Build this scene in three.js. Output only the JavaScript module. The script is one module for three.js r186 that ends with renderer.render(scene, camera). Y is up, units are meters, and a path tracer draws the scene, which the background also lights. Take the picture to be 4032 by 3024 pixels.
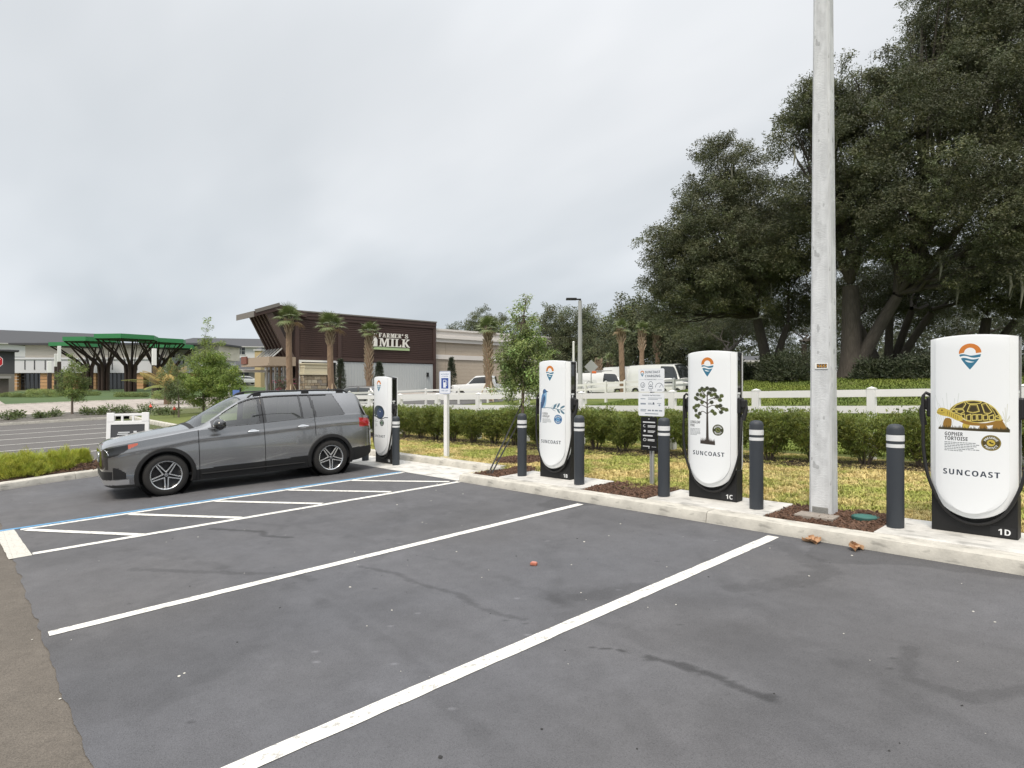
import * as THREE from 'three';
import { mergeGeometries, mergeVertices, toCreasedNormals } from 'three/addons/utils/BufferGeometryUtils.js';
import { RoundedBoxGeometry } from 'three/addons/geometries/RoundedBoxGeometry.js';
import { FontLoader } from 'three/addons/loaders/FontLoader.js';
import { TextGeometry } from 'three/addons/geometries/TextGeometry.js';

// ------------------------------------------------------------------ camera, sky, sun, exposure
// x runs along the kerb, z from the lawn out to the lot, y up; metres
const scene = new THREE.Scene();
const camera = new THREE.PerspectiveCamera(63.92, 4 / 3, 0.1, 900);
camera.position.set(7.68, 1.673, 6.51);
camera.lookAt(7.68 - 0.741 * 10, 1.673 + 0.009, 6.51 - 0.672 * 10);
const renderer = new THREE.WebGLRenderer({ antialias: true });
renderer.setSize(1024, 768);
renderer.toneMapping = THREE.LinearToneMapping;
renderer.toneMappingExposure = 1.7;
renderer.shadowMap.enabled = true;
renderer.shadowMap.type = THREE.PCFSoftShadowMap;

// ------------------------------------------------------------------ numbers
function rngOf(seed) {
  let a = seed >>> 0;
  return () => { a = (a + 0x6d2b79f5) >>> 0; let t = a; t = Math.imul(t ^ (t >>> 15), t | 1); t ^= t + Math.imul(t ^ (t >>> 7), t | 61); return ((t ^ (t >>> 14)) >>> 0) / 4294967296; };
}
const hash = (x, y, s = 0) => { let h = Math.imul(x | 0, 374761393) + Math.imul(y | 0, 668265263) + Math.imul(s | 0, 1274126177); h = Math.imul(h ^ (h >>> 13), 1274126177); return ((h ^ (h >>> 16)) >>> 0) / 4294967296; };
const sm = (t) => t * t * (3 - 2 * t);
const clamp = (v, a, b) => Math.min(b, Math.max(a, v));
const smooth = (a, b, v) => sm(clamp((v - a) / (b - a), 0, 1));
const lerp = (a, b, t) => a + (b - a) * t;
function noise(x, y, s = 0, wrap = 0) {
  const xi = Math.floor(x), yi = Math.floor(y), u = sm(x - xi), v = sm(y - yi), w = (n) => (wrap ? ((n % wrap) + wrap) % wrap : n);
  return lerp(lerp(hash(w(xi), w(yi), s), hash(w(xi + 1), w(yi), s), u), lerp(hash(w(xi), w(yi + 1), s), hash(w(xi + 1), w(yi + 1), s), u), v);
}
function fbm(x, y, oct, s = 0, wrap = 0) { let a = 0.5, t = 0, n = 0; for (let i = 0; i < oct; i++) { t += a * noise(x, y, s + i * 17, wrap); n += a; a *= 0.5; x *= 2; y *= 2; wrap *= 2; } return t / n; }
function pchip(xs, ys) {   // monotone cubic through (xs rising, ys)
  const n = xs.length, d = [], m = [];
  for (let i = 0; i < n - 1; i++) d.push((ys[i + 1] - ys[i]) / (xs[i + 1] - xs[i]));
  for (let i = 0; i < n; i++) m.push(i === 0 ? d[0] : i === n - 1 ? d[n - 2] : d[i - 1] * d[i] <= 0 ? 0 : (2 * d[i - 1] * d[i]) / (d[i - 1] + d[i]));
  return (x) => {
    if (x <= xs[0]) return ys[0]; if (x >= xs[n - 1]) return ys[n - 1];
    let i = 0; while (x > xs[i + 1]) i++;
    const h = xs[i + 1] - xs[i], t = (x - xs[i]) / h, t2 = t * t, t3 = t2 * t;
    return (2 * t3 - 3 * t2 + 1) * ys[i] + (t3 - 2 * t2 + t) * h * m[i] + (3 * t2 - 2 * t3) * ys[i + 1] + (t3 - t2) * h * m[i + 1];
  };
}

// ------------------------------------------------------------------ overcast sky (air and cloud only) and the veiled sun
{
  const w = 1024, h = 512, a = new Float32Array(w * h * 4);
  for (let j = 0; j < h; j++) for (let i = 0; i < w; i++) {
    const el = ((j + 0.5) / h - 0.5) * Math.PI, az = ((i + 0.5) / w - 0.5) * 2 * Math.PI;
    const y = Math.sin(el), x = Math.cos(el) * Math.cos(az), z = Math.cos(el) * Math.sin(az), yy = Math.max(y, 0);
    const px = x / (yy + 0.22), pz = z / (yy + 0.22);
    const c = fbm(px * 0.8 + 11, pz * 2.0 + 4, 5, 3), c2 = fbm(px * 0.45 + 31 + c * 0.6, pz * 0.5 + 9, 4, 41);
    const v = smooth(0.25, 0.75, c * 0.45 + c2 * 0.55);                 // thickness of the cloud layer
    const base = 0.465 + 0.05 * yy + 0.88 * yy * yy * yy * yy;
    const k = base * (0.8 + 0.32 * v), blue = (1 - smooth(0, 0.55, yy)) * 0.6 + (1 - v) * 0.55;
    const o = (j * w + i) * 4;
    a[o] = k * (0.995 - 0.095 * blue); a[o + 1] = k * (1.0 - 0.02 * blue); a[o + 2] = k * (1.02 + 0.035 * blue); a[o + 3] = 1;
  }
  const t = new THREE.DataTexture(a, w, h, THREE.RGBAFormat, THREE.FloatType);
  t.mapping = THREE.EquirectangularReflectionMapping; t.magFilter = t.minFilter = THREE.LinearFilter; t.needsUpdate = true;
  scene.background = t; scene.environment = t;
}
const sun = new THREE.DirectionalLight(0xfff3e2, 1.5);
sun.position.set(12, 36, 22);
sun.castShadow = true;
sun.shadow.radius = 34;
sun.shadow.mapSize.set(2048, 2048);
Object.assign(sun.shadow.camera, { left: -60, right: 60, top: 60, bottom: -60, near: 1, far: 160 });
scene.add(sun, sun.target);

// ------------------------------------------------------------------ names, labels, little builders
const used = {};
function numbered(name) { const n = (used[name] = (used[name] ?? -1) + 1); return n ? `${name}_${String(n).padStart(3, '0')}` : name; }
function tag(o, label, category, group, kind) {
  if (label) o.userData.label = label; if (category) o.userData.category = category; if (group) o.userData.group = group; if (kind) o.userData.kind = kind;
  return o;
}
function thing(name, label, category, at = [0, 0, 0], turn = 0, group) {
  const o = new THREE.Group(); o.name = numbered(name); scene.add(o); o.position.set(...at); o.rotation.y = turn;
  return tag(o, label, category, group);
}
function part(name, geo, mat, parent = scene) {
  const m = new THREE.Mesh(Array.isArray(geo) ? join(geo) : geo, mat); m.castShadow = m.receiveShadow = true;
  m.name = parent === scene ? numbered(name) : name; parent.add(m); return m;
}
function struct(name, geo, mat, parent = scene) { const m = part(name, geo, mat, parent); if (parent === scene) m.userData.kind = 'structure'; return m; }
function dup(root, label, at, turn = 0, group) { const r = root.clone(); r.userData = { ...root.userData }; r.name = numbered(root.name.replace(/_\d+$/, '')); scene.add(r); r.position.set(...at); r.rotation.y = turn; if (label) r.userData.label = label; if (group) r.userData.group = group; return r; }
function join(list) {
  const keep = list.map((g) => { const n = g.index ? g.toNonIndexed() : g; for (const k of Object.keys(n.attributes)) if (!['position', 'normal', 'uv'].includes(k)) n.deleteAttribute(k); if (!n.attributes.normal) n.computeVertexNormals(); if (!n.attributes.uv) n.setAttribute('uv', new THREE.BufferAttribute(new Float32Array(n.attributes.position.count * 2), 2)); return n; });
  return keep.length === 1 ? keep[0] : mergeGeometries(keep);
}
const box = (x0, x1, y0, y1, z0, z1) => new THREE.BoxGeometry(x1 - x0, y1 - y0, z1 - z0).translate((x0 + x1) / 2, (y0 + y1) / 2, (z0 + z1) / 2);
const rbox = (x0, x1, y0, y1, z0, z1, r = 0.01, s = 2) => new RoundedBoxGeometry(x1 - x0, y1 - y0, z1 - z0, s, r).translate((x0 + x1) / 2, (y0 + y1) / 2, (z0 + z1) / 2);
const V = (x, y, z) => new THREE.Vector3(x, y, z);
function bar(a, b, w, d = w) {       // a beam of w x d from point a to point b
  const A = V(...a), B = V(...b), L = A.distanceTo(B), g = new THREE.BoxGeometry(w, L, d);
  const q = new THREE.Quaternion().setFromUnitVectors(V(0, 1, 0), B.clone().sub(A).normalize());
  return g.applyQuaternion(q).translate((A.x + B.x) / 2, (A.y + B.y) / 2, (A.z + B.z) / 2);
}
function limb(pts, radii, seg = 7) { // tapered tube through points
  const pos = [], idx = [], uv = [], P = pts.map((p) => (p.isVector3 ? p : V(...p)));
  let n = V(1, 0, 0.3).normalize(), len = 0;
  P.forEach((p, i) => {
    const t = P[Math.min(i + 1, P.length - 1)].clone().sub(P[Math.max(i - 1, 0)]).normalize();
    n = n.clone().sub(t.clone().multiplyScalar(n.dot(t))); if (n.lengthSq() < 1e-6) n = V(0.3, 1, 0.2).cross(t); n.normalize();
    const b = t.clone().cross(n); if (i) len += p.distanceTo(P[i - 1]);
    for (let k = 0; k <= seg; k++) { const a = (k / seg) * Math.PI * 2, c = Math.cos(a) * radii[i], s = Math.sin(a) * radii[i]; pos.push(p.x + n.x * c + b.x * s, p.y + n.y * c + b.y * s, p.z + n.z * c + b.z * s); uv.push((k / seg) * Math.max(1, Math.round(radii[0] * 6)), len); }
  });
  const m = seg + 1;
  for (let i = 0; i < P.length - 1; i++) for (let k = 0; k < seg; k++) { const a = i * m + k, b = a + 1, c = a + m, d = c + 1; idx.push(a, b, c, b, d, c); }
  const g = new THREE.BufferGeometry(); g.setAttribute('position', new THREE.Float32BufferAttribute(pos, 3)); g.setAttribute('uv', new THREE.Float32BufferAttribute(uv, 2)); g.setIndex(idx); g.computeVertexNormals(); return g;
}
const tube = (pts, r, n = 24, seg = 8, closed = false) => new THREE.TubeGeometry(new THREE.CatmullRomCurve3(pts.map((p) => (p.isVector3 ? p : V(...p))), closed), n, r, seg, closed);
const std = (c, r = 0.8, more = {}) => new THREE.MeshStandardMaterial({ color: typeof c === 'number' ? c : new THREE.Color().setRGB(...c), roughness: r, side: THREE.DoubleSide, ...more });
const phys = (c, r, more = {}) => new THREE.MeshPhysicalMaterial({ color: new THREE.Color().setRGB(...c), roughness: r, side: THREE.DoubleSide, ...more });

// tiling noise textures: colour (around 1) and height
function texOf(n, f, srgb) {
  const d = new Uint8Array(n * n * 4);
  for (let j = 0; j < n; j++) for (let i = 0; i < n; i++) { const c = f(i / n, j / n, i, j), o = (j * n + i) * 4; for (let k = 0; k < 3; k++) d[o + k] = clamp((Array.isArray(c) ? c[k] : c) * 255, 0, 255); d[o + 3] = 255; }
  const t = new THREE.DataTexture(d, n, n); t.wrapS = t.wrapT = THREE.RepeatWrapping; t.magFilter = THREE.LinearFilter; t.minFilter = THREE.LinearMipmapLinearFilter; t.generateMipmaps = true;
  if (srgb) t.colorSpace = THREE.SRGBColorSpace; t.needsUpdate = true; return t;
}
const rep = (t, x, y = x) => { const c = t.clone(); c.repeat.set(x, y); c.needsUpdate = true; return c; };

// ------------------------------------------------------------------ the lie of the land
const lot = (x, z) => 0.0151 * clamp(x, -22, 14) - 0.0337 * clamp(z, -6, 12);
const G = (x, z) => lot(x, z) + 0.75 * smooth(8, 34, -z) + 1.3 * smooth(8, 23, -z) * smooth(-17, -5, x) * (1 - smooth(30, 60, -z)) + 0.0145 * Math.max(0, -x - 30) * (1 - 0.4 * smooth(90, 200, -x)) ;
// ------------------------------------------------------------------ ground, lots, roads, kerbs
function sheet(xs, zs, h, color, uvScale = 1) {   // a sheet over the grid xs by zs at height h(x, z), vertex colours from color(x, z)
  const pos = [], uv = [], col = [], idx = [], nx = xs.length, c = [0, 0, 0];
  for (const z of zs) for (const x of xs) { pos.push(x, h(x, z), z); uv.push(x * uvScale, -z * uvScale); if (color) { color(x, z, c); col.push(c[0], c[1], c[2]); } }
  for (let j = 0; j < zs.length - 1; j++) for (let i = 0; i < nx - 1; i++) { const a = j * nx + i; idx.push(a, a + nx, a + 1, a + 1, a + nx, a + nx + 1); }
  const g = new THREE.BufferGeometry(); g.setAttribute('position', new THREE.Float32BufferAttribute(pos, 3)); g.setAttribute('uv', new THREE.Float32BufferAttribute(uv, 2));
  if (color) g.setAttribute('color', new THREE.Float32BufferAttribute(col, 3)); g.setIndex(idx); g.computeVertexNormals(); return g;
}
const span = (a, b, n) => Array.from({ length: n + 1 }, (_, i) => a + ((b - a) * i) / n);
const grainT = texOf(512, (u, v, i, j) => { const n = hash(i, j, 5), m = hash(i >> 1, j >> 1, 6), f = fbm(u * 16, v * 16, 3, 8, 16); return 0.86 + 0.3 * (n - 0.5) + 0.22 * (m - 0.5) + 0.16 * (f - 0.5) + (n > 0.988 ? 0.2 : 0) - (m < 0.02 ? 0.16 : 0); });
const grainB = texOf(512, (u, v, i, j) => 0.5 + 0.35 * (hash(i >> 1, j >> 1, 15) - 0.5) + 0.45 * (hash(i, j, 16) - 0.5));
const coarseT = texOf(512, (u, v, i, j) => { const n = hash(i >> 1, j >> 1, 25), m = hash(i, j, 26), f = fbm(u * 24, v * 24, 3, 28, 24); return 0.8 + 0.34 * (n - 0.5) + 0.2 * (m - 0.5) + 0.2 * (f - 0.5); });
const softT = texOf(512, (u, v, i, j) => 0.82 + 0.3 * (fbm(u * 8, v * 8, 5, 33, 8) - 0.5) + 0.1 * (hash(i, j, 36) - 0.5));
const softB = texOf(512, (u, v, i, j) => 0.5 + 0.6 * (fbm(u * 16, v * 16, 4, 43, 16) - 0.5) + 0.3 * (hash(i, j, 46) - 0.5));

// open ground out to the horizon
{
  const ax = [-420, -300, -220, ...span(-170, -60, 44), ...span(-58, 18, 76), ...span(20, 60, 16), 80, 120, 200, 300], az = [-420, -300, -200, -150, -120, ...span(-100, -50, 20), ...span(-48, 14, 62), ...span(16, 40, 10), 60, 100, 200, 300];
  const m = std([1, 1, 1], 0.95, { vertexColors: true, map: rep(coarseT, 0.6), bumpMap: rep(softB, 0.8), bumpScale: 0.04 });
  struct('ground', sheet(ax, az, (x, z) => G(x, z) - 0.07 - 0.1 * smooth(30, 80, Math.hypot(x, z)), (x, z, c) => { const n = fbm(x * 0.12, z * 0.12, 4, 61); c[0] = 0.10 + 0.06 * n; c[1] = 0.125 + 0.05 * n; c[2] = 0.045 + 0.015 * n; }), m);
}
// sealed parking lot: worn seal with stains, streaks and drips of its own
const segD = (px, pz, a, b) => { const dx = b[0] - a[0], dz = b[1] - a[1], t = clamp(((px - a[0]) * dx + (pz - a[1]) * dz) / (dx * dx + dz * dz), 0, 1); return [Math.hypot(px - a[0] - dx * t, pz - a[1] - dz * t), t]; };
const streaks = [   // [points, half width, depth] of dark wet-looking streaks and oil marks
  [[[5.40, 3.30], [5.62, 3.24], [5.85, 3.24], [6.02, 3.27], [6.16, 3.25]], 0.034, 0.5],
  [[[5.04, 3.44], [5.12, 3.40], [5.20, 3.34], [5.30, 3.33]], 0.008, 0.6],
  [[[2.28, 3.60], [2.75, 3.47], [3.1, 3.5], [3.6, 3.42], [4.0, 3.5], [4.4, 3.42]], 0.03, 0.3],
  [[[-0.62, 4.1], [-0.3, 3.92], [0.05, 3.72], [0.3, 3.78], [0.62, 3.6]], 0.04, 0.42],
  [[[0.6, 5.2], [1.0, 4.9], [1.5, 4.55], [2.0, 4.15], [2.3, 4.1]], 0.045, 0.24],
  [[[7.35, 1.5], [7.1, 2.2], [6.9, 2.55], [6.6, 2.5], [6.5, 2.1]], 0.05, 0.22],
  [[[4.9, 0.35], [5.6, 0.9], [5.4, 1.5], [5.2, 1.8]], 0.12, 0.2],
  [[[4.3, 2.95], [4.5, 2.6], [4.62, 2.3]], 0.1, 0.2],
];
const tyreArcs = [[9.5, -3.2, 6.6, 0.1], [9.5, -3.2, 8.05, 0.1], [-4.2, 9.5, 7.4, 0.09], [-4.2, 9.5, 8.85, 0.09], [3.2, 12.5, 8.2, 0.09], [3.2, 12.5, 9.6, 0.09]];
function lotColor(x, z, c) {
  let v = 0.132 * (0.93 + 0.2 * (fbm(x * 0.55, z * 0.9, 4, 71) - 0.5) + 0.16 * (fbm(x * 4, z * 4, 3, 75) - 0.5) + 0.12 * (fbm(x * 0.9, z * 7, 3, 77) - 0.5));
  v *= 1 - 0.15 * smooth(0.58, 0.74, fbm(x * 0.9 + 7, z * 0.7, 4, 81));
  v *= 1 + 0.1 * smooth(0.58, 0.76, fbm(x * 1.3 + 3, z * 1.1 + 9, 4, 91));
  const kerbDark = smooth(0.0, 0.05, 0.2 - z + 1.5 * (fbm(x * 1.1, z * 1.6, 5, 95) - 0.5)) * smooth(1.1, 0.9, z) * (x > 1.5 ? 1 : 0); v *= 1 - 0.24 * kerbDark;  // darker irregular patches in the strip along the kerb
  for (const [p, w, d] of streaks) {
    let best = 9; for (let i = 0; i < p.length - 1; i++) best = Math.min(best, segD(x, z, p[i], p[i + 1])[0]);
    if (best < w * 2.5) { const e = best + (fbm(x * 14, z * 14, 3, 99) - 0.5) * w * 1.6; v *= 1 - d * smooth(w * 1.15, w * 0.75, e); }
  }
  const o = fbm(x * 26, z * 26, 2, 107); if (o > 0.935) v *= 1.7; if (o < 0.07) v *= 0.55;
  for (const [cx, cz, R, w] of tyreArcs) { const e = Math.abs(Math.hypot(x - cx, z - cz) - R); if (e < w) v *= 1 - 0.11 * smooth(0.35, 0.6, fbm(x * 7, z * 7, 3, 113)) * smooth(w, w * 0.6, e); }
  const warm = fbm(x * 0.5, z * 0.5, 3, 111) - 0.5; c[0] = v * (1.0 + 0.06 * warm); c[1] = v; c[2] = v * (1.065 - 0.1 * warm);
}
const asphaltM = std([1, 1, 1], 0.82, { vertexColors: true, map: rep(grainT, 0.8), bumpMap: rep(grainB, 1.1), bumpScale: 0.005, roughnessMap: rep(softT, 0.31) });
asphaltM.roughness = 0.95;
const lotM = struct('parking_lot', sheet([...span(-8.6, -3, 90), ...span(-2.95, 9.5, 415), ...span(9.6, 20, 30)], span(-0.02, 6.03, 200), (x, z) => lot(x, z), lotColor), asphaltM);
{ const p = lotM.geometry.attributes.position; for (let i = 0; i < p.count; i++) { const z = p.getZ(i), x = p.getX(i); if (z > 5.85) { const q = z + (fbm(x * 5, 5, 4, 117) - 0.5) * 0.05 * ((z - 5.85) / 0.18); p.setZ(i, q); p.setY(i, lot(x, q)); } } }
const oldM = std([1, 1, 1], 0.95, { vertexColors: true, map: rep(coarseT, 0.7), bumpMap: rep(grainB, 0.9), bumpScale: 0.006 });
struct('drive_aisle', sheet([...span(-45, -6, 60), ...span(-5.8, 14, 240)], span(5.88, 14, 100), (x, z) => lot(x, z) - 0.005, (x, z, c) => { const n = fbm(x * 1.2, z * 1.2, 4, 121), s = fbm(x * 6, z * 6, 3, 125), v = 0.145 * (0.85 + 0.25 * n + 0.2 * (s - 0.5)); c[0] = v * 1.13; c[1] = v * 0.99; c[2] = v * 0.83; }), oldM);
struct('farther_parking_lot', sheet(span(-33.4, -10.4, 60), span(-0.02, 6.03, 20), (x, z) => G(x, z) + 0.004, (x, z, c) => { const v = 0.165 * (0.9 + 0.25 * (fbm(x, z, 4, 131) - 0.5)); c[0] = v * 1.05; c[1] = v; c[2] = v * 0.96; }), oldM);

// painted lines
const paintT = texOf(512, (u, v, i, j) => { const f = fbm(u * 32, v * 32, 4, 141, 32), n = hash(i, j, 143); return 0.93 - 0.5 * smooth(0.6, 0.74, f) * (n > 0.35 ? 1 : 0.3) + 0.06 * (n - 0.5); });
const whitePaint = std([0.8, 0.785, 0.735], 0.75, { map: rep(paintT, 1.1), bumpMap: rep(grainB, 1.1), bumpScale: 0.002 });
const oldPaint = std([0.62, 0.6, 0.54], 0.8, { map: rep(paintT, 2.3), bumpMap: rep(grainB, 1.1), bumpScale: 0.003 });
const bluePaint = std([0.13, 0.33, 0.56], 0.75, { map: rep(paintT, 1.1) });
function stripe(a, b, w, dy = 0.004, hgt = lot) {  // a painted strip from a to b (x, z), edges a little uneven
  const L = Math.hypot(b[0] - a[0], b[1] - a[1]), n = Math.max(2, Math.round(L / 0.08)), nx = -(b[1] - a[1]) / L, nz = (b[0] - a[0]) / L, pos = [], uv = [], idx = [];
  for (let i = 0; i <= n; i++) for (const s of [-1, 1]) { const t = i / n, o = s * (w / 2 + (noise(t * L * 9, s * 7, 151) - 0.5) * 0.007), x = lerp(a[0], b[0], t) + nx * o, z = lerp(a[1], b[1], t) + nz * o; pos.push(x, hgt(x, z) + dy, z); uv.push(x, z); if (i && s > 0) { const k = i * 2; idx.push(k - 2, k - 1, k, k - 1, k + 1, k); } }
  const g = new THREE.BufferGeometry(); g.setAttribute('position', new THREE.Float32BufferAttribute(pos, 3)); g.setAttribute('uv', new THREE.Float32BufferAttribute(uv, 2)); g.setIndex(idx); g.computeVertexNormals(); return g;
}
struct('stall_line', stripe([4.72, 0.1], [4.70, 6.0], 0.124), whitePaint);
struct('stall_line', stripe([2.04, 0.12], [2.01, 5.99], 0.112), whitePaint);
struct('stall_line', stripe([7.45, 0.12], [7.42, 6.0], 0.115), whitePaint);
struct('access_aisle_line', stripe([-0.84, 0.02], [-0.98, 5.86], 0.115), whitePaint);
struct('access_aisle_line', stripe([-2.62, 0.02], [-2.66, 5.86], 0.1), whitePaint);
struct('blue_stall_line', stripe([-2.735, 0.02], [-2.80, 6.15], 0.1), bluePaint);
for (let k = 0; k < 5; k++) struct('hatch_line', stripe([-2.56, 5.80 - k * 1.165], [-0.97, 4.80 - k * 1.165], 0.105, 0.007), k ? whitePaint : whitePaint);
struct('aisle_end_bar', stripe([-2.74, 6.02], [-0.9, 5.97], 0.2), oldPaint);
for (let k = 0; k < 6; k++) struct('farther_stall_line', stripe([-14.4 - k * 3.02, 0.25], [-14.5 - k * 3.02, 5.7], 0.12, 0.012, G), whitePaint);

// kerbs: section swept along a path, cut into sections by joints
const concT = texOf(512, (u, v, i, j) => 0.84 + 0.42 * (fbm(u * 10, v * 10, 5, 161, 10) - 0.5) + 0.1 * (hash(i, j, 163) - 0.5) - 0.22 * smooth(0.62, 0.75, fbm(u * 6, v * 24, 4, 166, 24)));
const concB = texOf(512, (u, v, i, j) => 0.5 + 0.5 * (fbm(u * 32, v * 32, 3, 171, 32) - 0.5) + 0.3 * (hash(i, j, 173) - 0.5));
const concM = std([0.63, 0.605, 0.54], 0.92, { map: rep(concT, 0.9), bumpMap: rep(concB, 2), bumpScale: 0.004 });
const slabM = std([0.68, 0.665, 0.625], 0.92, { map: rep(concT, 0.7), bumpMap: rep(concB, 2), bumpScale: 0.003 });
const kerbProfile = [[0, -0.12], [0.0, 0.005], [0.012, 0.085], [0.024, 0.115], [0.05, 0.13], [0.19, 0.134], [0.196, 0.128], [0.196, -0.1]];
function sweep(path, profile, hgt) {   // path of [x, z]; the section's offsets go to the path's left hand
  const pos = [], uv = [], idx = [], n = profile.length; let L = 0;
  path.forEach((p, i) => {
    const a = path[Math.max(0, i - 1)], b = path[Math.min(path.length - 1, i + 1)], l = Math.hypot(b[0] - a[0], b[1] - a[1]), nx = (b[1] - a[1]) / l, nz = -(b[0] - a[0]) / l;
    if (i) L += Math.hypot(p[0] - path[i - 1][0], p[1] - path[i - 1][1]);
    let q = 0; profile.forEach(([o, y], k) => { if (k) q += Math.hypot(o - profile[k - 1][0], y - profile[k - 1][1]); pos.push(p[0] + nx * o, hgt(p[0], p[1]) + y, p[1] + nz * o); uv.push(L, q); });
  });
  for (let i = 0; i < path.length - 1; i++) for (let k = 0; k < n - 1; k++) { const a = i * n + k; idx.push(a, a + n, a + 1, a + 1, a + n, a + n + 1); }
  for (const i of [0, path.length - 1]) for (let k = 1; k < n - 1; k++) idx.push(i * n, i * n + k, i * n + k + 1);
  const g = new THREE.BufferGeometry(); g.setAttribute('position', new THREE.Float32BufferAttribute(pos, 3)); g.setAttribute('uv', new THREE.Float32BufferAttribute(uv, 2)); g.setIndex(idx); return toCreasedNormals(g, 0.6);
}
function kerb(path, step, name = 'kerb', hgt = (x, z) => lot(x, z), prof = kerbProfile) {
  const root = new THREE.Group(); root.name = numbered(name); root.userData.kind = 'structure'; scene.add(root);
  let run = [path[0]], acc = 0;
  const emit = () => { if (run.length > 1) part('kerb_section', sweep(run, prof, hgt), concM, root); };
  for (let i = 1; i < path.length; i++) {
    let a = run[run.length - 1]; const b = path[i]; let l = Math.hypot(b[0] - a[0], b[1] - a[1]);
    while (acc + l > step) { const t = (step - acc) / l, c = [lerp(a[0], b[0], t), lerp(a[1], b[1], t)], g = 0.004 / l; run.push([lerp(a[0], b[0], t - g), lerp(a[1], b[1], t - g)]); emit(); a = [lerp(a[0], b[0], t + g), lerp(a[1], b[1], t + g)]; run = [a]; acc = 0; l = Math.hypot(b[0] - a[0], b[1] - a[1]); }
    const n = Math.ceil(l / 0.8); for (let k = 1; k <= n; k++) run.push([lerp(a[0], b[0], k / n), lerp(a[1], b[1], k / n)]); acc += l;
  }
  emit(); return root;
}
const arc = (cx, cz, r, a0, a1, n) => span(a0, a1, n).map((a) => [cx + Math.cos(a) * r, cz + Math.sin(a) * r]);
// front kerb with its rounded return, and the kerb behind the flush slab (paths run so that the lawn lies on the left hand)
kerb([[-0.94, -0.95], [-0.94, -0.12], ...arc(-0.84, -0.1, 0.1, Math.PI, Math.PI / 2, 5), [4.86, 0], [15, 0]].map((p) => p), 5.72);
kerb([[-14.5, -0.98], [-0.95, -0.98]], 4.4);
// flush slab under the first charger
struct('charging_slab', sheet(span(-8.6, -0.94, 30), span(-0.985, -0.022, 6), (x, z) => lot(x, z) + 0.004, null, 1), slabM);
// raised pads under the other chargers
for (const [x0, x1] of [[-0.05, 1.74], [2.9, 4.46], [5.58, 7.3]]) {
  const g = new RoundedBoxGeometry(x1 - x0, 0.2, 0.8, 2, 0.012); g.rotateZ(0.0151); g.rotateX(0.0337); g.translate((x0 + x1) / 2, lot((x0 + x1) / 2, -0.6) + 0.036, -0.602);
  const p = g.attributes.position, u = g.attributes.uv; for (let i = 0; i < p.count; i++) u.setXY(i, p.getX(i), p.getZ(i) + p.getY(i)); struct('charger_pad', g, slabM);
}
// left planting island: kerb, soil
kerb([[-6.4, 7.4], [-7.15, 6.0], [-7.62, 5.0], [-7.9, 4.0], [-8.05, 2.4], [-8.1, -0.95]].reverse().map((p) => p).reverse(), 3.05, 'island_kerb', lot, kerbProfile);
kerb([[-10.5, -0.4], [-10.5, 7.4]], 3.05, 'island_kerb');
const soilM = std([0.085, 0.052, 0.034], 0.97, { map: rep(coarseT, 1.6), bumpMap: rep(softB, 3), bumpScale: 0.03 });
struct('island_soil', sheet(span(-10.32, -7.1, 20), span(-0.6, 7.4, 30), (x, z) => lot(x, z) + 0.1 + 0.05 * noise(x * 2, z * 2, 181) - 0.5 * smooth(-8.25 + Math.max(0, z - 3.6) * 0.27, -7.9 + Math.max(0, z - 3.6) * 0.27, x), null), soilM);

// lawn between kerb and hedge, then the mown rise beyond the fence
const lawnTone = (x, z) => smooth(0.3, 0.62, fbm(x * 1.1 + z * 0.25, z * 1.7, 4, 191) * 0.6 + fbm(x * 5, z * 5, 3, 195) * 0.4);
const kerbBack = (x) => (x < -0.84 ? -1.15 : -0.18);
{
  const m = std([1, 1, 1], 0.96, { vertexColors: true, map: rep(coarseT, 1.3), bumpMap: rep(softB, 3), bumpScale: 0.03 });
  const col = (x, z, c) => { const t = lawnTone(x, z); c[0] = lerp(0.24, 0.46, t); c[1] = lerp(0.25, 0.36, t); c[2] = lerp(0.055, 0.125, t); };
  struct('lawn', sheet(span(-0.84, 16, 160), span(-5.6, -0.19, 56), (x, z) => G(x, z) + 0.105 + 0.03 * (noise(x, z, 197) - 0.5) * smooth(0.2, 0.8, -z - 0.2), col), m);
  struct('lawn', sheet(span(-14.5, -0.84, 120), span(-5.6, -1.17, 44), (x, z) => G(x, z) + 0.105 + 0.03 * (noise(x, z, 197) - 0.5) * smooth(0.2, 0.8, -z - 1.1), col), m);
  const green = (x, z, c) => { const n = fbm(x * 0.35, z * 0.7, 4, 201), s = fbm(x * 3, z * 3, 3, 203); c[0] = 0.095 + 0.12 * n + 0.02 * s; c[1] = 0.15 + 0.09 * n + 0.02 * s; c[2] = 0.03 + 0.02 * n; };
  struct('mown_lawn', sheet(span(-26, 20, 120), span(-34, -5.6, 80), (x, z) => G(x, z) + 0.1, green), m);
}
// mulch beds between the pads
const mulchM = std([0.06, 0.034, 0.022], 0.97, { map: rep(coarseT, 2), bumpMap: rep(softB, 5), bumpScale: 0.03 });
const beds = [[-0.72, -0.06, -1.35, -0.2], [1.76, 2.89, -1.12, -0.2], [4.48, 5.57, -1.12, -0.2]];
const bedTop = (x, z) => G(x, z) + 0.085 + 0.035 * noise(x * 4, z * 4, 211);
for (const [x0, x1, z0, z1] of beds) struct('mulch_bed', sheet(span(x0, x1, 16), span(z0, z1, 14), (x, z) => bedTop(x, z) - 0.004, null), mulchM);

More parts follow.
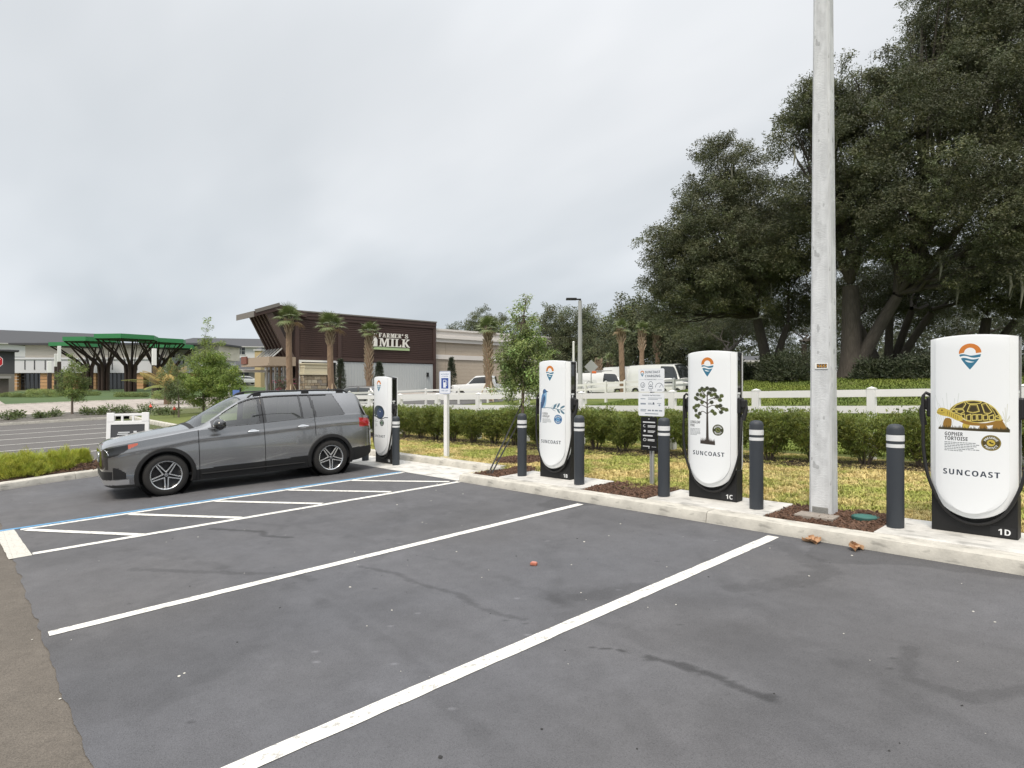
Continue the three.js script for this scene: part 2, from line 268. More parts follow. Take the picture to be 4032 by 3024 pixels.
// instanced scatter: grass blades in tufts, bark chips
function scatter(name, geo, mat, items, parent = scene) {   // items: [x, y, z, turn, sx, sy, sz, tilt, r, g, b]
  const im = new THREE.InstancedMesh(geo, mat, items.length), m = new THREE.Matrix4(), q = new THREE.Quaternion(), e = new THREE.Euler(), c = new THREE.Color();
  items.forEach((t, i) => { e.set(t[7] || 0, t[3], (t[11] || 0), 'YXZ'); m.compose(V(t[0], t[1], t[2]), q.setFromEuler(e), V(t[4], t[5], t[6])); im.setMatrixAt(i, m); if (t.length > 8) im.setColorAt(i, c.setRGB(t[8], t[9], t[10])); });
  im.castShadow = im.receiveShadow = true; im.name = parent === scene ? numbered(name) : name; im.userData.kind = 'stuff'; parent.add(im); return im;
}
function tuftGeo(seed, n, h, spread, w) {
  const r = rngOf(seed), pos = [], idx = [];
  for (let i = 0; i < n; i++) { const a = r() * 6.283, d = r() * spread, x = Math.cos(a) * d, z = Math.sin(a) * d, b = r() * 6.283, l = h * (0.5 + r() * 0.7), k = 0.25 + r() * 0.8, c = Math.cos(b), s = Math.sin(b), p = pos.length / 3;
    pos.push(x - s * w, 0, z + c * w, x + s * w, 0, z - c * w, x + c * l * k * 0.35 + s * w * 0.7, l * 0.6, z + s * l * k * 0.35 - c * w * 0.7, x + c * l * k * 0.35 - s * w * 0.7, l * 0.6, z + s * l * k * 0.35 + c * w * 0.7, x + c * l * k, l * (1 - k * 0.3), z + s * l * k); idx.push(p, p + 1, p + 2, p, p + 2, p + 3, p + 3, p + 2, p + 4); }
  const g = new THREE.BufferGeometry(); g.setAttribute('position', new THREE.Float32BufferAttribute(pos, 3)); g.setIndex(idx); g.computeVertexNormals(); return g;
}
{
  const r = rngOf(5), items = [], gm = std([1, 1, 1], 0.85);
  for (let i = 0; i < 90000; i++) {
    const x = -9 + r() * 20, z = -5.4 + r() * 5.2; if (z > kerbBack(x) - 0.02) continue;
    if (x > -0.1 && z > -1.08 && ((x < 1.76) || (x > 2.88 && x < 4.48) || x > 5.56)) continue;
    if (beds.some(([a, b, c, d]) => x > a - 0.02 && x < b && z > c + 0.12 * noise(x * 6, 3, 217) && z < d)) continue;
    if (Math.hypot(x + 1.35, z + 1.95) < 0.55) continue;
    const t = clamp(lawnTone(x, z) + (r() - 0.5) * 0.5, 0, 1), v = 0.75 + r() * 0.5, s = 0.75 + r() * 0.5 - 0.15 * t;
    items.push([x, G(x, z) + 0.1, z, r() * 6.28, s, s * (0.8 + r() * 0.5), s, 0, lerp(0.36, 0.68, t) * v, lerp(0.40, 0.55, t) * v, lerp(0.09, 0.25, t) * v]);
  }
  tag(scatter('grass', tuftGeo(3, 7, 0.062, 0.05, 0.0042), gm, items), 'patchy straw and green lawn grass between kerb and hedge', 'grass');
  const far = [];
  for (let i = 0; i < 42000; i++) { const z = -6 - Math.pow(r(), 1.3) * 20, x = -16 + r() * 28; const n = fbm(x * 0.35, z * 0.7, 4, 201), v = 0.75 + r() * 0.5; far.push([x, G(x, z) + 0.095, z, r() * 6.28, 1.7, 0.9 + r() * 0.4, 1.7, 0, (0.11 + 0.13 * n) * v, (0.18 + 0.1 * n) * v, 0.045 * v]); }
  tag(scatter('grass', tuftGeo(4, 8, 0.07, 0.09, 0.008), gm, far), 'mown green grass on the rise beyond the white rail fence', 'grass');
  const chips = [], cg = new THREE.BoxGeometry(0.05, 0.01, 0.017);
  const chip = (x, z, y) => { const v = 0.5 + r() * 1.1; chips.push([x, y, z, r() * 6.28, 0.5 + r(), 0.7 + r(), 0.6 + r() * 0.8, (r() - 0.5) * 1.1, 0.1 * v, 0.056 * v, 0.036 * v, (r() - 0.5) * 1.1]); };
  for (const [x0, x1, z0, z1] of beds) for (let i = 0; i < (x1 - x0) * (z1 - z0) * 2100; i++) { const x = lerp(x0, x1, r()), z = lerp(z0, z1, r()); chip(x, z, bedTop(x, z) + 0.006 + r() * 0.018); }
  for (let i = 0; i < 1500; i++) { const a = r() * 6.28, d = Math.sqrt(r()) * 0.55, x = -1.35 + Math.cos(a) * d, z = -1.95 + Math.sin(a) * d; chip(x, z, G(x, z) + 0.115 + 0.05 * (1 - d / 0.55) + r() * 0.02); }
  for (let i = 0; i < 2500; i++) { const x = -10.2 + r() * 2.3, z = 2 + r() * 4.5; chip(x, z, lot(x, z) + 0.13 + r() * 0.05); }
  tag(scatter('bark_mulch', cg, std([1, 1, 1], 0.95), chips), 'dark brown bark mulch in the beds behind the kerb', 'mulch');
}
// ------------------------------------------------------------------ charging posts
const W2 = 0.338, CH = 1.89;
const whiteShell = phys([0.85, 0.87, 0.88], 0.38, { clearcoat: 0.35, clearcoatRoughness: 0.25 });
const blackPlastic = std([0.006, 0.006, 0.0065], 0.6);
const darkRubber = std([0.014, 0.0135, 0.014], 0.5);
const halfAt = (y, y0, r) => (y >= y0 + r ? 1 : Math.sqrt(Math.max(0, 1 - ((y0 + r - y) / r) ** 2)));
function shell(hw, y0, y1, r, z0, bulge, thick, crown, slope = 0) {   // a bowed front shell with a U-shaped foot and a crowned top; uv in panel metres
  const ny = 46, nx = 16, ys = [], pos = [], uv = [], idx = [];
  for (let j = 0; j <= 18; j++) ys.push(y0 + r * (1 - Math.cos((j / 18) * Math.PI / 2)));
  for (let j = 1; j <= ny - 18; j++) ys.push(lerp(y0 + r, y1, j / (ny - 18)));
  const put = (x, y, z) => { pos.push(x, y, z); uv.push((x + 0.34) / 0.68, y / 1.92); return pos.length / 3 - 1; };
  const F = (s, y, j) => { const w = hw * halfAt(y, y0, r), x = w * s, k = 1 - (x / W2) ** 2; return [x, y + (j === ny ? crown * (1 - (x / hw) ** 2) : 0), z0 + bulge * k - slope * smooth(0.74, 1.02, y < y0 + r ? Math.hypot(x, y0 + r - y) / r : Math.abs(x) / hw)]; };
  const grid = ys.map((y, j) => span(-1, 1, nx).map((s) => { const e = Math.abs(s) > 0.999 || j === ny ? 0.006 : 0; const p = F(s, y, j); return put(p[0], p[1], p[2] - e); }));
  for (let j = 0; j < ny; j++) for (let i = 0; i < nx; i++) { const a = grid[j][i], b = grid[j][i + 1], c = grid[j + 1][i], d = grid[j + 1][i + 1]; idx.push(a, b, c, b, d, c); }
  const rim = []; for (let j = ny; j >= 0; j--) rim.push(F(-1, ys[j], j)); for (let j = 1; j <= ny; j++) rim.push(F(1, ys[j], j)); for (let i = nx - 1; i >= 0; i--) rim.push(F(-1 + (2 * i) / nx, y1, ny));
  for (let k = 0; k < rim.length - 1; k++) { const p = rim[k], q = rim[k + 1], e = 0.006, a = put(p[0], p[1], p[2] - e), b = put(p[0], p[1], Math.min(z0, p[2]) - thick), c = put(q[0], q[1], q[2] - e), d = put(q[0], q[1], Math.min(z0, q[2]) - thick); idx.push(a, b, c, b, d, c); }
  const g = new THREE.BufferGeometry(); g.setAttribute('position', new THREE.Float32BufferAttribute(pos, 3)); g.setAttribute('uv', new THREE.Float32BufferAttribute(uv, 2)); g.setIndex(idx); return toCreasedNormals(g, 0.5);
}
const mm = (c) => { c.save(); c.scale(1024 / 0.68, -2048 / 1.92); c.translate(0.34, -1.92 + 0); };   // draw in panel metres, y up
function canvasTex(w, h, draw) { const cv = document.createElement('canvas'); cv.width = w; cv.height = h; draw(cv.getContext('2d'), w, h); const t = new THREE.CanvasTexture(cv); t.colorSpace = THREE.SRGBColorSpace; t.anisotropy = 8; return t; }
const PX = (x) => ((x + 0.34) / 0.68) * 640, PY = (y) => (1 - y / 1.92) * 1806;   // panel metres -> canvas (the canvas keeps the panel's proportions)
const S = 640 / 0.68;
function path(c, pts, fill, stroke, lw) { c.beginPath(); pts.forEach(([x, y], i) => (i ? c.lineTo(PX(x), PY(y)) : c.moveTo(PX(x), PY(y)))); if (fill) { c.closePath(); c.fillStyle = fill; c.fill(); } if (stroke) { c.strokeStyle = stroke; c.lineWidth = lw * S; c.lineCap = c.lineJoin = 'round'; c.stroke(); } }
function curve(c, pts, fill, stroke, lw, close = !!fill) {   // smooth closed or open curve
  c.beginPath(); const n = pts.length, g = (i) => pts[close ? (i + n) % n : clamp(i, 0, n - 1)];
  c.moveTo(PX(pts[0][0]), PY(pts[0][1]));
  for (let i = 0; i < (close ? n : n - 1); i++) { const p0 = g(i - 1), p1 = g(i), p2 = g(i + 1), p3 = g(i + 2); c.bezierCurveTo(PX(p1[0] + (p2[0] - p0[0]) / 6), PY(p1[1] + (p2[1] - p0[1]) / 6), PX(p2[0] - (p3[0] - p1[0]) / 6), PY(p2[1] - (p3[1] - p1[1]) / 6), PX(p2[0]), PY(p2[1])); }
  if (fill) { c.fillStyle = fill; c.fill(); } if (stroke) { c.strokeStyle = stroke; c.lineWidth = lw * S; c.lineCap = c.lineJoin = 'round'; c.stroke(); }
}
function words(c, txt, x, y, h, color, { align = 'left', width, weight = 'bold', space = 0 } = {}) {   // cap height h in metres
  c.save(); c.fillStyle = color; c.font = `${weight} ${(h / 0.72) * S}px sans-serif`; c.textBaseline = 'alphabetic';
  const gap = space * S, nat = [...txt].reduce((t, ch) => t + c.measureText(ch).width + gap, -gap), k = width ? (width * S) / nat : 1;
  c.translate(PX(x) - (align === 'center' ? (nat * k) / 2 : 0), PY(y)); c.scale(k, 1); let q = 0;
  for (const ch of txt) { c.fillText(ch, q, 0); q += c.measureText(ch).width + gap; } c.restore();
}
function pinLogo(c, x, y, w, X = PX, Y = PY, s = S) {    // pin of an orange arch over blue waves; (x, y) its centre at the waterline, w its width
  const r = w / 2, o = '#cf7a2a', b = '#2f7290';
  c.save(); c.translate(X(x), Y(y)); c.scale(s * r, s * r);
  c.fillStyle = o; c.beginPath(); c.arc(0, -0.05, 1, Math.PI, 0); c.lineTo(0.52, 0.02); c.arc(0, -0.08, 0.52, 0, Math.PI, true); c.lineTo(-1, 0.05); c.closePath(); c.fill();
  c.fillStyle = b;
  c.beginPath(); c.moveTo(-0.97, 0.14); c.bezierCurveTo(-0.5, -0.06, -0.2, 0.3, 0.2, 0.26); c.bezierCurveTo(0.5, 0.24, 0.7, 0.14, 0.97, 0.14); c.lineTo(0.9, 0.42); c.bezierCurveTo(0.6, 0.5, 0.3, 0.56, 0, 0.42); c.bezierCurveTo(-0.3, 0.28, -0.55, 0.2, -0.9, 0.36); c.closePath(); c.fill();
  c.beginPath(); c.moveTo(-0.82, 0.56); c.bezierCurveTo(-0.5, 0.36, -0.2, 0.62, 0.2, 0.68); c.bezierCurveTo(0.45, 0.7, 0.62, 0.62, 0.82, 0.58); c.quadraticCurveTo(0.5, 1.15, 0, 1.78); c.quadraticCurveTo(-0.5, 1.15, -0.82, 0.56); c.fill();
  c.fillStyle = '#dfe6ea'; c.beginPath(); c.moveTo(-0.46, 0.78); c.bezierCurveTo(-0.1, 0.72, 0.1, 0.98, 0.42, 0.92); c.bezierCurveTo(0.1, 1.12, -0.25, 1.02, -0.46, 0.78); c.fill();
  c.restore();
}
function badge(c, x, y, r, dark, mid) {    // round PRESERVE / PROTECT badge
  const X = PX(x), Y = PY(y), R = r * S; c.save(); c.translate(X, Y);
  const disc = (q, f) => { c.beginPath(); c.arc(0, 0, q * R, 0, 7); c.fillStyle = f; c.fill(); };
  disc(1, dark); disc(0.94, mid); disc(0.9, dark); disc(0.42, mid); c.fillStyle = dark; c.beginPath(); c.ellipse(0.03 * R, 0, 0.26 * R, 0.14 * R, 0.5, 0, 7); c.fill(); c.fillStyle = mid; c.beginPath(); c.arc(0.1 * R, -0.06 * R, 0.07 * R, 0, 7); c.fill();
  c.fillStyle = '#eceff0'; c.font = `bold ${0.36 * R}px sans-serif`; c.textAlign = 'center'; c.textBaseline = 'middle';
  [...'PRESERVE'].forEach((ch, i) => { c.save(); c.rotate((i - 3.5) * 0.31); c.fillText(ch, 0, -0.67 * R); c.restore(); });
  [...'PROTECT'].forEach((ch, i) => { c.save(); c.rotate(-(i - 3) * 0.33); c.fillText(ch, 0, 0.68 * R); c.restore(); });
  c.restore();
}
function smallPrint(c, x, y, w, n, step, color) { const r = rngOf(Math.round(x * 1000 + y * 777)); c.fillStyle = color; for (let i = 0; i < n; i++) { let q = x; const end = x + w * (i === n - 1 ? 0.5 : 0.85 + r() * 0.15); while (q < end) { const l = 0.008 + r() * 0.022; c.fillRect(PX(q), PY(y - i * step), l * S, 0.0065 * S); q += l + 0.004; } } }
const ART = {
  tortoise(c) {
    const k = '#4e3d16', d = '#3a3013', y = '#c9b14a', l = '#e3d483', br = '#96702a';
    const q = (pts) => pts.map(([a, b]) => [-0.27 + a * 0.54, 1.0 + b * 0.275]);
    for (let i = 0; i < 9; i++) { const a = -0.27 + i * 0.012, t = (i - 4) * 0.022; curve(c, [[a + 0.03, 1.03], [a + 0.02 + t * 0.5, 1.16], [a + t, 1.24 + (i % 3) * 0.05]], null, '#d3d9d6', 0.004); curve(c, [[0.27 - i * 0.012, 1.0], [0.3 - i * 0.01 + t * 0.5, 1.08], [0.31 - i * 0.006 + t, 1.14 + (i % 4) * 0.035]], null, '#d6d8cf', 0.005); }
    curve(c, q([[0.11, 0.02], [0.10, 0.2], [0.14, 0.36], [0.22, 0.34], [0.23, 0.16], [0.2, 0.02]]), br); curve(c, q([[0.82, 0.02], [0.82, 0.2], [0.9, 0.38], [0.96, 0.24], [0.98, 0.03]]), br); curve(c, q([[0.4, 0.0], [0.4, 0.2], [0.5, 0.22], [0.47, 0.02]]), y); curve(c, q([[0.64, 0.02], [0.64, 0.14], [0.73, 0.14], [0.73, 0.02]]), br);
    curve(c, q([[0.2, 0.62], [0.28, 0.55], [0.45, 0.3], [0.7, 0.24], [0.93, 0.38], [0.9, 0.24], [0.72, 0.15], [0.48, 0.16], [0.32, 0.3], [0.16, 0.5]]), br);
    curve(c, q([[0.0, 0.6], [0.03, 0.7], [0.1, 0.72], [0.18, 0.66], [0.28, 0.6], [0.4, 0.36], [0.34, 0.28], [0.2, 0.4], [0.06, 0.46], [0.0, 0.52]]), y);
    for (let i = 0; i < 6; i++) curve(c, q([[0.17 + i * 0.03, 0.6 - i * 0.03], [0.165 + i * 0.032, 0.48 - i * 0.03]]), null, k, 0.003);
    c.fillStyle = d; c.beginPath(); c.arc(PX(-0.27 + 0.54 * 0.08), PY(1 + 0.275 * 0.63), 0.007 * S, 0, 7); c.fill(); curve(c, q([[0.0, 0.55], [0.06, 0.53], [0.12, 0.55]]), null, d, 0.003);
    curve(c, q([[0.2, 0.62], [0.28, 0.84], [0.42, 0.97], [0.55, 1.0], [0.7, 0.95], [0.84, 0.75], [0.93, 0.38], [0.82, 0.32], [0.6, 0.24], [0.46, 0.3], [0.34, 0.46]]), '#cdbb62');
    curve(c, q([[0.215, 0.625], [0.29, 0.83], [0.425, 0.955], [0.55, 0.985], [0.695, 0.935], [0.83, 0.74], [0.91, 0.4], [0.81, 0.34], [0.6, 0.265], [0.47, 0.32], [0.35, 0.48]]), d);
    const scute = (pts) => { path(c, q([...pts, pts[0]]), null, '#d8c76c', 0.0075); const cx = pts.reduce((a, p) => a + p[0], 0) / pts.length, cy = pts.reduce((a, p) => a + p[1], 0) / pts.length; path(c, q([...pts, pts[0]].map(([a, b]) => [lerp(a, cx, 0.25), lerp(b, cy, 0.25)])), null, '#8d7c38', 0.003); };
    scute([[0.23, 0.66], [0.3, 0.83], [0.42, 0.95], [0.44, 0.86], [0.4, 0.72], [0.29, 0.7]]); scute([[0.44, 0.96], [0.56, 0.985], [0.66, 0.95], [0.64, 0.9], [0.48, 0.88]]); scute([[0.46, 0.62], [0.5, 0.85], [0.6, 0.85], [0.63, 0.63], [0.54, 0.57]]);
    scute([[0.66, 0.87], [0.72, 0.9], [0.8, 0.62], [0.76, 0.56], [0.7, 0.58]]); scute([[0.76, 0.87], [0.84, 0.73], [0.92, 0.42], [0.86, 0.46], [0.83, 0.62]]); scute([[0.22, 0.63], [0.28, 0.67], [0.3, 0.58], [0.25, 0.56]]); scute([[0.31, 0.66], [0.4, 0.68], [0.42, 0.6], [0.36, 0.52], [0.31, 0.56]]);
    for (let i = 0; i < 6; i++) { const a = 0.45 + i * 0.078; scute([[a, 0.52 - 0.02 * Math.abs(i - 2)], [a + 0.06, 0.53], [a + 0.062, 0.31 + 0.015 * i], [a + 0.005, 0.3 + 0.012 * i]]); } scute([[0.37, 0.5], [0.42, 0.53], [0.43, 0.36], [0.39, 0.4]]);
    const g = [[0.02, 0.0]]; const r = rngOf(9); for (let i = 0; i < 60; i++) { const a = 0.03 + (i / 60) * 0.97; g.push([a, 0.03], [a + 0.006, 0.05 + r() * 0.1]); } g.push([1.04, 0.02], [1.03, -0.05], [0.03, -0.03]); path(c, q(g), d);
    words(c, 'GOPHER', -0.205, 0.935, 0.036, '#26292e', { width: 0.15 }); words(c, 'TORTOISE', -0.205, 0.892, 0.036, '#26292e', { width: 0.19 }); smallPrint(c, -0.205, 0.876, 0.25, 6, 0.0155, '#6d7378');
    badge(c, 0.155, 0.885, 0.072, '#4b4018', '#c8b24c');
  },
  pine(c) {
    const k = '#3a322c', d = '#33371f', gr = '#4c5524';
    path(c, [[-0.018, 0.72], [-0.012, 1.1], [-0.006, 1.36], [0.006, 1.36], [0.012, 1.1], [0.022, 0.72]], k);
    const tuft = (x, y, r) => { const q = rngOf(Math.round(x * 999 + y * 3333) + 7), pts = []; for (let i = 0; i < 22; i++) { const a = (i / 22) * 6.283, m = 1.35 * r * (i % 2 ? 0.72 + q() * 0.2 : 1 + q() * 0.25); pts.push([x + Math.cos(a) * m, y + Math.sin(a) * m * 0.9]); } path(c, pts, q() > 0.55 ? gr : d); };
    const limbs = [[1.19, -0.2, 1.165, [[-0.2, 1.165], [-0.165, 1.19], [-0.13, 1.195], [-0.17, 1.13]]], [1.19, 0.2, 1.15, [[0.13, 1.19], [0.17, 1.2], [0.2, 1.16], [0.24, 1.15], [0.18, 1.12]]], [1.11, -0.16, 1.06, [[-0.165, 1.065], [-0.11, 1.09], [-0.13, 1.045]]], [1.11, 0.09, 1.12, [[0.07, 1.13], [0.1, 1.1]]], [1.25, -0.17, 1.29, [[-0.175, 1.29], [-0.15, 1.275], [-0.145, 1.335], [-0.09, 1.33], [-0.05, 1.31]]], [1.28, 0.18, 1.3, [[0.1, 1.34], [0.13, 1.31], [0.185, 1.32], [0.165, 1.27], [0.06, 1.33]]], [1.22, 0.07, 1.235, [[0.06, 1.24]]], [1.23, -0.08, 1.235, [[-0.075, 1.235]]], [1.33, -0.09, 1.4, [[-0.11, 1.385], [-0.075, 1.41], [-0.04, 1.395]]], [1.34, 0.08, 1.4, [[0.05, 1.4], [0.08, 1.405], [0.1, 1.39], [0.0, 1.415], [0.02, 1.355]]]];
    for (const [y, x, y2, tf] of limbs) { curve(c, [[0, y - 0.02], [x * 0.45, y + 0.012], [x, y2]], null, k, 0.009); for (const [a, b] of tf) { curve(c, [[x * 0.5, y + 0.005], [a, b]], null, k, 0.005); tuft(a, b, 0.021); } }
    const g = [[-0.1, 0.712]], r = rngOf(12); for (let i = 0; i <= 34; i++) { const a = -0.1 + i * 0.2 / 34, e = Math.abs(a) < 0.03 ? 0.045 : 0.02; g.push([a, 0.735 + e * 0.5], [a + 0.002 * (r() - 0.5), 0.745 + e + r() * 0.035]); } g.push([0.105, 0.705]); path(c, g, k);
    words(c, 'LONGLEAF', -0.265, 0.965, 0.034, '#26282a', { width: 0.165 }); words(c, 'PINE', -0.265, 0.922, 0.034, '#26282a', { width: 0.075 }); smallPrint(c, -0.265, 0.9, 0.17, 6, 0.0155, '#777c80');
    badge(c, 0.14, 0.895, 0.07, '#34351f', '#6d7440');
  },
  jay(c) {
    const d = '#274e79', m = '#3f78ac', l = '#8db7d6', br = '#4a6f86';
    for (let i = 0; i < 7; i++) curve(c, [[-0.1 + i * 0.02, 1.1 + i * 0.014], [0.0 + i * 0.02, 1.15 + i * 0.01], [0.06 + i * 0.02, 1.12 + (i % 3) * 0.04]], null, '#d5dde2', 0.004);
    curve(c, [[-0.3, 1.125], [-0.1, 1.135], [0.04, 1.125], [0.16, 1.105], [0.22, 1.11]], null, br, 0.009); curve(c, [[-0.02, 1.128], [0.02, 1.1], [0.06, 1.085]], null, br, 0.006);
    for (const [x, y, a] of [[0.06, 1.165, 1], [0.12, 1.175, 1], [0.19, 1.15, 0.5], [0.12, 1.085, -0.9], [0.19, 1.07, -0.7], [0.04, 1.15, 1.2]]) { c.save(); c.translate(PX(x), PY(y)); c.rotate(-a); c.fillStyle = '#52778a'; c.beginPath(); c.ellipse(0, 0, 0.042 * S, 0.015 * S, 0, 0, 7); c.fill(); c.restore(); curve(c, [[x - 0.04, 1.125], [x, y]], null, br, 0.004); }
    curve(c, [[-0.262, 1.2], [-0.258, 1.12], [-0.268, 1.0], [-0.285, 0.9], [-0.302, 0.9], [-0.304, 1.02], [-0.296, 1.14], [-0.288, 1.22]], d);
    curve(c, [[-0.16, 1.42], [-0.13, 1.405], [-0.125, 1.37], [-0.13, 1.32], [-0.135, 1.24], [-0.16, 1.16], [-0.21, 1.13], [-0.27, 1.15], [-0.275, 1.22], [-0.255, 1.32], [-0.225, 1.37], [-0.215, 1.41], [-0.19, 1.428]], l);
    curve(c, [[-0.25, 1.33], [-0.2, 1.35], [-0.16, 1.31], [-0.17, 1.24], [-0.22, 1.14], [-0.275, 1.15], [-0.28, 1.22]], m); curve(c, [[-0.2, 1.31], [-0.165, 1.3], [-0.18, 1.22], [-0.24, 1.13], [-0.28, 1.14], [-0.275, 1.2], [-0.24, 1.26]], d);
    curve(c, [[-0.222, 1.36], [-0.22, 1.41], [-0.19, 1.432], [-0.155, 1.425], [-0.15, 1.4], [-0.17, 1.37], [-0.19, 1.36]], d); curve(c, [[-0.18, 1.41], [-0.145, 1.418], [-0.132, 1.39], [-0.15, 1.37], [-0.175, 1.38]], m); path(c, [[-0.135, 1.408], [-0.085, 1.385], [-0.132, 1.385]], '#2c3f55');
    c.fillStyle = '#16263a'; c.beginPath(); c.arc(PX(-0.15), PY(1.4), 0.007 * S, 0, 7); c.fill(); curve(c, [[-0.2, 1.14], [-0.195, 1.12]], null, '#33424f', 0.006); curve(c, [[-0.17, 1.15], [-0.165, 1.12]], null, '#33424f', 0.006);
    words(c, 'FLORIDA', -0.235, 1.022, 0.036, '#26292e', { width: 0.135 }); words(c, 'SCRUB JAY', -0.235, 0.978, 0.036, '#26292e', { width: 0.175 }); smallPrint(c, -0.235, 0.958, 0.2, 5, 0.0155, '#777c80');
    badge(c, 0.11, 0.955, 0.074, '#2c5f92', '#7fb0d4');
  },
  creature(c) {
    const d = '#20343c', b = '#3c4d6e';
    curve(c, [[-0.3, 1.02], [-0.31, 1.1], [-0.26, 1.2], [-0.12, 1.255], [0.05, 1.24], [0.13, 1.16], [0.14, 1.07], [0.08, 0.99], [-0.05, 0.975], [-0.16, 1.0]], d); curve(c, [[-0.12, 1.12], [-0.02, 1.2], [0.09, 1.16], [0.12, 1.07], [0.05, 1.0], [-0.06, 1.0], [-0.12, 1.05]], b);
    curve(c, [[-0.33, 1.02], [-0.2, 1.02], [-0.05, 0.975], [0.08, 0.975], [0.16, 1.0], [0.24, 1.0]], null, d, 0.017); for (const [x, y] of [[-0.27, 1.05], [-0.15, 1.035], [0.0, 1.13]]) { c.fillStyle = '#c9d2d8'; c.beginPath(); c.ellipse(PX(x), PY(y), 0.022 * S, 0.013 * S, 0.3, 0, 7); c.fill(); }
    smallPrint(c, -0.27, 0.955, 0.12, 2, 0.03, '#5f666b'); smallPrint(c, -0.27, 0.915, 0.2, 2, 0.02, '#4f565b'); smallPrint(c, -0.25, 0.86, 0.13, 5, 0.0155, '#858b8f'); badge(c, 0.06, 0.885, 0.072, '#26332c', '#7f9a84');
  },
};
const whiteHex = '#eff2f4';
function panelMat(art) {
  const t = canvasTex(640, 1806, (c, w, h) => { c.fillStyle = whiteHex; c.fillRect(0, 0, w, h); pinLogo(c, 0.0, 1.715, 0.172); c.save(); if (art === 'jay' || art === 'creature') c.translate(0.055 * S, 0); ART[art](c); c.restore(); words(c, 'SUNCOAST', 0, 0.565, 0.052, '#1f2b3c', { align: 'center', width: 0.44, weight: 'bold', space: 0.006 }); });
  return phys([0.98, 0.98, 0.985], 0.4, { map: t, clearcoat: 0.35, clearcoatRoughness: 0.25 });
}
const shellOuter = shell(W2, 0.165, 1.862, 0.338, 0.0, 0.062, 0.03, 0.028, 0.03), shellInner = shell(0.285, 0.216, 1.856, 0.285, 0.008, 0.062, 0.012, 0.026);
const shellBack = shell(W2, 0.165, 1.862, 0.338, 0.0, 0.03, 0.02, 0.028).rotateY(Math.PI).translate(0, 0, -0.2);
const coreGeo = rbox(-W2 + 0.014, W2 - 0.014, 0, 1.86, -0.195, -0.05, 0.012);
const tagT = (s) => canvasTex(256, 128, (c, w, h) => { c.fillStyle = '#1c1c1e'; c.fillRect(0, 0, w, h); c.fillStyle = '#e9ebec'; c.font = 'bold 108px sans-serif'; c.textAlign = 'center'; c.textBaseline = 'middle'; c.fillText(s, w * 0.56, h * 0.54); });
const cableGeo = tube([[-0.33, 1.3, -0.09], [-0.392, 1.34, -0.06], [-0.40, 1.05, -0.03], [-0.385, 0.7, -0.01], [-0.335, 0.47, 0.0], [-0.22, 0.225, -0.01], [-0.08, 0.122, -0.015], [0.08, 0.118, -0.015], [0.22, 0.205, -0.01], [0.335, 0.42, 0.0], [0.392, 0.66, -0.01], [0.402, 0.9, -0.03], [0.39, 1.06, -0.06]], 0.0155, 70, 8);
const screenM = std([0.75, 0.77, 0.78], 0.3), holsterM = std([0.014, 0.014, 0.015], 0.4), lightGrey = std([0.5, 0.51, 0.52], 0.5), glossBlack = phys([0.008, 0.008, 0.009], 0.1, { clearcoat: 1 });
function charger(x, z, y, art, code, label) {
  const t = thing('charging_station', label, 'EV charger', [x, y, z], 0);
  part('body', coreGeo, blackPlastic, t); const f = part('front_shell', shellOuter, whiteShell, t); part('front_panel', shellInner, panelMat(art), f); part('back_shell', shellBack, whiteShell, t);
  part('base_plate', rbox(-W2 + 0.004, W2 - 0.004, -0.03, 0.4, -0.198, -0.044, 0.008), blackPlastic, t);
  part('station_number', new THREE.PlaneGeometry(0.19, 0.09).translate(0.225, 0.066, -0.0425), std([1, 1, 1], 0.5, { map: tagT(code) }), t);
  part('charging_cable', cableGeo, darkRubber, t);
  for (const s of [-1, 1]) {
    part('side_strip', rbox(s > 0 ? W2 - 0.014 : -W2 + 0.008, s > 0 ? W2 - 0.008 : -W2 + 0.014, 1.42, 1.82, -0.15, -0.06, 0.002, 1), glossBlack, t);
    const h = part('holster', rbox(s * 0.35 - 0.03, s * 0.35 + 0.03, 1.1, 1.3, -0.155, -0.05, 0.02), holsterM, t);
    part('plug', [tube([[s * 0.34, 1.24, -0.1], [s * 0.4, 1.23, -0.1], [s * 0.425, 1.17, -0.1], [s * 0.405, 1.02, -0.075]], 0.026, 20, 10), rbox(s * 0.4 - 0.03, s * 0.4 + 0.034, 1.17, 1.28, -0.14, -0.06, 0.02)], darkRubber, h);
  }
  part('card_reader', [rbox(W2 - 0.016, W2 - 0.004, 1.34, 1.365, -0.14, -0.075, 0.002, 1), rbox(W2 - 0.016, W2 - 0.005, 1.3, 1.335, -0.118, -0.098, 0.002, 1)], screenM, t);
  return t;
}
charger(-4.885 + 0.675, -0.43 + 0.01, lot(-4.2, -0.5) + 0.006, 'creature', '1A', 'white charging station 1A beside the parked grey SUV, dark round creature on its panel');
charger(0.475 + 0.338, -0.6, lot(0.8, -0.6) + 0.136, 'jay', '1B', 'white charging station 1B with the blue bird on a branch');
charger(3.245 + 0.338, -0.6, lot(3.6, -0.6) + 0.136, 'pine', '1C', 'white charging station 1C with the pine tree print');
charger(5.955 + 0.338, -0.6, lot(6.3, -0.6) + 0.136, 'tortoise', '1D', 'white charging station 1D with the tortoise print, largest of the four');

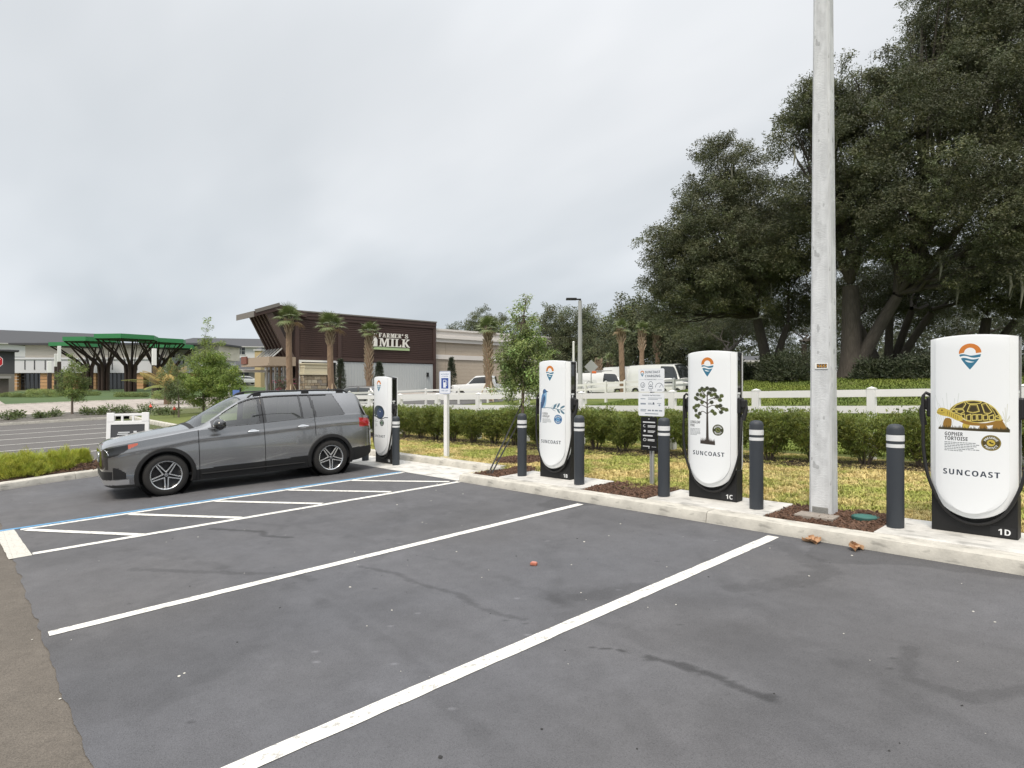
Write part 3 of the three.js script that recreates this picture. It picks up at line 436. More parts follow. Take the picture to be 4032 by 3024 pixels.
// ------------------------------------------------------------------ bollards
const slateM = std([0.037, 0.044, 0.054], 0.55, { bumpMap: rep(concB, 3), bumpScale: 0.001 }), bandM = std([0.72, 0.73, 0.74], 0.45);
function bollard(x, z, y, label) {
  const t = thing('bollard', label, 'bollard', [x, y, z], (x * 7) % 3), r = 0.078;
  part('post', new THREE.LatheGeometry([[0, -0.02], [r, -0.02], [r, 0.93]].map((p) => new THREE.Vector2(...p)), 28), slateM, t);
  part('cap', new THREE.LatheGeometry([[r + 0.001, 0.93], [r + 0.001, 0.985], [r - 0.006, 1.008], [r * 0.75, 1.026], [r * 0.4, 1.036], [0, 1.038]].map((p) => new THREE.Vector2(...p)), 28), slateM, t);
  for (const [a, b] of [[0.868, 0.928], [0.802, 0.838]]) part('white_band', new THREE.CylinderGeometry(r + 0.002, r + 0.002, b - a, 28, 1, true).translate(0, (a + b) / 2, 0), bandM, t);
}
bollard(-4.96, -0.44, lot(-4.9, -0.4) + 0.004, 'slate bollard with white bands between the SUV tail and station 1A');
bollard(-3.68, -0.46, lot(-3.7, -0.4) + 0.004, 'slate bollard with white bands at the right edge of station 1A');
bollard(0.2, -0.5, lot(0.2, -0.5) + 0.136, 'slate bollard with white bands left of the blue bird station 1B');
bollard(1.5, -0.46, lot(1.5, -0.5) + 0.136, 'slate bollard with white bands right of the blue bird station 1B');
bollard(2.99, -0.46, lot(3, -0.5) + 0.136, 'slate bollard with white bands in front of the black and white sign post');
bollard(4.25, -0.48, lot(4.2, -0.5) + 0.136, 'slate bollard with white bands right of the pine print station 1C');
bollard(5.68, -0.52, lot(5.7, -0.5) + 0.136, 'slate bollard with white bands between the concrete pole and tortoise station');

// ------------------------------------------------------------------ concrete lamp pole, its foot and covers
{
  const t = thing('lamp_pole', 'tall square pale concrete light pole standing in the mulch before the hedge', 'light pole', [4.885, G(4.88, -0.8) + 0.1, -0.79], 0.05);
  const H = 9.2, prof = (y) => 0.12 - 0.006 * y, ch = 0.022, rows = span(0, H, 46), pos = [], uv = [], idx = [];
  const sec = (w) => [[-w + ch, w], [w - ch, w], [w, w - ch], [w, -w + ch], [w - ch, -w], [-w + ch, -w], [-w, -w + ch], [-w, w - ch]];
  rows.forEach((y) => { const s = sec(prof(y)); let q = 0; for (let k = 0; k <= 8; k++) { const p = s[k % 8]; pos.push(p[0], y, p[1]); uv.push(k * 0.12, y); } });
  for (let j = 0; j < rows.length - 1; j++) for (let k = 0; k < 8; k++) { const a = j * 9 + k; idx.push(a, a + 1, a + 9, a + 1, a + 10, a + 9); }
  const g = new THREE.BufferGeometry(); g.setAttribute('position', new THREE.Float32BufferAttribute(pos, 3)); g.setAttribute('uv', new THREE.Float32BufferAttribute(uv, 2)); g.setIndex(idx);
  const pt = texOf(1024, (u, v, i, j) => { const f = fbm(u * 6, v * 6, 6, 221, 6), s = fbm(u * 40, v * 3, 4, 223, 0), h = hash(i, j, 225), k = fbm(u * 26, v * 26, 2, 227, 26); const q = 0.85 + 0.62 * (f - 0.5) + 0.2 * (s - 0.5) + 0.07 * (h - 0.5) - (k > 0.82 ? 0.25 : 0) - 0.2 * smooth(0.58, 0.7, f); return [q * 0.985, q, q * 1.02]; });
  part('shaft', toCreasedNormals(g, 0.3), std([0.78, 0.79, 0.795], 0.9, { map: rep(pt, 0.9, 0.42), bumpMap: rep(concB, 3), bumpScale: 0.006 }), t);
  part('grout_foot', rbox(-0.085, 0.09, 0, 0.105, 0.1, 0.123, 0.02), std([0.42, 0.42, 0.4], 0.95, { map: rep(concT, 2), bumpMap: rep(concB, 6), bumpScale: 0.01 }), t);
  const plate = canvasTex(256, 128, (c, w, h) => { c.fillStyle = '#e4e4e0'; c.fillRect(0, 0, w, h); for (let i = 0; i < 4; i++) { c.fillStyle = '#15130f'; c.fillRect(40 + i * 51, 10, 47, 96); c.fillStyle = '#d99a2b'; c.font = 'bold 84px sans-serif'; c.textAlign = 'center'; c.textBaseline = 'middle'; c.fillText('1422'[i], 64 + i * 51, 60); } });
  part('number_plate', rbox(-0.055, 0.085, 1.645, 1.71, 0.112, 0.119, 0.002, 1).translate(0, 0, 0), [std([0.8, 0.8, 0.78], 0.6)][0], t);
  part('number_tag', new THREE.PlaneGeometry(0.135, 0.06).translate(0.015, 1.678, 0.1205), std([1, 1, 1], 0.6, { map: plate }), t);
  const lamp = part('lamp_arm', bar([0, H - 0.15, 0], [0, H + 0.1, 1.3], 0.07, 0.07), std([0.05, 0.05, 0.055], 0.5), t); part('lamp_head', rbox(-0.2, 0.2, H + 0.06, H + 0.15, 1.2, 1.9, 0.02), std([0.05, 0.05, 0.055], 0.5), lamp);
  const cv = thing('utility_cover', 'square weathered concrete cover at the foot of the light pole', 'cover', [4.92, bedTop(4.92, -0.5) + 0.01, -0.5], 0.08);
  part('slab', rbox(-0.2, 0.2, -0.05, 0.025, -0.13, 0.12, 0.008), std([0.42, 0.37, 0.32], 0.95, { map: rep(concT, 2), bumpMap: rep(concB, 4), bumpScale: 0.006 }), cv);
  part('frame', [box(-0.16, 0.16, 0.02, 0.028, -0.1, -0.09), box(-0.16, 0.16, 0.02, 0.028, 0.08, 0.09)], std([0.3, 0.28, 0.25], 0.9), cv);
  const lid = thing('valve_lid', 'round green plastic irrigation valve lid in the mulch beside the pole', 'valve cover', [5.32, bedTop(5.32, -0.8) + 0.015, -0.78], 0);
  part('rim', new THREE.LatheGeometry([[0.0, -0.04], [0.135, -0.04], [0.135, 0.03], [0.122, 0.038], [0.118, 0.03]].map((p) => new THREE.Vector2(...p)), 32), std([0.02, 0.09, 0.075], 0.5), lid);
  part('lid', new THREE.LatheGeometry([[0, 0.04], [0.06, 0.039], [0.112, 0.034], [0.116, 0.026]].map((p) => new THREE.Vector2(...p)), 32), std([0.045, 0.17, 0.14], 0.5, { bumpMap: rep(concB, 2), bumpScale: 0.003 }), lid);
}

// ------------------------------------------------------------------ sign posts
const signWhite = (t) => std([0.95, 0.95, 0.96], 0.45, { map: t }), alu = std([0.52, 0.53, 0.54], 0.42, { metalness: 0.55 }), signEdge = std([0.7, 0.71, 0.72], 0.5);
function plateGeo(w, h, r, th = 0.004) {   // sign plate with rounded corners: [plate, printed face]
  const s = new THREE.Shape(), x = w / 2, y = h / 2; s.moveTo(-x + r, -y); s.lineTo(x - r, -y); s.absarc(x - r, -y + r, r, -Math.PI / 2, 0); s.lineTo(x, y - r); s.absarc(x - r, y - r, r, 0, Math.PI / 2); s.lineTo(-x + r, y); s.absarc(-x + r, y - r, r, Math.PI / 2, Math.PI); s.lineTo(-x, -y + r); s.absarc(-x + r, -y + r, r, Math.PI, Math.PI * 1.5);
  const f = new THREE.ShapeGeometry(s, 6), u = f.attributes.uv, p = f.attributes.position; for (let i = 0; i < u.count; i++) u.setXY(i, p.getX(i) / w + 0.5, p.getY(i) / h + 0.5);
  return [new THREE.ExtrudeGeometry(s, { depth: th, bevelEnabled: false, curveSegments: 6 }).translate(0, 0, -th), f.translate(0, 0, 0.0012)];
}
{
  const t = thing('sign_post', 'metal sign post with two white charging signs and a black sign', 'sign', [2.31, G(2.31, -1.14) + 0.1, -1.16], 0.06);
  part('post', [box(-0.028, 0.028, -0.05, 1.72, -0.028, -0.018), box(-0.028, -0.018, -0.05, 1.72, -0.028, 0.012), box(0.018, 0.028, -0.05, 1.72, -0.028, 0.012)], alu, t);
  const dims = [['charging_sign', 0.44, 0.345, 1.565, 0.03], ['instruction_sign', 0.44, 0.345, 1.205, 0.03], ['black_sign', 0.275, 0.5, 0.77, 0.025]];
  const draw = [
    (c, w, h) => { c.fillStyle = '#e9edf1'; c.fillRect(0, 0, w, h); pinLogo(c, 90, 84, 84, (v) => v, (v) => v, 1); c.fillStyle = '#3f4a5a'; c.font = 'bold 66px sans-serif'; c.fillText('SUNCOAST', 150, 92); c.font = 'bold 66px sans-serif'; c.fillText('CHARGING', 150, 168); c.fillStyle = '#8a94a0'; c.fillRect(20, 212, 110, 4); c.fillRect(430, 212, 120, 4); c.font = 'bold 28px sans-serif'; c.fillStyle = '#5b6674'; c.fillText('EV CHARGING ONLY', 140, 223);
      c.strokeStyle = '#4f5a69'; c.lineWidth = 9; c.beginPath(); c.arc(100, 320, 48, 0, 7); c.stroke(); c.beginPath(); c.moveTo(84, 300); c.lineTo(84, 320); c.moveTo(116, 300); c.lineTo(116, 320); c.arc(100, 322, 22, 0, 3.14); c.stroke(); c.beginPath(); c.arc(280, 296, 44, 0, 7); c.stroke(); c.strokeRect(236, 350, 88, 36); c.beginPath(); c.arc(280, 300, 14, 0.3, 3); c.stroke(); c.beginPath(); c.arc(470, 366, 84, Math.PI, 0); c.stroke(); c.beginPath(); c.moveTo(470, 366); c.lineTo(520, 310); c.stroke(); c.fillStyle = '#6a7480'; for (const [x, q] of [[65, 70], [250, 60], [425, 100]]) c.fillRect(x, 408, q, 14); },
    (c, w, h) => { c.fillStyle = '#e9edf1'; c.fillRect(0, 0, w, h); c.fillStyle = '#4f5a69'; c.font = 'bold 32px sans-serif'; c.textAlign = 'center'; c.fillText('CHARGING INSTRUCTIONS', w / 2, 62); c.fillStyle = '#8b95a1'; for (const [x, y, q, k] of [[50, 110, 110, 16], [220, 95, 310, 9], [220, 118, 220, 12], [50, 200, 120, 30], [220, 195, 80, 16], [220, 222, 150, 8], [420, 198, 90, 12], [455, 222, 36, 30], [50, 320, 130, 14], [50, 346, 120, 16], [215, 328, 74, 26], [370, 328, 70, 26], [460, 330, 74, 24], [150, 396, 300, 18]]) c.fillRect(x, y, q, k); c.fillStyle = '#4f5a69'; c.beginPath(); c.arc(342, 202, 20, 0, 7); c.arc(330, 340, 17, 0, 7); c.fill(); },
    (c, w, h) => { c.fillStyle = '#0c0c0e'; c.fillRect(0, 0, w, h); c.fillStyle = '#d9dcdf'; c.beginPath(); c.arc(w / 2, 46, 12, 0, 7); c.arc(w / 2, h - 60, 12, 0, 7); c.fill(); for (const [x, y, q, k] of [[40, 105, 250, 26], [140, 185, 160, 16], [140, 212, 150, 16], [140, 300, 150, 16], [140, 326, 130, 16], [40, 400, 200, 28], [140, 488, 140, 16], [140, 514, 140, 16], [40, 640, 140, 18], [220, 650, 90, 8]]) c.fillRect(x, y, q, k); c.strokeStyle = '#d9dcdf'; c.lineWidth = 10; c.beginPath(); c.arc(78, 200, 26, 1, 5); c.stroke(); c.beginPath(); c.arc(78, 312, 24, 0, 7); c.fill(); c.beginPath(); c.arc(78, 505, 28, 0, 7); c.stroke(); },
  ];
  dims.forEach(([n, w, h, y, r], i) => { const [a, b] = plateGeo(w, h, r), p = part(n, a.translate(i === 2 ? -0.035 : 0, y, 0.018 + (i === 2 ? 0.004 : 0)), i === 2 ? blackPlastic : signEdge, t); part('print', b.translate(i === 2 ? -0.035 : 0, y, 0.018 + (i === 2 ? 0.004 : 0)), signWhite(canvasTex(i === 2 ? 330 : 580, i === 2 ? 740 : 450, draw[i])), p); });
  const e = thing('sign_post', 'white accessible charging sign on a white square post at the back kerb', 'sign', [-3.1, G(-3.1, -1.34) + 0.09, -1.36], 0.25);
  part('post', rbox(-0.045, 0.045, -0.02, 1.86, -0.045, 0.045, 0.008), std([0.8, 0.8, 0.8], 0.5), e); part('foot', rbox(-0.16, 0.16, -0.05, 0.03, -0.16, 0.16, 0.01), slabM, e);
  const [a, b] = plateGeo(0.31, 0.49, 0.03), p = part('sign_plate', a.translate(-0.0, 1.63, 0.056), signEdge, e);
  part('print', b.translate(0, 1.63, 0.056), signWhite(canvasTex(320, 520, (c, w, h) => { c.fillStyle = '#e6eaf2'; c.fillRect(0, 0, w, h); c.strokeStyle = '#5f76a8'; c.lineWidth = 7; c.strokeRect(10, 10, w - 20, h - 20); c.fillStyle = '#6478a4'; c.font = 'bold 40px sans-serif'; c.textAlign = 'center'; c.fillText('ACCESSIBLE', w / 2, 86, 250); c.font = 'bold 28px sans-serif'; c.fillText('EV CHARGING', w / 2, 130, 190); c.fillStyle = '#34509a'; c.fillRect(58, 160, 204, 240); c.fillStyle = '#e6eaf2'; c.fillRect(112, 200, 80, 180); c.fillStyle = '#34509a'; c.fillRect(126, 214, 52, 44); c.strokeStyle = '#e6eaf2'; c.lineWidth = 12; c.beginPath(); c.moveTo(192, 330); c.lineTo(214, 330); c.lineTo(220, 240); c.lineTo(206, 216); c.stroke(); c.fillStyle = '#7b8cb2'; c.font = 'bold 46px sans-serif'; c.fillText('USE LAST', w / 2, 462, 220); })), p);
}
// ------------------------------------------------------------------ white A-frame board on the island kerb behind the SUV
{
  const t = thing('sandwich_board', 'white plastic A-frame board with dark panel standing behind the SUV bonnet', 'A-frame sign', [-7.72, lot(-7.5, 3.8) + 0.09, 3.72], 1.3), w = std([0.78, 0.78, 0.78], 0.45);
  for (const s of [1, -1]) {
    const f = part('frame', [rbox(-0.39, -0.31, 0, 1.08, -0.025, 0.025, 0.01), rbox(0.31, 0.39, 0, 1.08, -0.025, 0.025, 0.01), rbox(-0.32, 0.32, 0.98, 1.06, -0.025, 0.025, 0.01), rbox(-0.32, 0.32, 0.08, 0.2, -0.025, 0.025, 0.01), rbox(-0.39, -0.25, 1.04, 1.24, -0.03, 0.03, 0.012), rbox(0.25, 0.39, 1.04, 1.24, -0.03, 0.03, 0.012), rbox(-0.26, 0.26, 1.17, 1.22, -0.022, 0.022, 0.01), rbox(-0.13, -0.09, 1.05, 1.19, -0.02, 0.02, 0.006), rbox(0.07, 0.11, 1.05, 1.19, -0.02, 0.02, 0.006)], w, t);
    f.rotation.x = -s * 0.2; f.position.z = s * 0.25;
    part('panel', rbox(-0.315, 0.315, 0.19, 0.985, s * 0.004 - 0.006, s * 0.004 + 0.006, 0.003, 1), std([0.055, 0.056, 0.06], 0.5), f);
    if (s > 0) part('print', new THREE.PlaneGeometry(0.6, 0.77).translate(0, 0.587, 0.0112), std([1, 1, 1], 0.5, { map: canvasTex(256, 330, (c, a, b) => { c.fillStyle = '#404145'; c.fillRect(0, 0, a, b); c.fillStyle = '#d5d8da'; c.fillRect(52, 62, 90, 9); c.fillRect(46, 78, 84, 9); c.fillRect(172, 56, 26, 30); c.fillRect(46, 130, 150, 10); c.fillRect(46, 156, 120, 10); }) }), f);
  }
}
// ------------------------------------------------------------------ small litter on the lot
{
  const leafM = std([0.45, 0.27, 0.15], 0.8);
  function dryLeaf(seed) { const r = rngOf(seed), pos = [], idx = [], n = 9; for (let i = 0; i <= n; i++) for (let k = 0; k <= 4; k++) { const u = i / n, w = 0.045 * Math.sin(Math.PI * Math.min(1, u * 1.05)) * (0.75 + 0.5 * hash(i, k, seed)), s = (k - 2) / 2; pos.push((u - 0.5) * 0.15, 0.012 + 0.03 * Math.abs(s) ** 1.5 * (0.6 + r() * 0.8) + 0.012 * Math.sin(u * 5 + seed), s * w); } for (let i = 0; i < n; i++) for (let k = 0; k < 4; k++) { const a = i * 5 + k; idx.push(a, a + 5, a + 1, a + 1, a + 5, a + 6); } const g = new THREE.BufferGeometry(); g.setAttribute('position', new THREE.Float32BufferAttribute(pos, 3)); g.setIndex(idx); g.computeVertexNormals(); return g; }
  const put = (x, z, turn, label, seeds) => { const t = thing('dry_leaf', label, 'leaf', [x, lot(x, z), z], turn, 'dry leaves against the kerb'); seeds.forEach((s, i) => { const m = part(i ? 'leaf_lobe' : 'leaf_blade', dryLeaf(s), leafM, t); m.rotation.set(0.2 * i, i * 1.9, 0.15 * i); m.position.set(0.02 * i, 0.004 * i, 0.015 * i); }); };
  put(5.08, 0.07, 0.6, 'curled brown leaf at the kerb below the utility cover', [3, 5, 8]); put(5.5, 0.09, 2.1, 'curled brown leaf at the kerb below the bollard by the tortoise station', [11, 14, 19]);
  const b = thing('brick_chip', 'small broken red brick piece lying in the middle stall', 'brick', [3.52, lot(3.52, 2.46), 2.46], 0.5); part('chip', rbox(-0.032, 0.032, 0, 0.028, -0.022, 0.022, 0.008), std([0.5, 0.17, 0.11], 0.9, { bumpMap: rep(concB, 6), bumpScale: 0.004 }), b); part('broken_face', rbox(-0.02, 0.026, 0.02, 0.034, -0.014, 0.016, 0.006), std([0.55, 0.25, 0.2], 0.95), b);
  const r = rngOf(77), bits = [], tri = new THREE.IcosahedronGeometry(0.011, 0).scale(1, 0.35, 0.8);
  for (let i = 0; i < 150; i++) { const x = -1 + r() * 9.5, z = 0.2 + r() * 6, s = 0.3 + r() * r() * 1.1, w = r() > 0.45; bits.push([x, lot(x, z) + 0.002, z, r() * 6, s, s, s * (0.5 + r()), 0, w ? 0.62 : 0.03, w ? 0.6 : 0.03, w ? 0.54 : 0.03]); }
  tag(scatter('litter', tri, std([1, 1, 1], 0.9), bits), 'tiny pale and dark crumbs scattered over the sealed stalls', 'litter');
}
// ------------------------------------------------------------------ vehicles
// A body is lofted along its length from smooth profiles; its faces are sorted into the panels, lamps and panes that they belong to. z forward, x left, y up.
function carShell(P, cls, detail = 1) {
  const f = {}; for (const k of ['w', 'yb', 'belt', 'xre', 'yre', 'yc']) f[k] = pchip(P[k].map((p) => p[0]).reverse(), P[k].map((p) => p[1]).reverse());
  const side = (z, y) => { const w = f.w(z), b = f.belt(z), t = y < 0.6 ? (0.6 - y) / 0.42 : (y - 0.6) / 0.5; return w * (1 - (y < 0.6 ? 0.05 : 0.045) * t * t) + (P.crease || 0) * Math.exp(-(((y - b + 0.15) / 0.035) ** 2)) * smooth(0.5, 0.8, w); };
  let zs = []; const n = Math.round(150 * detail);
  for (let i = 0; i <= n; i++) zs.push(lerp(P.z1, P.z0, i / n)); const eps = 0.06; for (let i = 1; i < 14 * detail; i++) zs.push(P.z1 - (eps * i) / (14 * detail) * 3, P.z0 + (eps * i) / (14 * detail) * 2);
  for (const s of P.seams || []) { zs = zs.filter((z) => Math.abs(z - s[0]) > 0.012); zs.push(s[0], s[0] - 0.007, s[0] + 0.007); }
  zs = [...new Set(zs.map((z) => +z.toFixed(4)))].sort((a, b) => b - a);
  const NB = 3, NS = Math.round(40 * detail), NG = Math.round(22 * detail), NT = Math.round(18 * detail), R = NB + NS + NG + NT;
  const pos = [], row = [], at = (z, k) => {
    const yb = f.yb(z), b = f.belt(z), xr = f.xre(z), yr = f.yre(z), yc = f.yc(z);
    if (k < NB) return [side(z, yb) * 0.97 * (k / NB), yb + 0.015 * (1 - k / NB)];
    if (k <= NB + NS) { const y = lerp(yb, b, (k - NB) / NS); let x = side(z, y); for (const [s, lo, hi] of P.seams || []) if (Math.abs(z - s) < 1e-4 && y > lo && y < hi) x -= 0.014; return [Math.max(x, 0.02), y]; }
    const xb = side(z, b) - 0.004;
    if (k <= NB + NS + NG) { const v = (k - NB - NS) / NG; let y = lerp(b, yr, v); let x = lerp(xb, xr, v) + (P.bow || 0.02) * Math.sin(Math.PI * v); for (const [s, lo, hi] of P.seams || []) if (Math.abs(z - s) < 1e-4 && y > lo && y < hi) x -= 0.01; if (P.hoodSeam && k === NB + NS + NG && z > P.hoodSeam[0] && z < P.hoodSeam[1]) y -= 0.012; return [x, y]; }
    const t = (k - NB - NS - NG) / NT, x = xr * (1 - t); return [x, lerp(yr, yc, 1 - (x / xr) ** 2)];
  };
  const half = zs.map((z) => Array.from({ length: R + 1 }, (_, k) => at(z, k)));
  for (const s of [1, -1]) zs.forEach((z, i) => half[i].forEach(([x, y]) => pos.push(s * x, y, z)));
  const m = R + 1, off = zs.length * m, tri = [], kind = [];
  for (const s of [0, 1]) for (let i = 0; i < zs.length - 1; i++) for (let k = 0; k < R; k++) {
    const a = s * off + i * m + k, b = a + 1, c = a + m, d = c + 1; tri.push(s ? [a, b, c, b, d, c] : [a, c, b, b, c, d]);
    const z = (zs[i] + zs[i + 1]) / 2, p = half[i][k], q = half[i + 1][k + 1]; kind.push(cls(z, (p[1] + q[1]) / 2, (p[0] + q[0]) / 2, k < NB ? 'under' : k < NB + NS ? 'side' : k < NB + NS + NG ? 'green' : 'top', f, s ? -1 : 1));
  }
  for (const i of [0, zs.length - 1]) for (let k = 0; k < R; k++) { const a = i * m + k, b = a + 1, c = off + a, d = off + b; tri.push([a, b, c, b, d, c]); const p = half[i][k]; kind.push(cls(zs[i], p[1], 0.2, 'cap', f, 1)); }
  const g = new THREE.BufferGeometry(); g.setAttribute('position', new THREE.Float32BufferAttribute(pos, 3)); g.setIndex(tri.flat());
  // smooth normals across everything but the sharp folds
  const w = toCreasedNormals(g, 0.55), np = w.attributes.position.array, nn = w.attributes.normal.array, out = {};
  tri.forEach((t, i) => { const key = kind[i]; if (key) (out[key] ??= []).push(i); });
  const geo = (key, inset = 0) => { const list = out[key] || [], A = new Float32Array(list.length * 18), N = new Float32Array(list.length * 18); list.forEach((i, j) => { for (let q = 0; q < 18; q++) { A[j * 18 + q] = np[i * 18 + q] - inset * nn[i * 18 + q]; N[j * 18 + q] = nn[i * 18 + q]; } }); const r = new THREE.BufferGeometry(); r.setAttribute('position', new THREE.BufferAttribute(A, 3)); r.setAttribute('normal', new THREE.BufferAttribute(N, 3)); return r; };
  return { geo, keys: Object.keys(out), f, side };
}
function wheelParts(t, x, z, r, rimR, width, m, flip, simple) {
  const w = new THREE.Group(); w.name = 'wheel'; w.position.set(x, r, z); if (flip < 0) w.rotation.y = Math.PI; t.add(w);
  const h = width / 2, L = (pts, n = 40) => new THREE.LatheGeometry(pts.map((p) => new THREE.Vector2(...p)), n).rotateZ(-Math.PI / 2);
  part('tyre', L([[rimR, -h], [rimR + 0.03, -h - 0.006], [r - 0.03, -h], [r - 0.006, -h + 0.03], [r, -h + 0.05], [r, h - 0.05], [r - 0.006, h - 0.03], [r - 0.03, h], [rimR + 0.03, h + 0.006], [rimR, h - 0.004]]), m.tyre, w);
  if (simple) { part('rim', L([[0, h - 0.03], [rimR * 0.5, h - 0.02], [rimR * 0.9, h - 0.01], [rimR + 0.004, h]], 20), m.rim, w); return w; }
  part('rim', [L([[rimR - 0.016, h - 0.03], [rimR - 0.012, h - 0.002], [rimR + 0.004, h]]), ...spokes(h, rimR)], m.rim, w);
  part('rim_barrel', L([[0, h - 0.09], [rimR * 0.6, h - 0.085], [rimR - 0.015, h - 0.06], [rimR - 0.01, h - 0.02]]), m.dark, w);
  part('hub_cap', L([[0, h - 0.012], [0.03, h - 0.013], [0.034, h - 0.03]], 24), m.hub, w);
  part('hub_emblem', [new THREE.TorusGeometry(0.02, 0.003, 6, 24).rotateY(Math.PI / 2).translate(h - 0.01, 0, 0), ...[0, 1, 2].map((k) => bar([h - 0.01, 0, 0], [h - 0.01, Math.cos(k * 2.094) * 0.02, Math.sin(k * 2.094) * 0.02], 0.004))], m.rim, w);
  return w;
}
function spokes(h, R) {
  const out = [];
  for (let k = 0; k < 5; k++) for (const s of [-1, 1]) {
    const a = (k / 5) * 6.2832 - Math.PI / 2, P = (r, o) => [Math.cos(a) * r - Math.sin(a) * o, Math.sin(a) * r + Math.cos(a) * o], sh = new THREE.Shape();
    const pts = [P(0.028, s * 0.02), P(0.05, s * 0.036), P(R - 0.008, s * 0.026), P(R - 0.008, s * 0.009)]; pts.forEach((p, i) => (i ? sh.lineTo(...p) : sh.moveTo(...p)));
    out.push(new THREE.ExtrudeGeometry(sh, { depth: 0.02, bevelEnabled: true, bevelSize: 0.003, bevelThickness: 0.004, bevelSegments: 1 }).rotateY(Math.PI / 2).translate(h - 0.036, 0, 0));
  }
  return out;
}
const tyreM = std([0.022, 0.021, 0.02], 0.85), rimM = std([0.62, 0.63, 0.64], 0.22, { metalness: 0.9 }), darkM = std([0.01, 0.01, 0.011], 0.45), satinM = std([0.0075, 0.0075, 0.008], 0.72), hubM = std([0.12, 0.12, 0.13], 0.3, { metalness: 0.7 });
const WM = { tyre: tyreM, rim: rimM, dark: darkM, hub: hubM };
const chromeM = std([0.7, 0.71, 0.72], 0.16, { metalness: 0.95 });
const glassM = (c, more) => new THREE.MeshPhysicalMaterial({ color: new THREE.Color().setRGB(...c), transmission: 1, thickness: 0, roughness: 0.02, ior: 1.52, side: THREE.DoubleSide, ...more });
const clearPane = glassM([0.72, 0.78, 0.75], { ior: 2.1 }), tintPane = glassM([0.14, 0.145, 0.145], { ior: 2.35 });
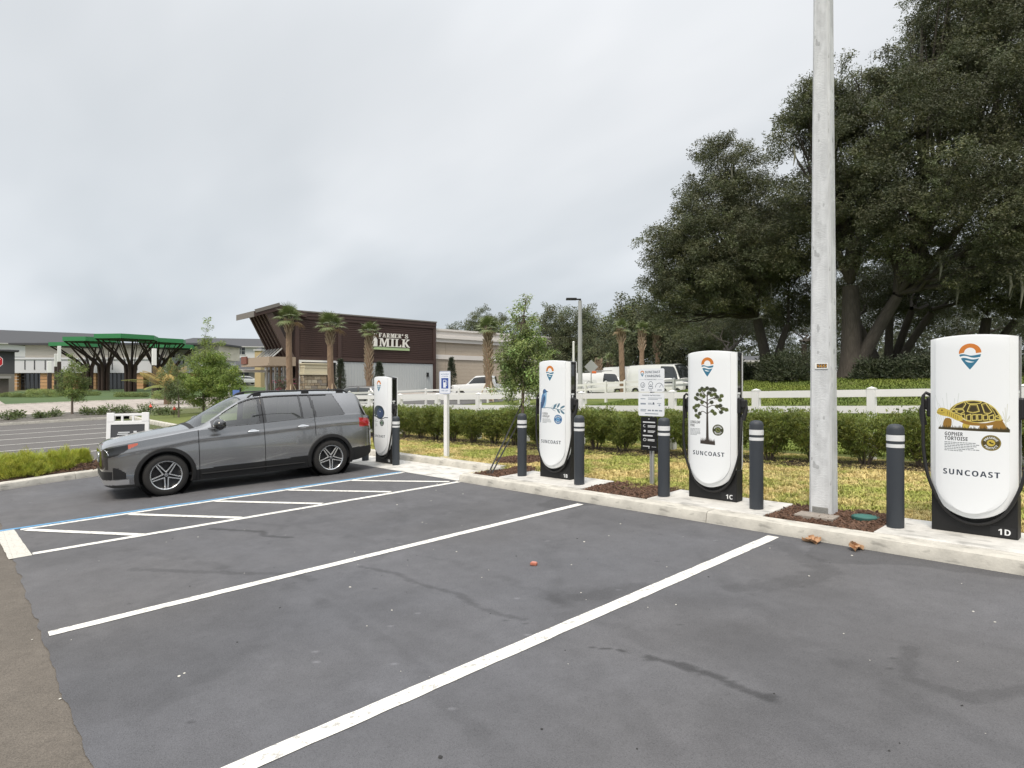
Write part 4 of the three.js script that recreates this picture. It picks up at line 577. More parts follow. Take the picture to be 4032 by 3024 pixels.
{
  const AX = 1.4145, WR = 0.345;
  const P = {
    z1: 2.29, z0: -2.385, crease: 0.012, bow: 0.022,
    w: [[2.29, 0.50], [2.265, 0.60], [2.2, 0.715], [2.1, 0.80], [1.95, 0.862], [1.75, 0.898], [1.4, 0.912], [0.5, 0.913], [-0.6, 0.914], [-1.4, 0.912], [-1.85, 0.895], [-2.1, 0.862], [-2.25, 0.80], [-2.33, 0.71], [-2.385, 0.5]],
    yb: [[2.29, 0.3], [2.25, 0.235], [2.1, 0.2], [1.8, 0.2], [1, 0.2], [-1, 0.2], [-1.9, 0.24], [-2.2, 0.3], [-2.385, 0.4]],
    belt: [[2.29, 0.80], [2.265, 0.835], [2.2, 0.87], [2.1, 0.895], [1.95, 0.92], [1.75, 0.95], [1.4, 0.995], [0.9, 1.055], [0, 1.09], [-1, 1.135], [-1.6, 1.155], [-2.05, 1.15], [-2.2, 1.1], [-2.3, 1.0], [-2.385, 0.78]],
    yre: [[2.29, 0.81], [2.265, 0.852], [2.2, 0.895], [2.1, 0.925], [1.95, 0.952], [1.75, 0.985], [1.4, 1.035], [1.05, 1.08], [0.86, 1.115], [0.62, 1.25], [0.35, 1.42], [0.1, 1.545], [-0.1, 1.588], [-0.5, 1.61], [-1.2, 1.60], [-1.8, 1.585], [-2.06, 1.555], [-2.13, 1.47], [-2.22, 1.25], [-2.29, 1.08], [-2.33, 0.98], [-2.385, 0.79]],
    xre: [[2.29, 0.36], [2.265, 0.45], [2.2, 0.58], [2.1, 0.665], [1.95, 0.715], [1.75, 0.745], [1.4, 0.765], [1.05, 0.77], [0.86, 0.765], [0.62, 0.72], [0.1, 0.625], [-0.5, 0.615], [-1.8, 0.60], [-2.06, 0.585], [-2.2, 0.61], [-2.3, 0.64], [-2.385, 0.4]],
    yc: [[2.29, 0.82], [2.265, 0.868], [2.2, 0.92], [2.1, 0.955], [1.95, 0.985], [1.75, 1.02], [1.4, 1.075], [1.08, 1.115], [1.0, 1.135], [0.6, 1.36], [0.25, 1.545], [0.05, 1.618], [-0.2, 1.645], [-0.6, 1.66], [-1.2, 1.655], [-1.8, 1.635], [-2.08, 1.605], [-2.14, 1.51], [-2.22, 1.29], [-2.29, 1.115], [-2.33, 1.01], [-2.385, 0.8]],
    seams: [[0.905, 0.22, 1.06], [-0.187, 0.22, 1.6], [-1.13, 0.78, 1.2]], hoodSeam: [0.95, 2.16],
  };
  const wheelAt = (z, y, r) => Math.min(Math.hypot(z - AX, y - WR), Math.hypot(z + AX, y - WR)) < r;
  const cls = (z, y, x, zone, f, s) => {
    if (zone === 'under') return wheelAt(z, 0.3, 0.41) && x > 0.5 ? null : 'underbody';
    if (zone === 'side' || zone === 'cap') {
      if (zone === 'side' && wheelAt(z, y, 0.405)) return null;
      if (z > 1.7) {   // nose: grille, lamps, intakes, lip
        const ax = x, b = f.belt(z);
        if (y < 0.245) return 'front_lip';
        if (z > 2.21 && y > 0.5 && y < b - 0.012) return 'grille';
        if (z > 1.80 && z <= 2.225 && y < b - 0.02 && y > lerp(0.885, 0.70, smooth(1.78, 2.2, z) * 0.7 + clamp((z - 1.78) / 0.42, 0, 1) * 0.3)) return z < 1.93 ? (s > 0 ? 'side_marker' : 'side_marker_far') : s > 0 ? 'headlight' : 'headlight_far';
        if (z > 2.16 && y < 0.47 && y > 0.34) return 'lower_intake';
        if (z > 1.98 && z < 2.15 && y > 0.34 && y < lerp(0.4, 0.53, clamp((z - 1.93) / 0.16, 0, 1))) return 'lower_intake';
        if (z > 1.94 && y < 0.33 && y > 0.255) return 'bumper_trim';
        return z > 1.86 ? 'front_bumper' : 'body';
      }
      if (z < -1.75) { if (y < 0.5) return 'rear_cladding'; if (z > -2.335 && z < -2.03 && y > 0.90 && y < 1.075 - 0.15 * (z + 2.03) * -0.4 && x > 0.3) return s > 0 ? 'tail_light' : 'tail_light_far'; if (z <= -2.335 && y > 0.9 && y < 1.0) return 'tail_strip'; return z < -2.2 ? 'tailgate' : 'body'; }
      if (y < 0.40 + 0.02 * (0.5 - z) && z < 1.75) return s > 0 ? 'sill_cladding' : 'sill_cladding_far';
      if (z < 0.9045 && z > -0.187) return s > 0 ? 'front_door' : 'front_door_far'; if (z <= -0.187 && z > -1.13) return s > 0 ? 'rear_door' : 'rear_door_far';
      return 'body';
    }
    const b = f.belt(z), yr = f.yre(z);
    if (zone === 'green') {
      if (z > 0.86) return z > 0.95 ? 'body' : 'body';
      if (z < -2.1) return y > 1.12 && z > -2.29 ? 'rear_side_trim' : 'tailgate';
      const inside = y > b + 0.012 && y < yr - 0.018;
      if (inside && z < 0.70 && z > -0.125) return z > 0.53 ? 'pillar_trim' : s > 0 ? 'front_window' : 'front_window_far';
      if (inside && z <= -0.125 && z > -0.25) return 'pillar_trim';
      if (inside && z <= -0.25 && z > -0.885) return s > 0 ? 'rear_window' : 'rear_window_far'; if (inside && z <= -0.885 && z > -0.92) return 'pillar_trim';
      if (inside && z <= -0.92 && z > -1.13 - 0.0 + (y - b) * 0.1) return s > 0 ? 'rear_vent_window' : 'rear_vent_window_far';
      if (inside && z <= -1.02 && z > -1.18 + (y - b) * 0.1) return 'pillar_trim';
      if (inside && z <= -1.08 && z > -1.74 + Math.max(0, y - b - 0.03) * 0.42) return s > 0 ? 'quarter_window' : 'quarter_window_far';
      if (y <= b + 0.02 && z < 0.75 && z > -1.72) return 'belt_trim';
      return 'body';
    }
    if (z > 0.955) return z > 1.02 ? (z > 2.17 ? 'front_bumper' : 'hood') : 'cowl';
    if (z > 0.12 && x < f.xre(z) - 0.035 && z < 0.94) return 'windscreen';
    if (z < -0.02 && z > -1.35 && x < 0.47) return 'glass_roof';
    if (z < -2.13 && z > -2.26 && x < f.xre(z) - 0.05) return 'rear_screen';
    return z < -2.09 ? 'tailgate' : z > 0.94 ? 'cowl' : 'body';
  };
  const t = thing('parked_suv', 'dark silver grey SUV parked nose out with black arches and star wheels', 'car', [-4.585, 0, 2.38], -0.087), sh = carShell(P, (...a) => { const k = cls(...a); return k && a[5] < 0 && /^(belt_trim|rear_side_trim|front_lip|tail_strip|lower_intake|bumper_trim|pillar_trim|rear_cladding)$/.test(k) ? k + '_far' : k; }, 1.6);
  const flk = texOf(256, (u, v, i, j) => 0.93 + 0.14 * hash(i, j, 301));
  const paint = new THREE.MeshPhysicalMaterial({ color: new THREE.Color().setRGB(0.25, 0.253, 0.26), metalness: 0.8, roughness: 0.24, clearcoat: 1, clearcoatRoughness: 0.03, side: THREE.DoubleSide });
  const black = phys([0.012, 0.012, 0.013], 0.12, { clearcoat: 1, clearcoatRoughness: 0.05 }), lampM = phys([0.016, 0.017, 0.019], 0.3, { clearcoat: 0.35, clearcoatRoughness: 0.05 });
  const mats = { body: paint, hood: paint, front_bumper: paint, front_door: paint, rear_door: paint, tailgate: paint, underbody: darkM, front_lip: satinM, grille: black, lower_intake: darkM, bumper_trim: std([0.5, 0.5, 0.51], 0.3, { metalness: 0.7 }), headlight: lampM, side_marker: phys([0.55, 0.12, 0.07], 0.15, { clearcoat: 1 }), sill_cladding: satinM, rear_cladding: satinM, tail_light: phys([0.35, 0.012, 0.015], 0.1, { clearcoat: 1 }), tail_strip: phys([0.2, 0.01, 0.012], 0.1, { clearcoat: 1 }), pillar_trim: black, belt_trim: black, rear_side_trim: black, cowl: satinM, glass_roof: black,
    windscreen: clearPane, front_window: clearPane, rear_window: tintPane, rear_vent_window: tintPane, quarter_window: tintPane, rear_screen: tintPane };
  for (const k of sh.keys) { const n = k.replace('_far', ''); part(n, sh.geo(k, /window|screen/.test(n) ? 0.006 : 0), mats[n], t); }
  // dark lining inside pillars and roof, seats, wheel, dash, floor
  const inM = std([0.03, 0.03, 0.032], 0.9), cab = part('cabin_lining', sh.geo('body', 0.03), inM, t);
  { const g = cab.geometry, p = g.attributes.position.array, A = []; for (let i = 0; i < p.length; i += 9) if (p[i + 2] < 0.8 && p[i + 2] > -2 && p[i + 1] > 1.1) for (let q = 0; q < 9; q++) A.push(p[i + q]); const r = new THREE.BufferGeometry(); r.setAttribute('position', new THREE.Float32BufferAttribute(A, 3)); r.computeVertexNormals(); cab.geometry = r; }
  part('cabin_floor', [box(-0.8, 0.8, 0.3, 0.34, -2.0, 1.1), box(-0.82, -0.78, 0.3, 1.05, -2.0, 1), box(0.78, 0.82, 0.3, 1.05, -2, 1), box(-0.8, 0.8, 0.3, 1.0, -2.04, -2.0)], inM, t);
  part('dashboard', [rbox(-0.78, 0.78, 0.7, 1.02, 0.55, 1.0, 0.06, 3)], inM, t);
  const seatM = std([0.05, 0.05, 0.052], 0.75);
  for (const [x, z] of [[0.38, -0.05], [-0.38, -0.05], [0.38, -1.0], [-0.38, -1.0]]) { const s = part('seat', [rbox(x - 0.26, x + 0.26, 0.5, 0.68, z - 0.2, z + 0.32, 0.06, 3), bar([x, 0.6, z - 0.2], [x, 1.2, z - 0.38], 0.5, 0.14)], seatM, t); part('headrest', rbox(x - 0.14, x + 0.14, 1.2, 1.42, z - 0.47, z - 0.35, 0.05, 3), seatM, s); }
  part('steering_wheel', [new THREE.TorusGeometry(0.18, 0.017, 8, 28).rotateX(-0.45).translate(0.38, 0.98, 0.44), bar([0.38, 0.98, 0.44], [0.38, 0.9, 0.62], 0.05)], satinM, t);
  for (const s of [1, -1]) {
    for (const z of [AX, -AX]) {
      wheelParts(t, s * 0.79, z, WR, 0.236, 0.225, WM, s);
      // arch trim: a band round the opening that follows the flank, with a lip turned inwards
      const pos = [], idx = [], N = 44; for (let i = 0; i <= N; i++) { const a = lerp(-0.42, Math.PI + 0.42, i / N), c = Math.cos(a), q = Math.sin(a); [[0.395, -0.2], [0.395, 0.012], [0.405, 0.02], [0.45, 0.018], [0.462, 0.004]].forEach(([r, o]) => { const zz = z + c * r, yy = Math.max(0.21, WR + q * r), x = sh.side(zz, yy) + o; pos.push(s * x, yy, zz); }); } for (let i = 0; i < N; i++) for (let k = 0; k < 4; k++) { const a = i * 5 + k; idx.push(a, a + 1, a + 5, a + 1, a + 6, a + 5); }
      const g = new THREE.BufferGeometry(); g.setAttribute('position', new THREE.Float32BufferAttribute(pos, 3)); g.setIndex(idx); part('arch_trim', toCreasedNormals(g, 0.6), satinM, t);
      part('wheel_well', [new THREE.CylinderGeometry(0.41, 0.41, 0.5, 28, 1, true, -Math.PI / 2 - 0.3, Math.PI + 0.6).rotateX(Math.PI / 2).rotateY(Math.PI / 2).translate(s * 0.63, WR, z), new THREE.CircleGeometry(0.42, 24).rotateY(Math.PI / 2).translate(s * 0.5, WR, z)], darkM, t);
    }
    for (const [z, y] of [[0.01, 0.965], [-0.89, 0.99]]) { const x = sh.side(z, y); part('door_handle', [new THREE.CapsuleGeometry(0.016, 0.17, 6, 12).rotateX(Math.PI / 2).scale(0.9, 1, 1).translate(s * (x + 0.03), y, z), new THREE.SphereGeometry(0.05, 16, 10).scale(0.1, 0.75, 1.6).translate(s * (x + 0.001), y, z)], chromeM, t); }
    const mir = part('mirror', [new THREE.SphereGeometry(0.15, 20, 14).scale(0.95, 0.66, 0.66).translate(s * 1.05, 1.135, 0.6), bar([s * 0.86, 1.08, 0.62], [s * 1.0, 1.09, 0.6], 0.05, 0.07)], black, t); part('mirror_glass', new THREE.CircleGeometry(0.1, 20).scale(1, 0.66, 1).rotateY(Math.PI).translate(s * 1.05, 1.135, 0.515), chromeM, mir);
    const rail = [], zr = [0.02, -0.1, -0.5, -1.0, -1.5, -1.8, -1.92]; zr.forEach((z, i) => rail.push([s * (sh.f.xre(z) - 0.02), sh.f.yre(z) + (i === 0 || i === 6 ? 0.005 : 0.062), z])); part('roof_rail', [tube(rail, 0.016, 40, 8), ...[-0.15, -1.05, -1.75].map((z) => box(s * (sh.f.xre(z) - 0.02) - 0.014, s * (sh.f.xre(z) - 0.02) + 0.014, sh.f.yre(z) - 0.01, sh.f.yre(z) + 0.06, z - 0.07, z + 0.07))], darkM, t);
    // lamp innards and side steps
    part('lamp_edge', tube([[s * 0.60, 0.83, 2.255], [s * 0.70, 0.80, 2.225], [s * 0.735, 0.74, 2.2]], 0.006, 12, 6), chromeM, t);
    part('sill_strip', tube([[s * (sh.side(0.85, 0.3) + 0.004), 0.3, 0.88], [s * (sh.side(0, 0.3) + 0.006), 0.3, 0], [s * (sh.side(-0.9, 0.3) + 0.004), 0.3, -0.9]], 0.014, 20, 6), satinM, t);
    part('window_trim', tube([0.72, 0.5, 0.2, -0.1, -0.6, -1.2, -1.45].map((z) => { const y = sh.f.yre(z) - 0.03; return [s * (lerp(sh.side(z, sh.f.belt(z)), sh.f.xre(z), 0.93) + 0.008), y, z]; }), 0.008, 40, 5), black, t);
  }
  part('star_emblem', [new THREE.TorusGeometry(0.085, 0.009, 8, 36).translate(0, 0.67, 2.3), ...[0, 1, 2].map((k) => bar([0, 0.67, 2.302], [Math.sin(k * 2.094) * 0.085, 0.67 + Math.cos(k * 2.094) * 0.085, 2.302], 0.014, 0.01))], chromeM, t);
  part('grille_bar', [rbox(-0.5, 0.5, 0.832, 0.842, 2.262, 2.285, 0.004, 1)], black, t);
  part('roof_antenna', new THREE.ConeGeometry(0.03, 0.07, 10).scale(0.7, 1, 2.4).translate(0, 1.66, -1.75), black, t);
  part('number_plate', rbox(-0.26, 0.26, 0.62, 0.74, -2.41, -2.385, 0.005, 1), std([0.5, 0.5, 0.5], 0.5), t);
  t.position.y = lot(-4.585, 2.38); t.rotation.order = 'YXZ'; t.rotation.x = 0.0337; t.rotation.z = 0.012;
}
// ------------------------------------------------------------------ plants
function sprayGeo(seed, n, R, len, wid, droop = 0.2) {   // a twig spray of n small folded leaves within radius R
  const r = rngOf(seed), pos = [], idx = [];
  for (let i = 0; i < n; i++) {
    const a = r() * 6.283, e = Math.acos(2 * r() - 1), q = R * Math.cbrt(r()), x = q * Math.sin(e) * Math.cos(a), y = q * Math.cos(e) * 0.75, z = q * Math.sin(e) * Math.sin(a);
    const t = V(x + (r() - 0.5) * R, (r() - 0.5) * R - droop * R, z + (r() - 0.5) * R).normalize(), b = V(r() - 0.5, r() - 0.5, r() - 0.5).cross(t).normalize(), nn = t.clone().cross(b), l = len * (0.6 + r() * 0.7), w = wid * (0.6 + r() * 0.7), p = pos.length / 3;
    const P = (u, v, h) => pos.push(x + t.x * l * u + b.x * w * v + nn.x * h, y + t.y * l * u + b.y * w * v + nn.y * h, z + t.z * l * u + b.z * w * v + nn.z * h);
    P(0, 0, 0); P(0.5, 0.5, w * 0.2); P(1, 0, -w * 0.2); P(0.5, -0.5, w * 0.2); idx.push(p, p + 1, p + 2, p, p + 2, p + 3);
  }
  const g = new THREE.BufferGeometry(); g.setAttribute('position', new THREE.Float32BufferAttribute(pos, 3)); g.setIndex(idx); const f = g.toNonIndexed(); f.computeVertexNormals(); return f;
}
const leafMat = new THREE.MeshPhysicalMaterial({ color: 0xffffff, roughness: 0.62, transmission: 0.3, thickness: 0, side: THREE.DoubleSide });
const leafRough = new THREE.MeshPhysicalMaterial({ color: 0xffffff, roughness: 0.9, transmission: 0.3, thickness: 0, side: THREE.DoubleSide });
const barkT = texOf(256, (u, v, i, j) => 0.7 + 0.5 * (fbm(u * 10, v * 4, 4, 401, 0) - 0.3) + 0.12 * (hash(i, j, 403) - 0.5)), barkB = texOf(256, (u, v) => fbm(u * 24, v * 5, 3, 405, 0));
const barkM = std([0.095, 0.082, 0.068], 0.95, { map: barkT, bumpMap: barkB, bumpScale: 0.03 }), youngBark = std([0.2, 0.16, 0.13], 0.9, { map: barkT, bumpMap: barkB, bumpScale: 0.006 });
const sprays = { oak: [31, 32].map((s) => sprayGeo(s, 26, 0.2, 0.095, 0.042)), far: [33].map((s) => sprayGeo(s, 22, 0.36, 0.2, 0.1)), young: [34].map((s) => sprayGeo(s, 18, 0.1, 0.065, 0.028)), shrub: [35].map((s) => sprayGeo(s, 16, 0.08, 0.055, 0.02, -1.1)), big: [36].map((s) => sprayGeo(s, 16, 0.2, 0.16, 0.05, -0.3)) };
function leaves(parent, geo, list, tone, seed, mat = leafMat, name = 'crown') {   // list: [x, y, z, scale, shade]
  const r = rngOf(seed); return scatter(name, geo, mat, list.map((p) => { const v = (0.72 + 0.56 * r()) * (p[4] || 1), h = (r() - 0.5) * 0.25; return [p[0], p[1], p[2], r() * 6.283, p[3], p[3], p[3], (r() - 0.5) * 1.2, tone[0] * v * (1 + h), tone[1] * v, tone[2] * v * (1 - h * 0.5), (r() - 0.5) * 1.2]; }), parent);
}
function lobePoints(list, out, r, per, min, gap, gs = 0.9) {   // a lobe is many small flattened leaf pads with gaps between them, each pad with its own green
  const [cx, cy, cz, R] = list, n = Math.max(3, Math.round(per * Math.pow(R, 1.9)));
  for (let i = 0; i < n; i++) {
    const a = r() * 6.283, e = Math.acos(2 * r() - 1), q = R * (0.3 + 0.75 * Math.sqrt(r())) * (r() > 0.85 ? 1.18 : 1), px = cx + q * Math.sin(e) * Math.cos(a), py = cy + q * Math.cos(e) * 0.95, pz = cz + q * Math.sin(e) * Math.sin(a);
    const w = Math.min(R * 0.5, gs * (0.5 + 0.75 * r())), shade = 0.62 + 0.85 * r() * r() + 0.12 * r(), tx = (r() - 0.5) * 1.3, tz = (r() - 0.5) * 1.3, m = Math.round(gap * w * w * (0.8 + 0.5 * r()));
    for (let k = 0; k < m; k++) { const b = r() * 6.283, d = w * Math.pow(r(), 0.6) * (r() > 0.9 ? 1.35 : 1), x = Math.cos(b) * d, z = Math.sin(b) * d; out.push([px + x, py + x * tx + z * tz + (r() - 0.5) * w * (gs < 0.4 ? 1.5 : 1.0) - (gs < 0.4 ? 0 : d * 0.12), pz + z, 0.75 + r() * 0.5, shade]); }
  }
}
function tree(name, label, category, at, lobes, o) {   // a tree with trunk, boughs to every lobe, twigs, and leaves; lobes in world metres
  const t = thing(name, label, category, at, 0, o.group), r = rngOf(o.seed), L = lobes.map(([x, y, z, R]) => [x - at[0], y - at[1], z - at[2], R]);
  const wood = [], forks = o.forks || [[0, o.fork || 2.2, 0]], base = o.r;
  const trunks = forks.map((f, i) => { const pts = [], rad = [], lean = o.lean || 0; for (let k = 0; k <= 6; k++) { const q = k / 6; pts.push([f[0] * q ** 1.2 + (f[3] || 0) * (1 - q) + Math.sin(q * 4 + i) * 0.05 * base, f[1] * q - 0.15, f[2] * q ** 1.2 + (f[4] || 0) * (1 - q) + Math.cos(q * 3 + i) * 0.05 * base]); rad.push(base * (i ? 0.68 : 1) * (1 + 0.55 * Math.max(0, 1 - q * 5)) * (1 - 0.3 * q)); } return { pts, rad }; });
  part('trunk', trunks.map((q) => limb(q.pts, q.rad, 14)), o.bark || barkM, t);
  const pts = [];
  L.forEach((l, i) => {
    const f = forks.reduce((a, b) => (Math.hypot(b[0] - l[0], b[2] - l[2]) < Math.hypot(a[0] - l[0], a[2] - l[2]) ? b : a)), d = Math.hypot(l[0] - f[0], l[1] - f[1], l[2] - f[2]), r0 = clamp(base * 0.16 + d * base * 0.025, 0.012, base * 0.5), path = [], rad = [];
    for (let k = 0; k <= 7; k++) { const q = k / 7, w = Math.sin(q * Math.PI) * d * 0.07; path.push([lerp(f[0], l[0], q ** 0.9) + (noise(k * 0.9, i, 431) - 0.5) * w * 2, lerp(f[1], l[1], q ** (o.rise || 1.25)) + (noise(k * 0.9, i, 433) - 0.5) * w * 2, lerp(f[2], l[2], q ** 0.9) + (noise(k * 0.9, i, 435) - 0.5) * w * 2]); rad.push(lerp(r0, r0 * 0.22, q)); }
    wood.push(limb(path, rad, 6));
    for (let k = 0; k < (o.twigs ?? 7); k++) { const s = path[3 + Math.floor(r() * 5)], a = r() * 6.283, e = r() * 2 - 0.6, q = l[3] * (0.7 + r() * 0.35), end = [l[0] + Math.cos(a) * Math.cos(e) * q, l[1] + Math.sin(e) * q * 0.8, l[2] + Math.sin(a) * Math.cos(e) * q], m = [0, 1, 2].map((c) => lerp(s[c], end[c], 0.5) + (r() - 0.5) * 0.3 * q); wood.push(limb([s, m, end], [r0 * 0.3, r0 * 0.18, r0 * 0.05], 4)); }
    lobePoints(l, pts, r, o.per, o.min ?? 0.35, o.gap ?? 0.36, o.gs);
    if (o.back) { const b = [l[0] + o.back[0] * (0.6 + r()), l[1] + r() * 1.1, l[2] + o.back[1] * (0.6 + r()), l[3]]; lobePoints(b, pts, r, o.per * 0.55, 0.3, o.gap ?? 0.36, o.gs); }
  });
  if (wood.length) part('boughs', wood, o.bark || barkM, t).userData.kind = 'stuff';
  leaves(t, o.spray[0], pts.filter((_, i) => i % 2 === 0 || o.spray.length < 2), o.tone, o.seed + 1, o.mat); if (o.spray[1]) leaves(t, o.spray[1], pts.filter((_, i) => i % 2), o.tone, o.seed + 2, o.mat);
  if (o.moss) { const r2 = rngOf(o.seed + 9), g = []; for (let i = 0; i < o.moss; i++) { const l = L[Math.floor(r2() * L.length)], x = l[0] + (r2() - 0.5) * l[3] * 1.4, z = l[2] + (r2() - 0.5) * l[3] * 1.4, y = l[1] - l[3] * 0.5, h = 0.5 + r2() * 0.9; g.push(limb([[x, y, z], [x + 0.04, y - h * 0.5, z], [x - 0.02, y - h, z + 0.02]], [0.03, 0.05, 0.005], 5)); } part('hanging_moss', g, std([0.17, 0.17, 0.13], 0.98), t).userData.kind = 'stuff'; }
  return t;
}
const oakTone = [0.108, 0.122, 0.048];
tree('live_oak', 'dark live oak with low spreading crown left of the concrete pole', 'tree', [-6.1, 1.82, -22.95], [[-8.9,7.9,-18.4,1.4],[-8.3,6.2,-18.3,1.5],[-7.6,8.0,-19.8,1.9],[-8.0,10.7,-20.8,1.5],[-7.8,12.7,-21.8,1.4],[-6.8,10.4,-22.2,2.0],[-5.8,7.4,-20.3,2.1],[-5.6,8.7,-23.5,2.1],[-7.9,9.0,-18.7,1.2],[-5.5,6.0,-20.6,1.0],[-6.9,6.2,-19.3,1.1],[-5.7,6.3,-24.9,1.9],[-9.8,7.1,-18.9,0.9],[-10.2,6.0,-19.2,0.8],[-9.4,5.0,-18.6,0.7],[-8.2,4.6,-18.4,0.7],[-9.9,8.6,-19.4,0.8],[-9.0,9.9,-20.2,0.8],[-8.7,11.6,-21,0.7],[-9.9,7.9,-23.3,2.2],[-7.9,9.4,-25.5,2.2]],
  { seed: 51, r: 0.3, fork: 2.6, forks: [[-0.5, 3.2, 0.3], [0.7, 2.9, -0.4]], per: 11, spray: sprays.oak, tone: oakTone, back: [-0.8, -2.6], gap: 62, gs: 0.62, twigs: 9, moss: 14 });
tree('live_oak', 'tallest dark live oak, thick trunk just right of the concrete pole', 'tree', [-2.15, 1.86, -22.1], [[-3.4,12.1,-20.0,1.2],[-3.2,13.7,-20.2,1.1],[-2.5,13.0,-21.0,1.5],[-1.7,14.0,-21.8,1.3],[-1.1,11.3,-21.1,2.0],[-0.8,14.5,-22.9,1.2],[0.2,15.4,-24.0,1.6],[0.8,12.0,-21.6,1.9],[1.2,16.8,-25.0,2.0],[2.2,13.1,-23.2,2.1],[2.8,10.5,-23.8,2.1],[1.6,9.1,-21.0,1.8],[0.0,8.7,-20.8,1.8],[-1.9,9.5,-21.6,1.9],[-2.9,9.7,-20.5,1.6],[2.5,16.6,-26.5,2.2],[3.2,19.1,-27.2,2.3],[1.0,18.5,-24.8,1.8],[0.2,17.0,-23.9,0.8],[2.9,7.4,-21.7,1.3],[0.6,7.1,-21.4,1.0],[-1.2,7.2,-20.9,1.0],[-3.0,7.6,-21.8,1.1],[2.2,6.2,-21.7,0.9],[3.7,6.1,-21.9,0.9],[4.1,12.6,-23.7,2.1],[4.2,8.5,-22.4,1.8]],
  { seed: 61, r: 0.46, forks: [[0.0, 4.2, 0], [1.7, 3.6, -0.3]], per: 11, spray: sprays.oak, tone: oakTone, back: [-0.3, -2.8], gap: 62, gs: 0.62, twigs: 9, moss: 22 });
tree('live_oak', 'live oak with several leaning trunks behind the rail fence end', 'tree', [-2.8, 2.05, -28.1], [[-3.5,7.2,-30.3,2.0],[-2.8,6.5,-32.5,2.0],[-5.1,6.7,-31.5,1.8],[-1.9,6.2,-35.0,2.0],[-2.2,7.9,-31.7,2.0],[1.8,7.0,-29.5,2.0],[3.6,6.6,-29,1.9]],
  { seed: 71, r: 0.33, forks: [[-1.1, 3.0, 0.3], [0.5, 3.6, 0.2, 0.3, 0], [2.2, 3.2, 0.1, 0.5, 0], [1.2, 3.4, -0.5, 0.4, -0.2]], per: 9, spray: sprays.oak, tone: oakTone, gap: 55, gs: 0.62, back: [0.4, -2] });
tree('live_oak', 'live oak half hidden behind the tortoise station under the tall oak', 'tree', [0.9, 2.15, -29.4], [[0.6,6.4,-28.3,1.6],[2.6,7.1,-28.6,1.9],[3.9,6.3,-27.8,1.8],[4.6,7.6,-28.8,2.0],[1.4,7.8,-30.0,2.0]], { seed: 76, r: 0.28, forks: [[0.4, 2.8, 0.2], [1.4, 2.6, 0]], per: 9, spray: sprays.oak, tone: oakTone, gap: 55, gs: 0.62, back: [0.4, -2] });
const farTone = [0.125, 0.145, 0.066];
const far = [
  ['dark oak farther back in the grove, seen under the tall oak', [-3.9, 1.7, -45.5], [[-4.8,6.3,-45.2,2.0],[-3.8,6.9,-49.4,2.4],[-1.9,6.4,-49.9,2.4],[-6.8,6.2,-46.0,1.9],[0.2,6.4,-47,2.4],[2.2,6.6,-48,2.4]]],
  ['dark oak behind the left oak, trunk above the pine print station', [-11.75, 1.1, -29.4], [[-14.8,6.3,-34.2,2.0],[-16.2,6.1,-34.1,1.9],[-13.9,6.0,-35.2,2.0],[-12.6,5.6,-33.5,1.8],[-11.2,6.3,-32.0,1.8]]],
  ['dark oak behind the left oak and nearest the concrete pole', [-8.6, 1.75, -33.0], [[-10.7,6.3,-38.7,2.0],[-12.8,6.2,-39.4,2.1],[-9.9,6.1,-41.1,2.0],[-8.8,6.0,-36.0,2.0],[-7.0,6.6,-37,2.1]]],
  ['grey green tree left of the street lamp above the bluebird station', [-47.6, 0.8, -51.8], [[-47.6,10.0,-51.6,2.2],[-48.4,8.3,-50.8,2.5],[-46.8,7.4,-52.5,3.0],[-48.0,5.3,-51.2,3.0],[-50.4,6,-49.6,2.4]]],
  ['grey green tree behind the street lamp', [-44.0, 0.8, -52.6], [[-44.2,9.6,-52.4,2.4],[-43.4,7.3,-53.2,2.9],[-44.4,5.5,-52.1,3.2],[-42.2,4.6,-53,2.8]]],
  ['lower grey green tree right of the street lamp', [-39.9, 0.8, -51.8], [[-39.9,7.4,-51.2,2.2],[-39.1,5.6,-52.0,2.8],[-40.1,4.2,-51.0,2.5],[-37.6,5.4,-52.4,2.4]]],
  ['loose tall tree behind the palms by the white vans', [-25.6, 0.7, -38.8], [[-25.9,8.7,-38.4,1.3],[-26.3,7.1,-37.9,1.7],[-25.2,7.1,-39.1,2.2],[-25.7,5.4,-38.6,2.3],[-24.6,5.2,-39.8,1.9],[-27.2,5.4,-38,1.6]]],
  ['broad oak above the white vans between palms and left oak', [-21.5, 0.7, -39.2], [[-21.9,7.2,-38.2,2.2],[-21.0,6.0,-39.3,2.0],[-22.1,5.2,-38.1,2.2],[-21.0,7.3,-40.7,2.0],[-23.1,6.2,-39,1.8]]],
  ['low oak between the white vans and the left oak trunk', [-18.4, 0.8, -38.2], [[-17.8,5.7,-36.8,2.0],[-19.9,5.0,-37.5,1.7],[-18.1,4.6,-39.4,1.7],[-16.8,5.4,-38.4,1.9]]],
  ['round crown showing over the beige building roof', [-76.9, 1.0, -64], [[-76.9,12.4,-64.0,2.8],[-75.2,12.0,-65.8,2.6],[-78.3,11.4,-62.4,1.9],[-76.2,9.2,-64.8,3]]],
  ['small pine crown over the beige building beside the brown wall', [-76.5, 1.0, -56.9], [[-76.5,11.5,-56.9,1.2],[-77.2,10.9,-56.2,0.9],[-75.8,11.1,-57.8,0.9]]],
];
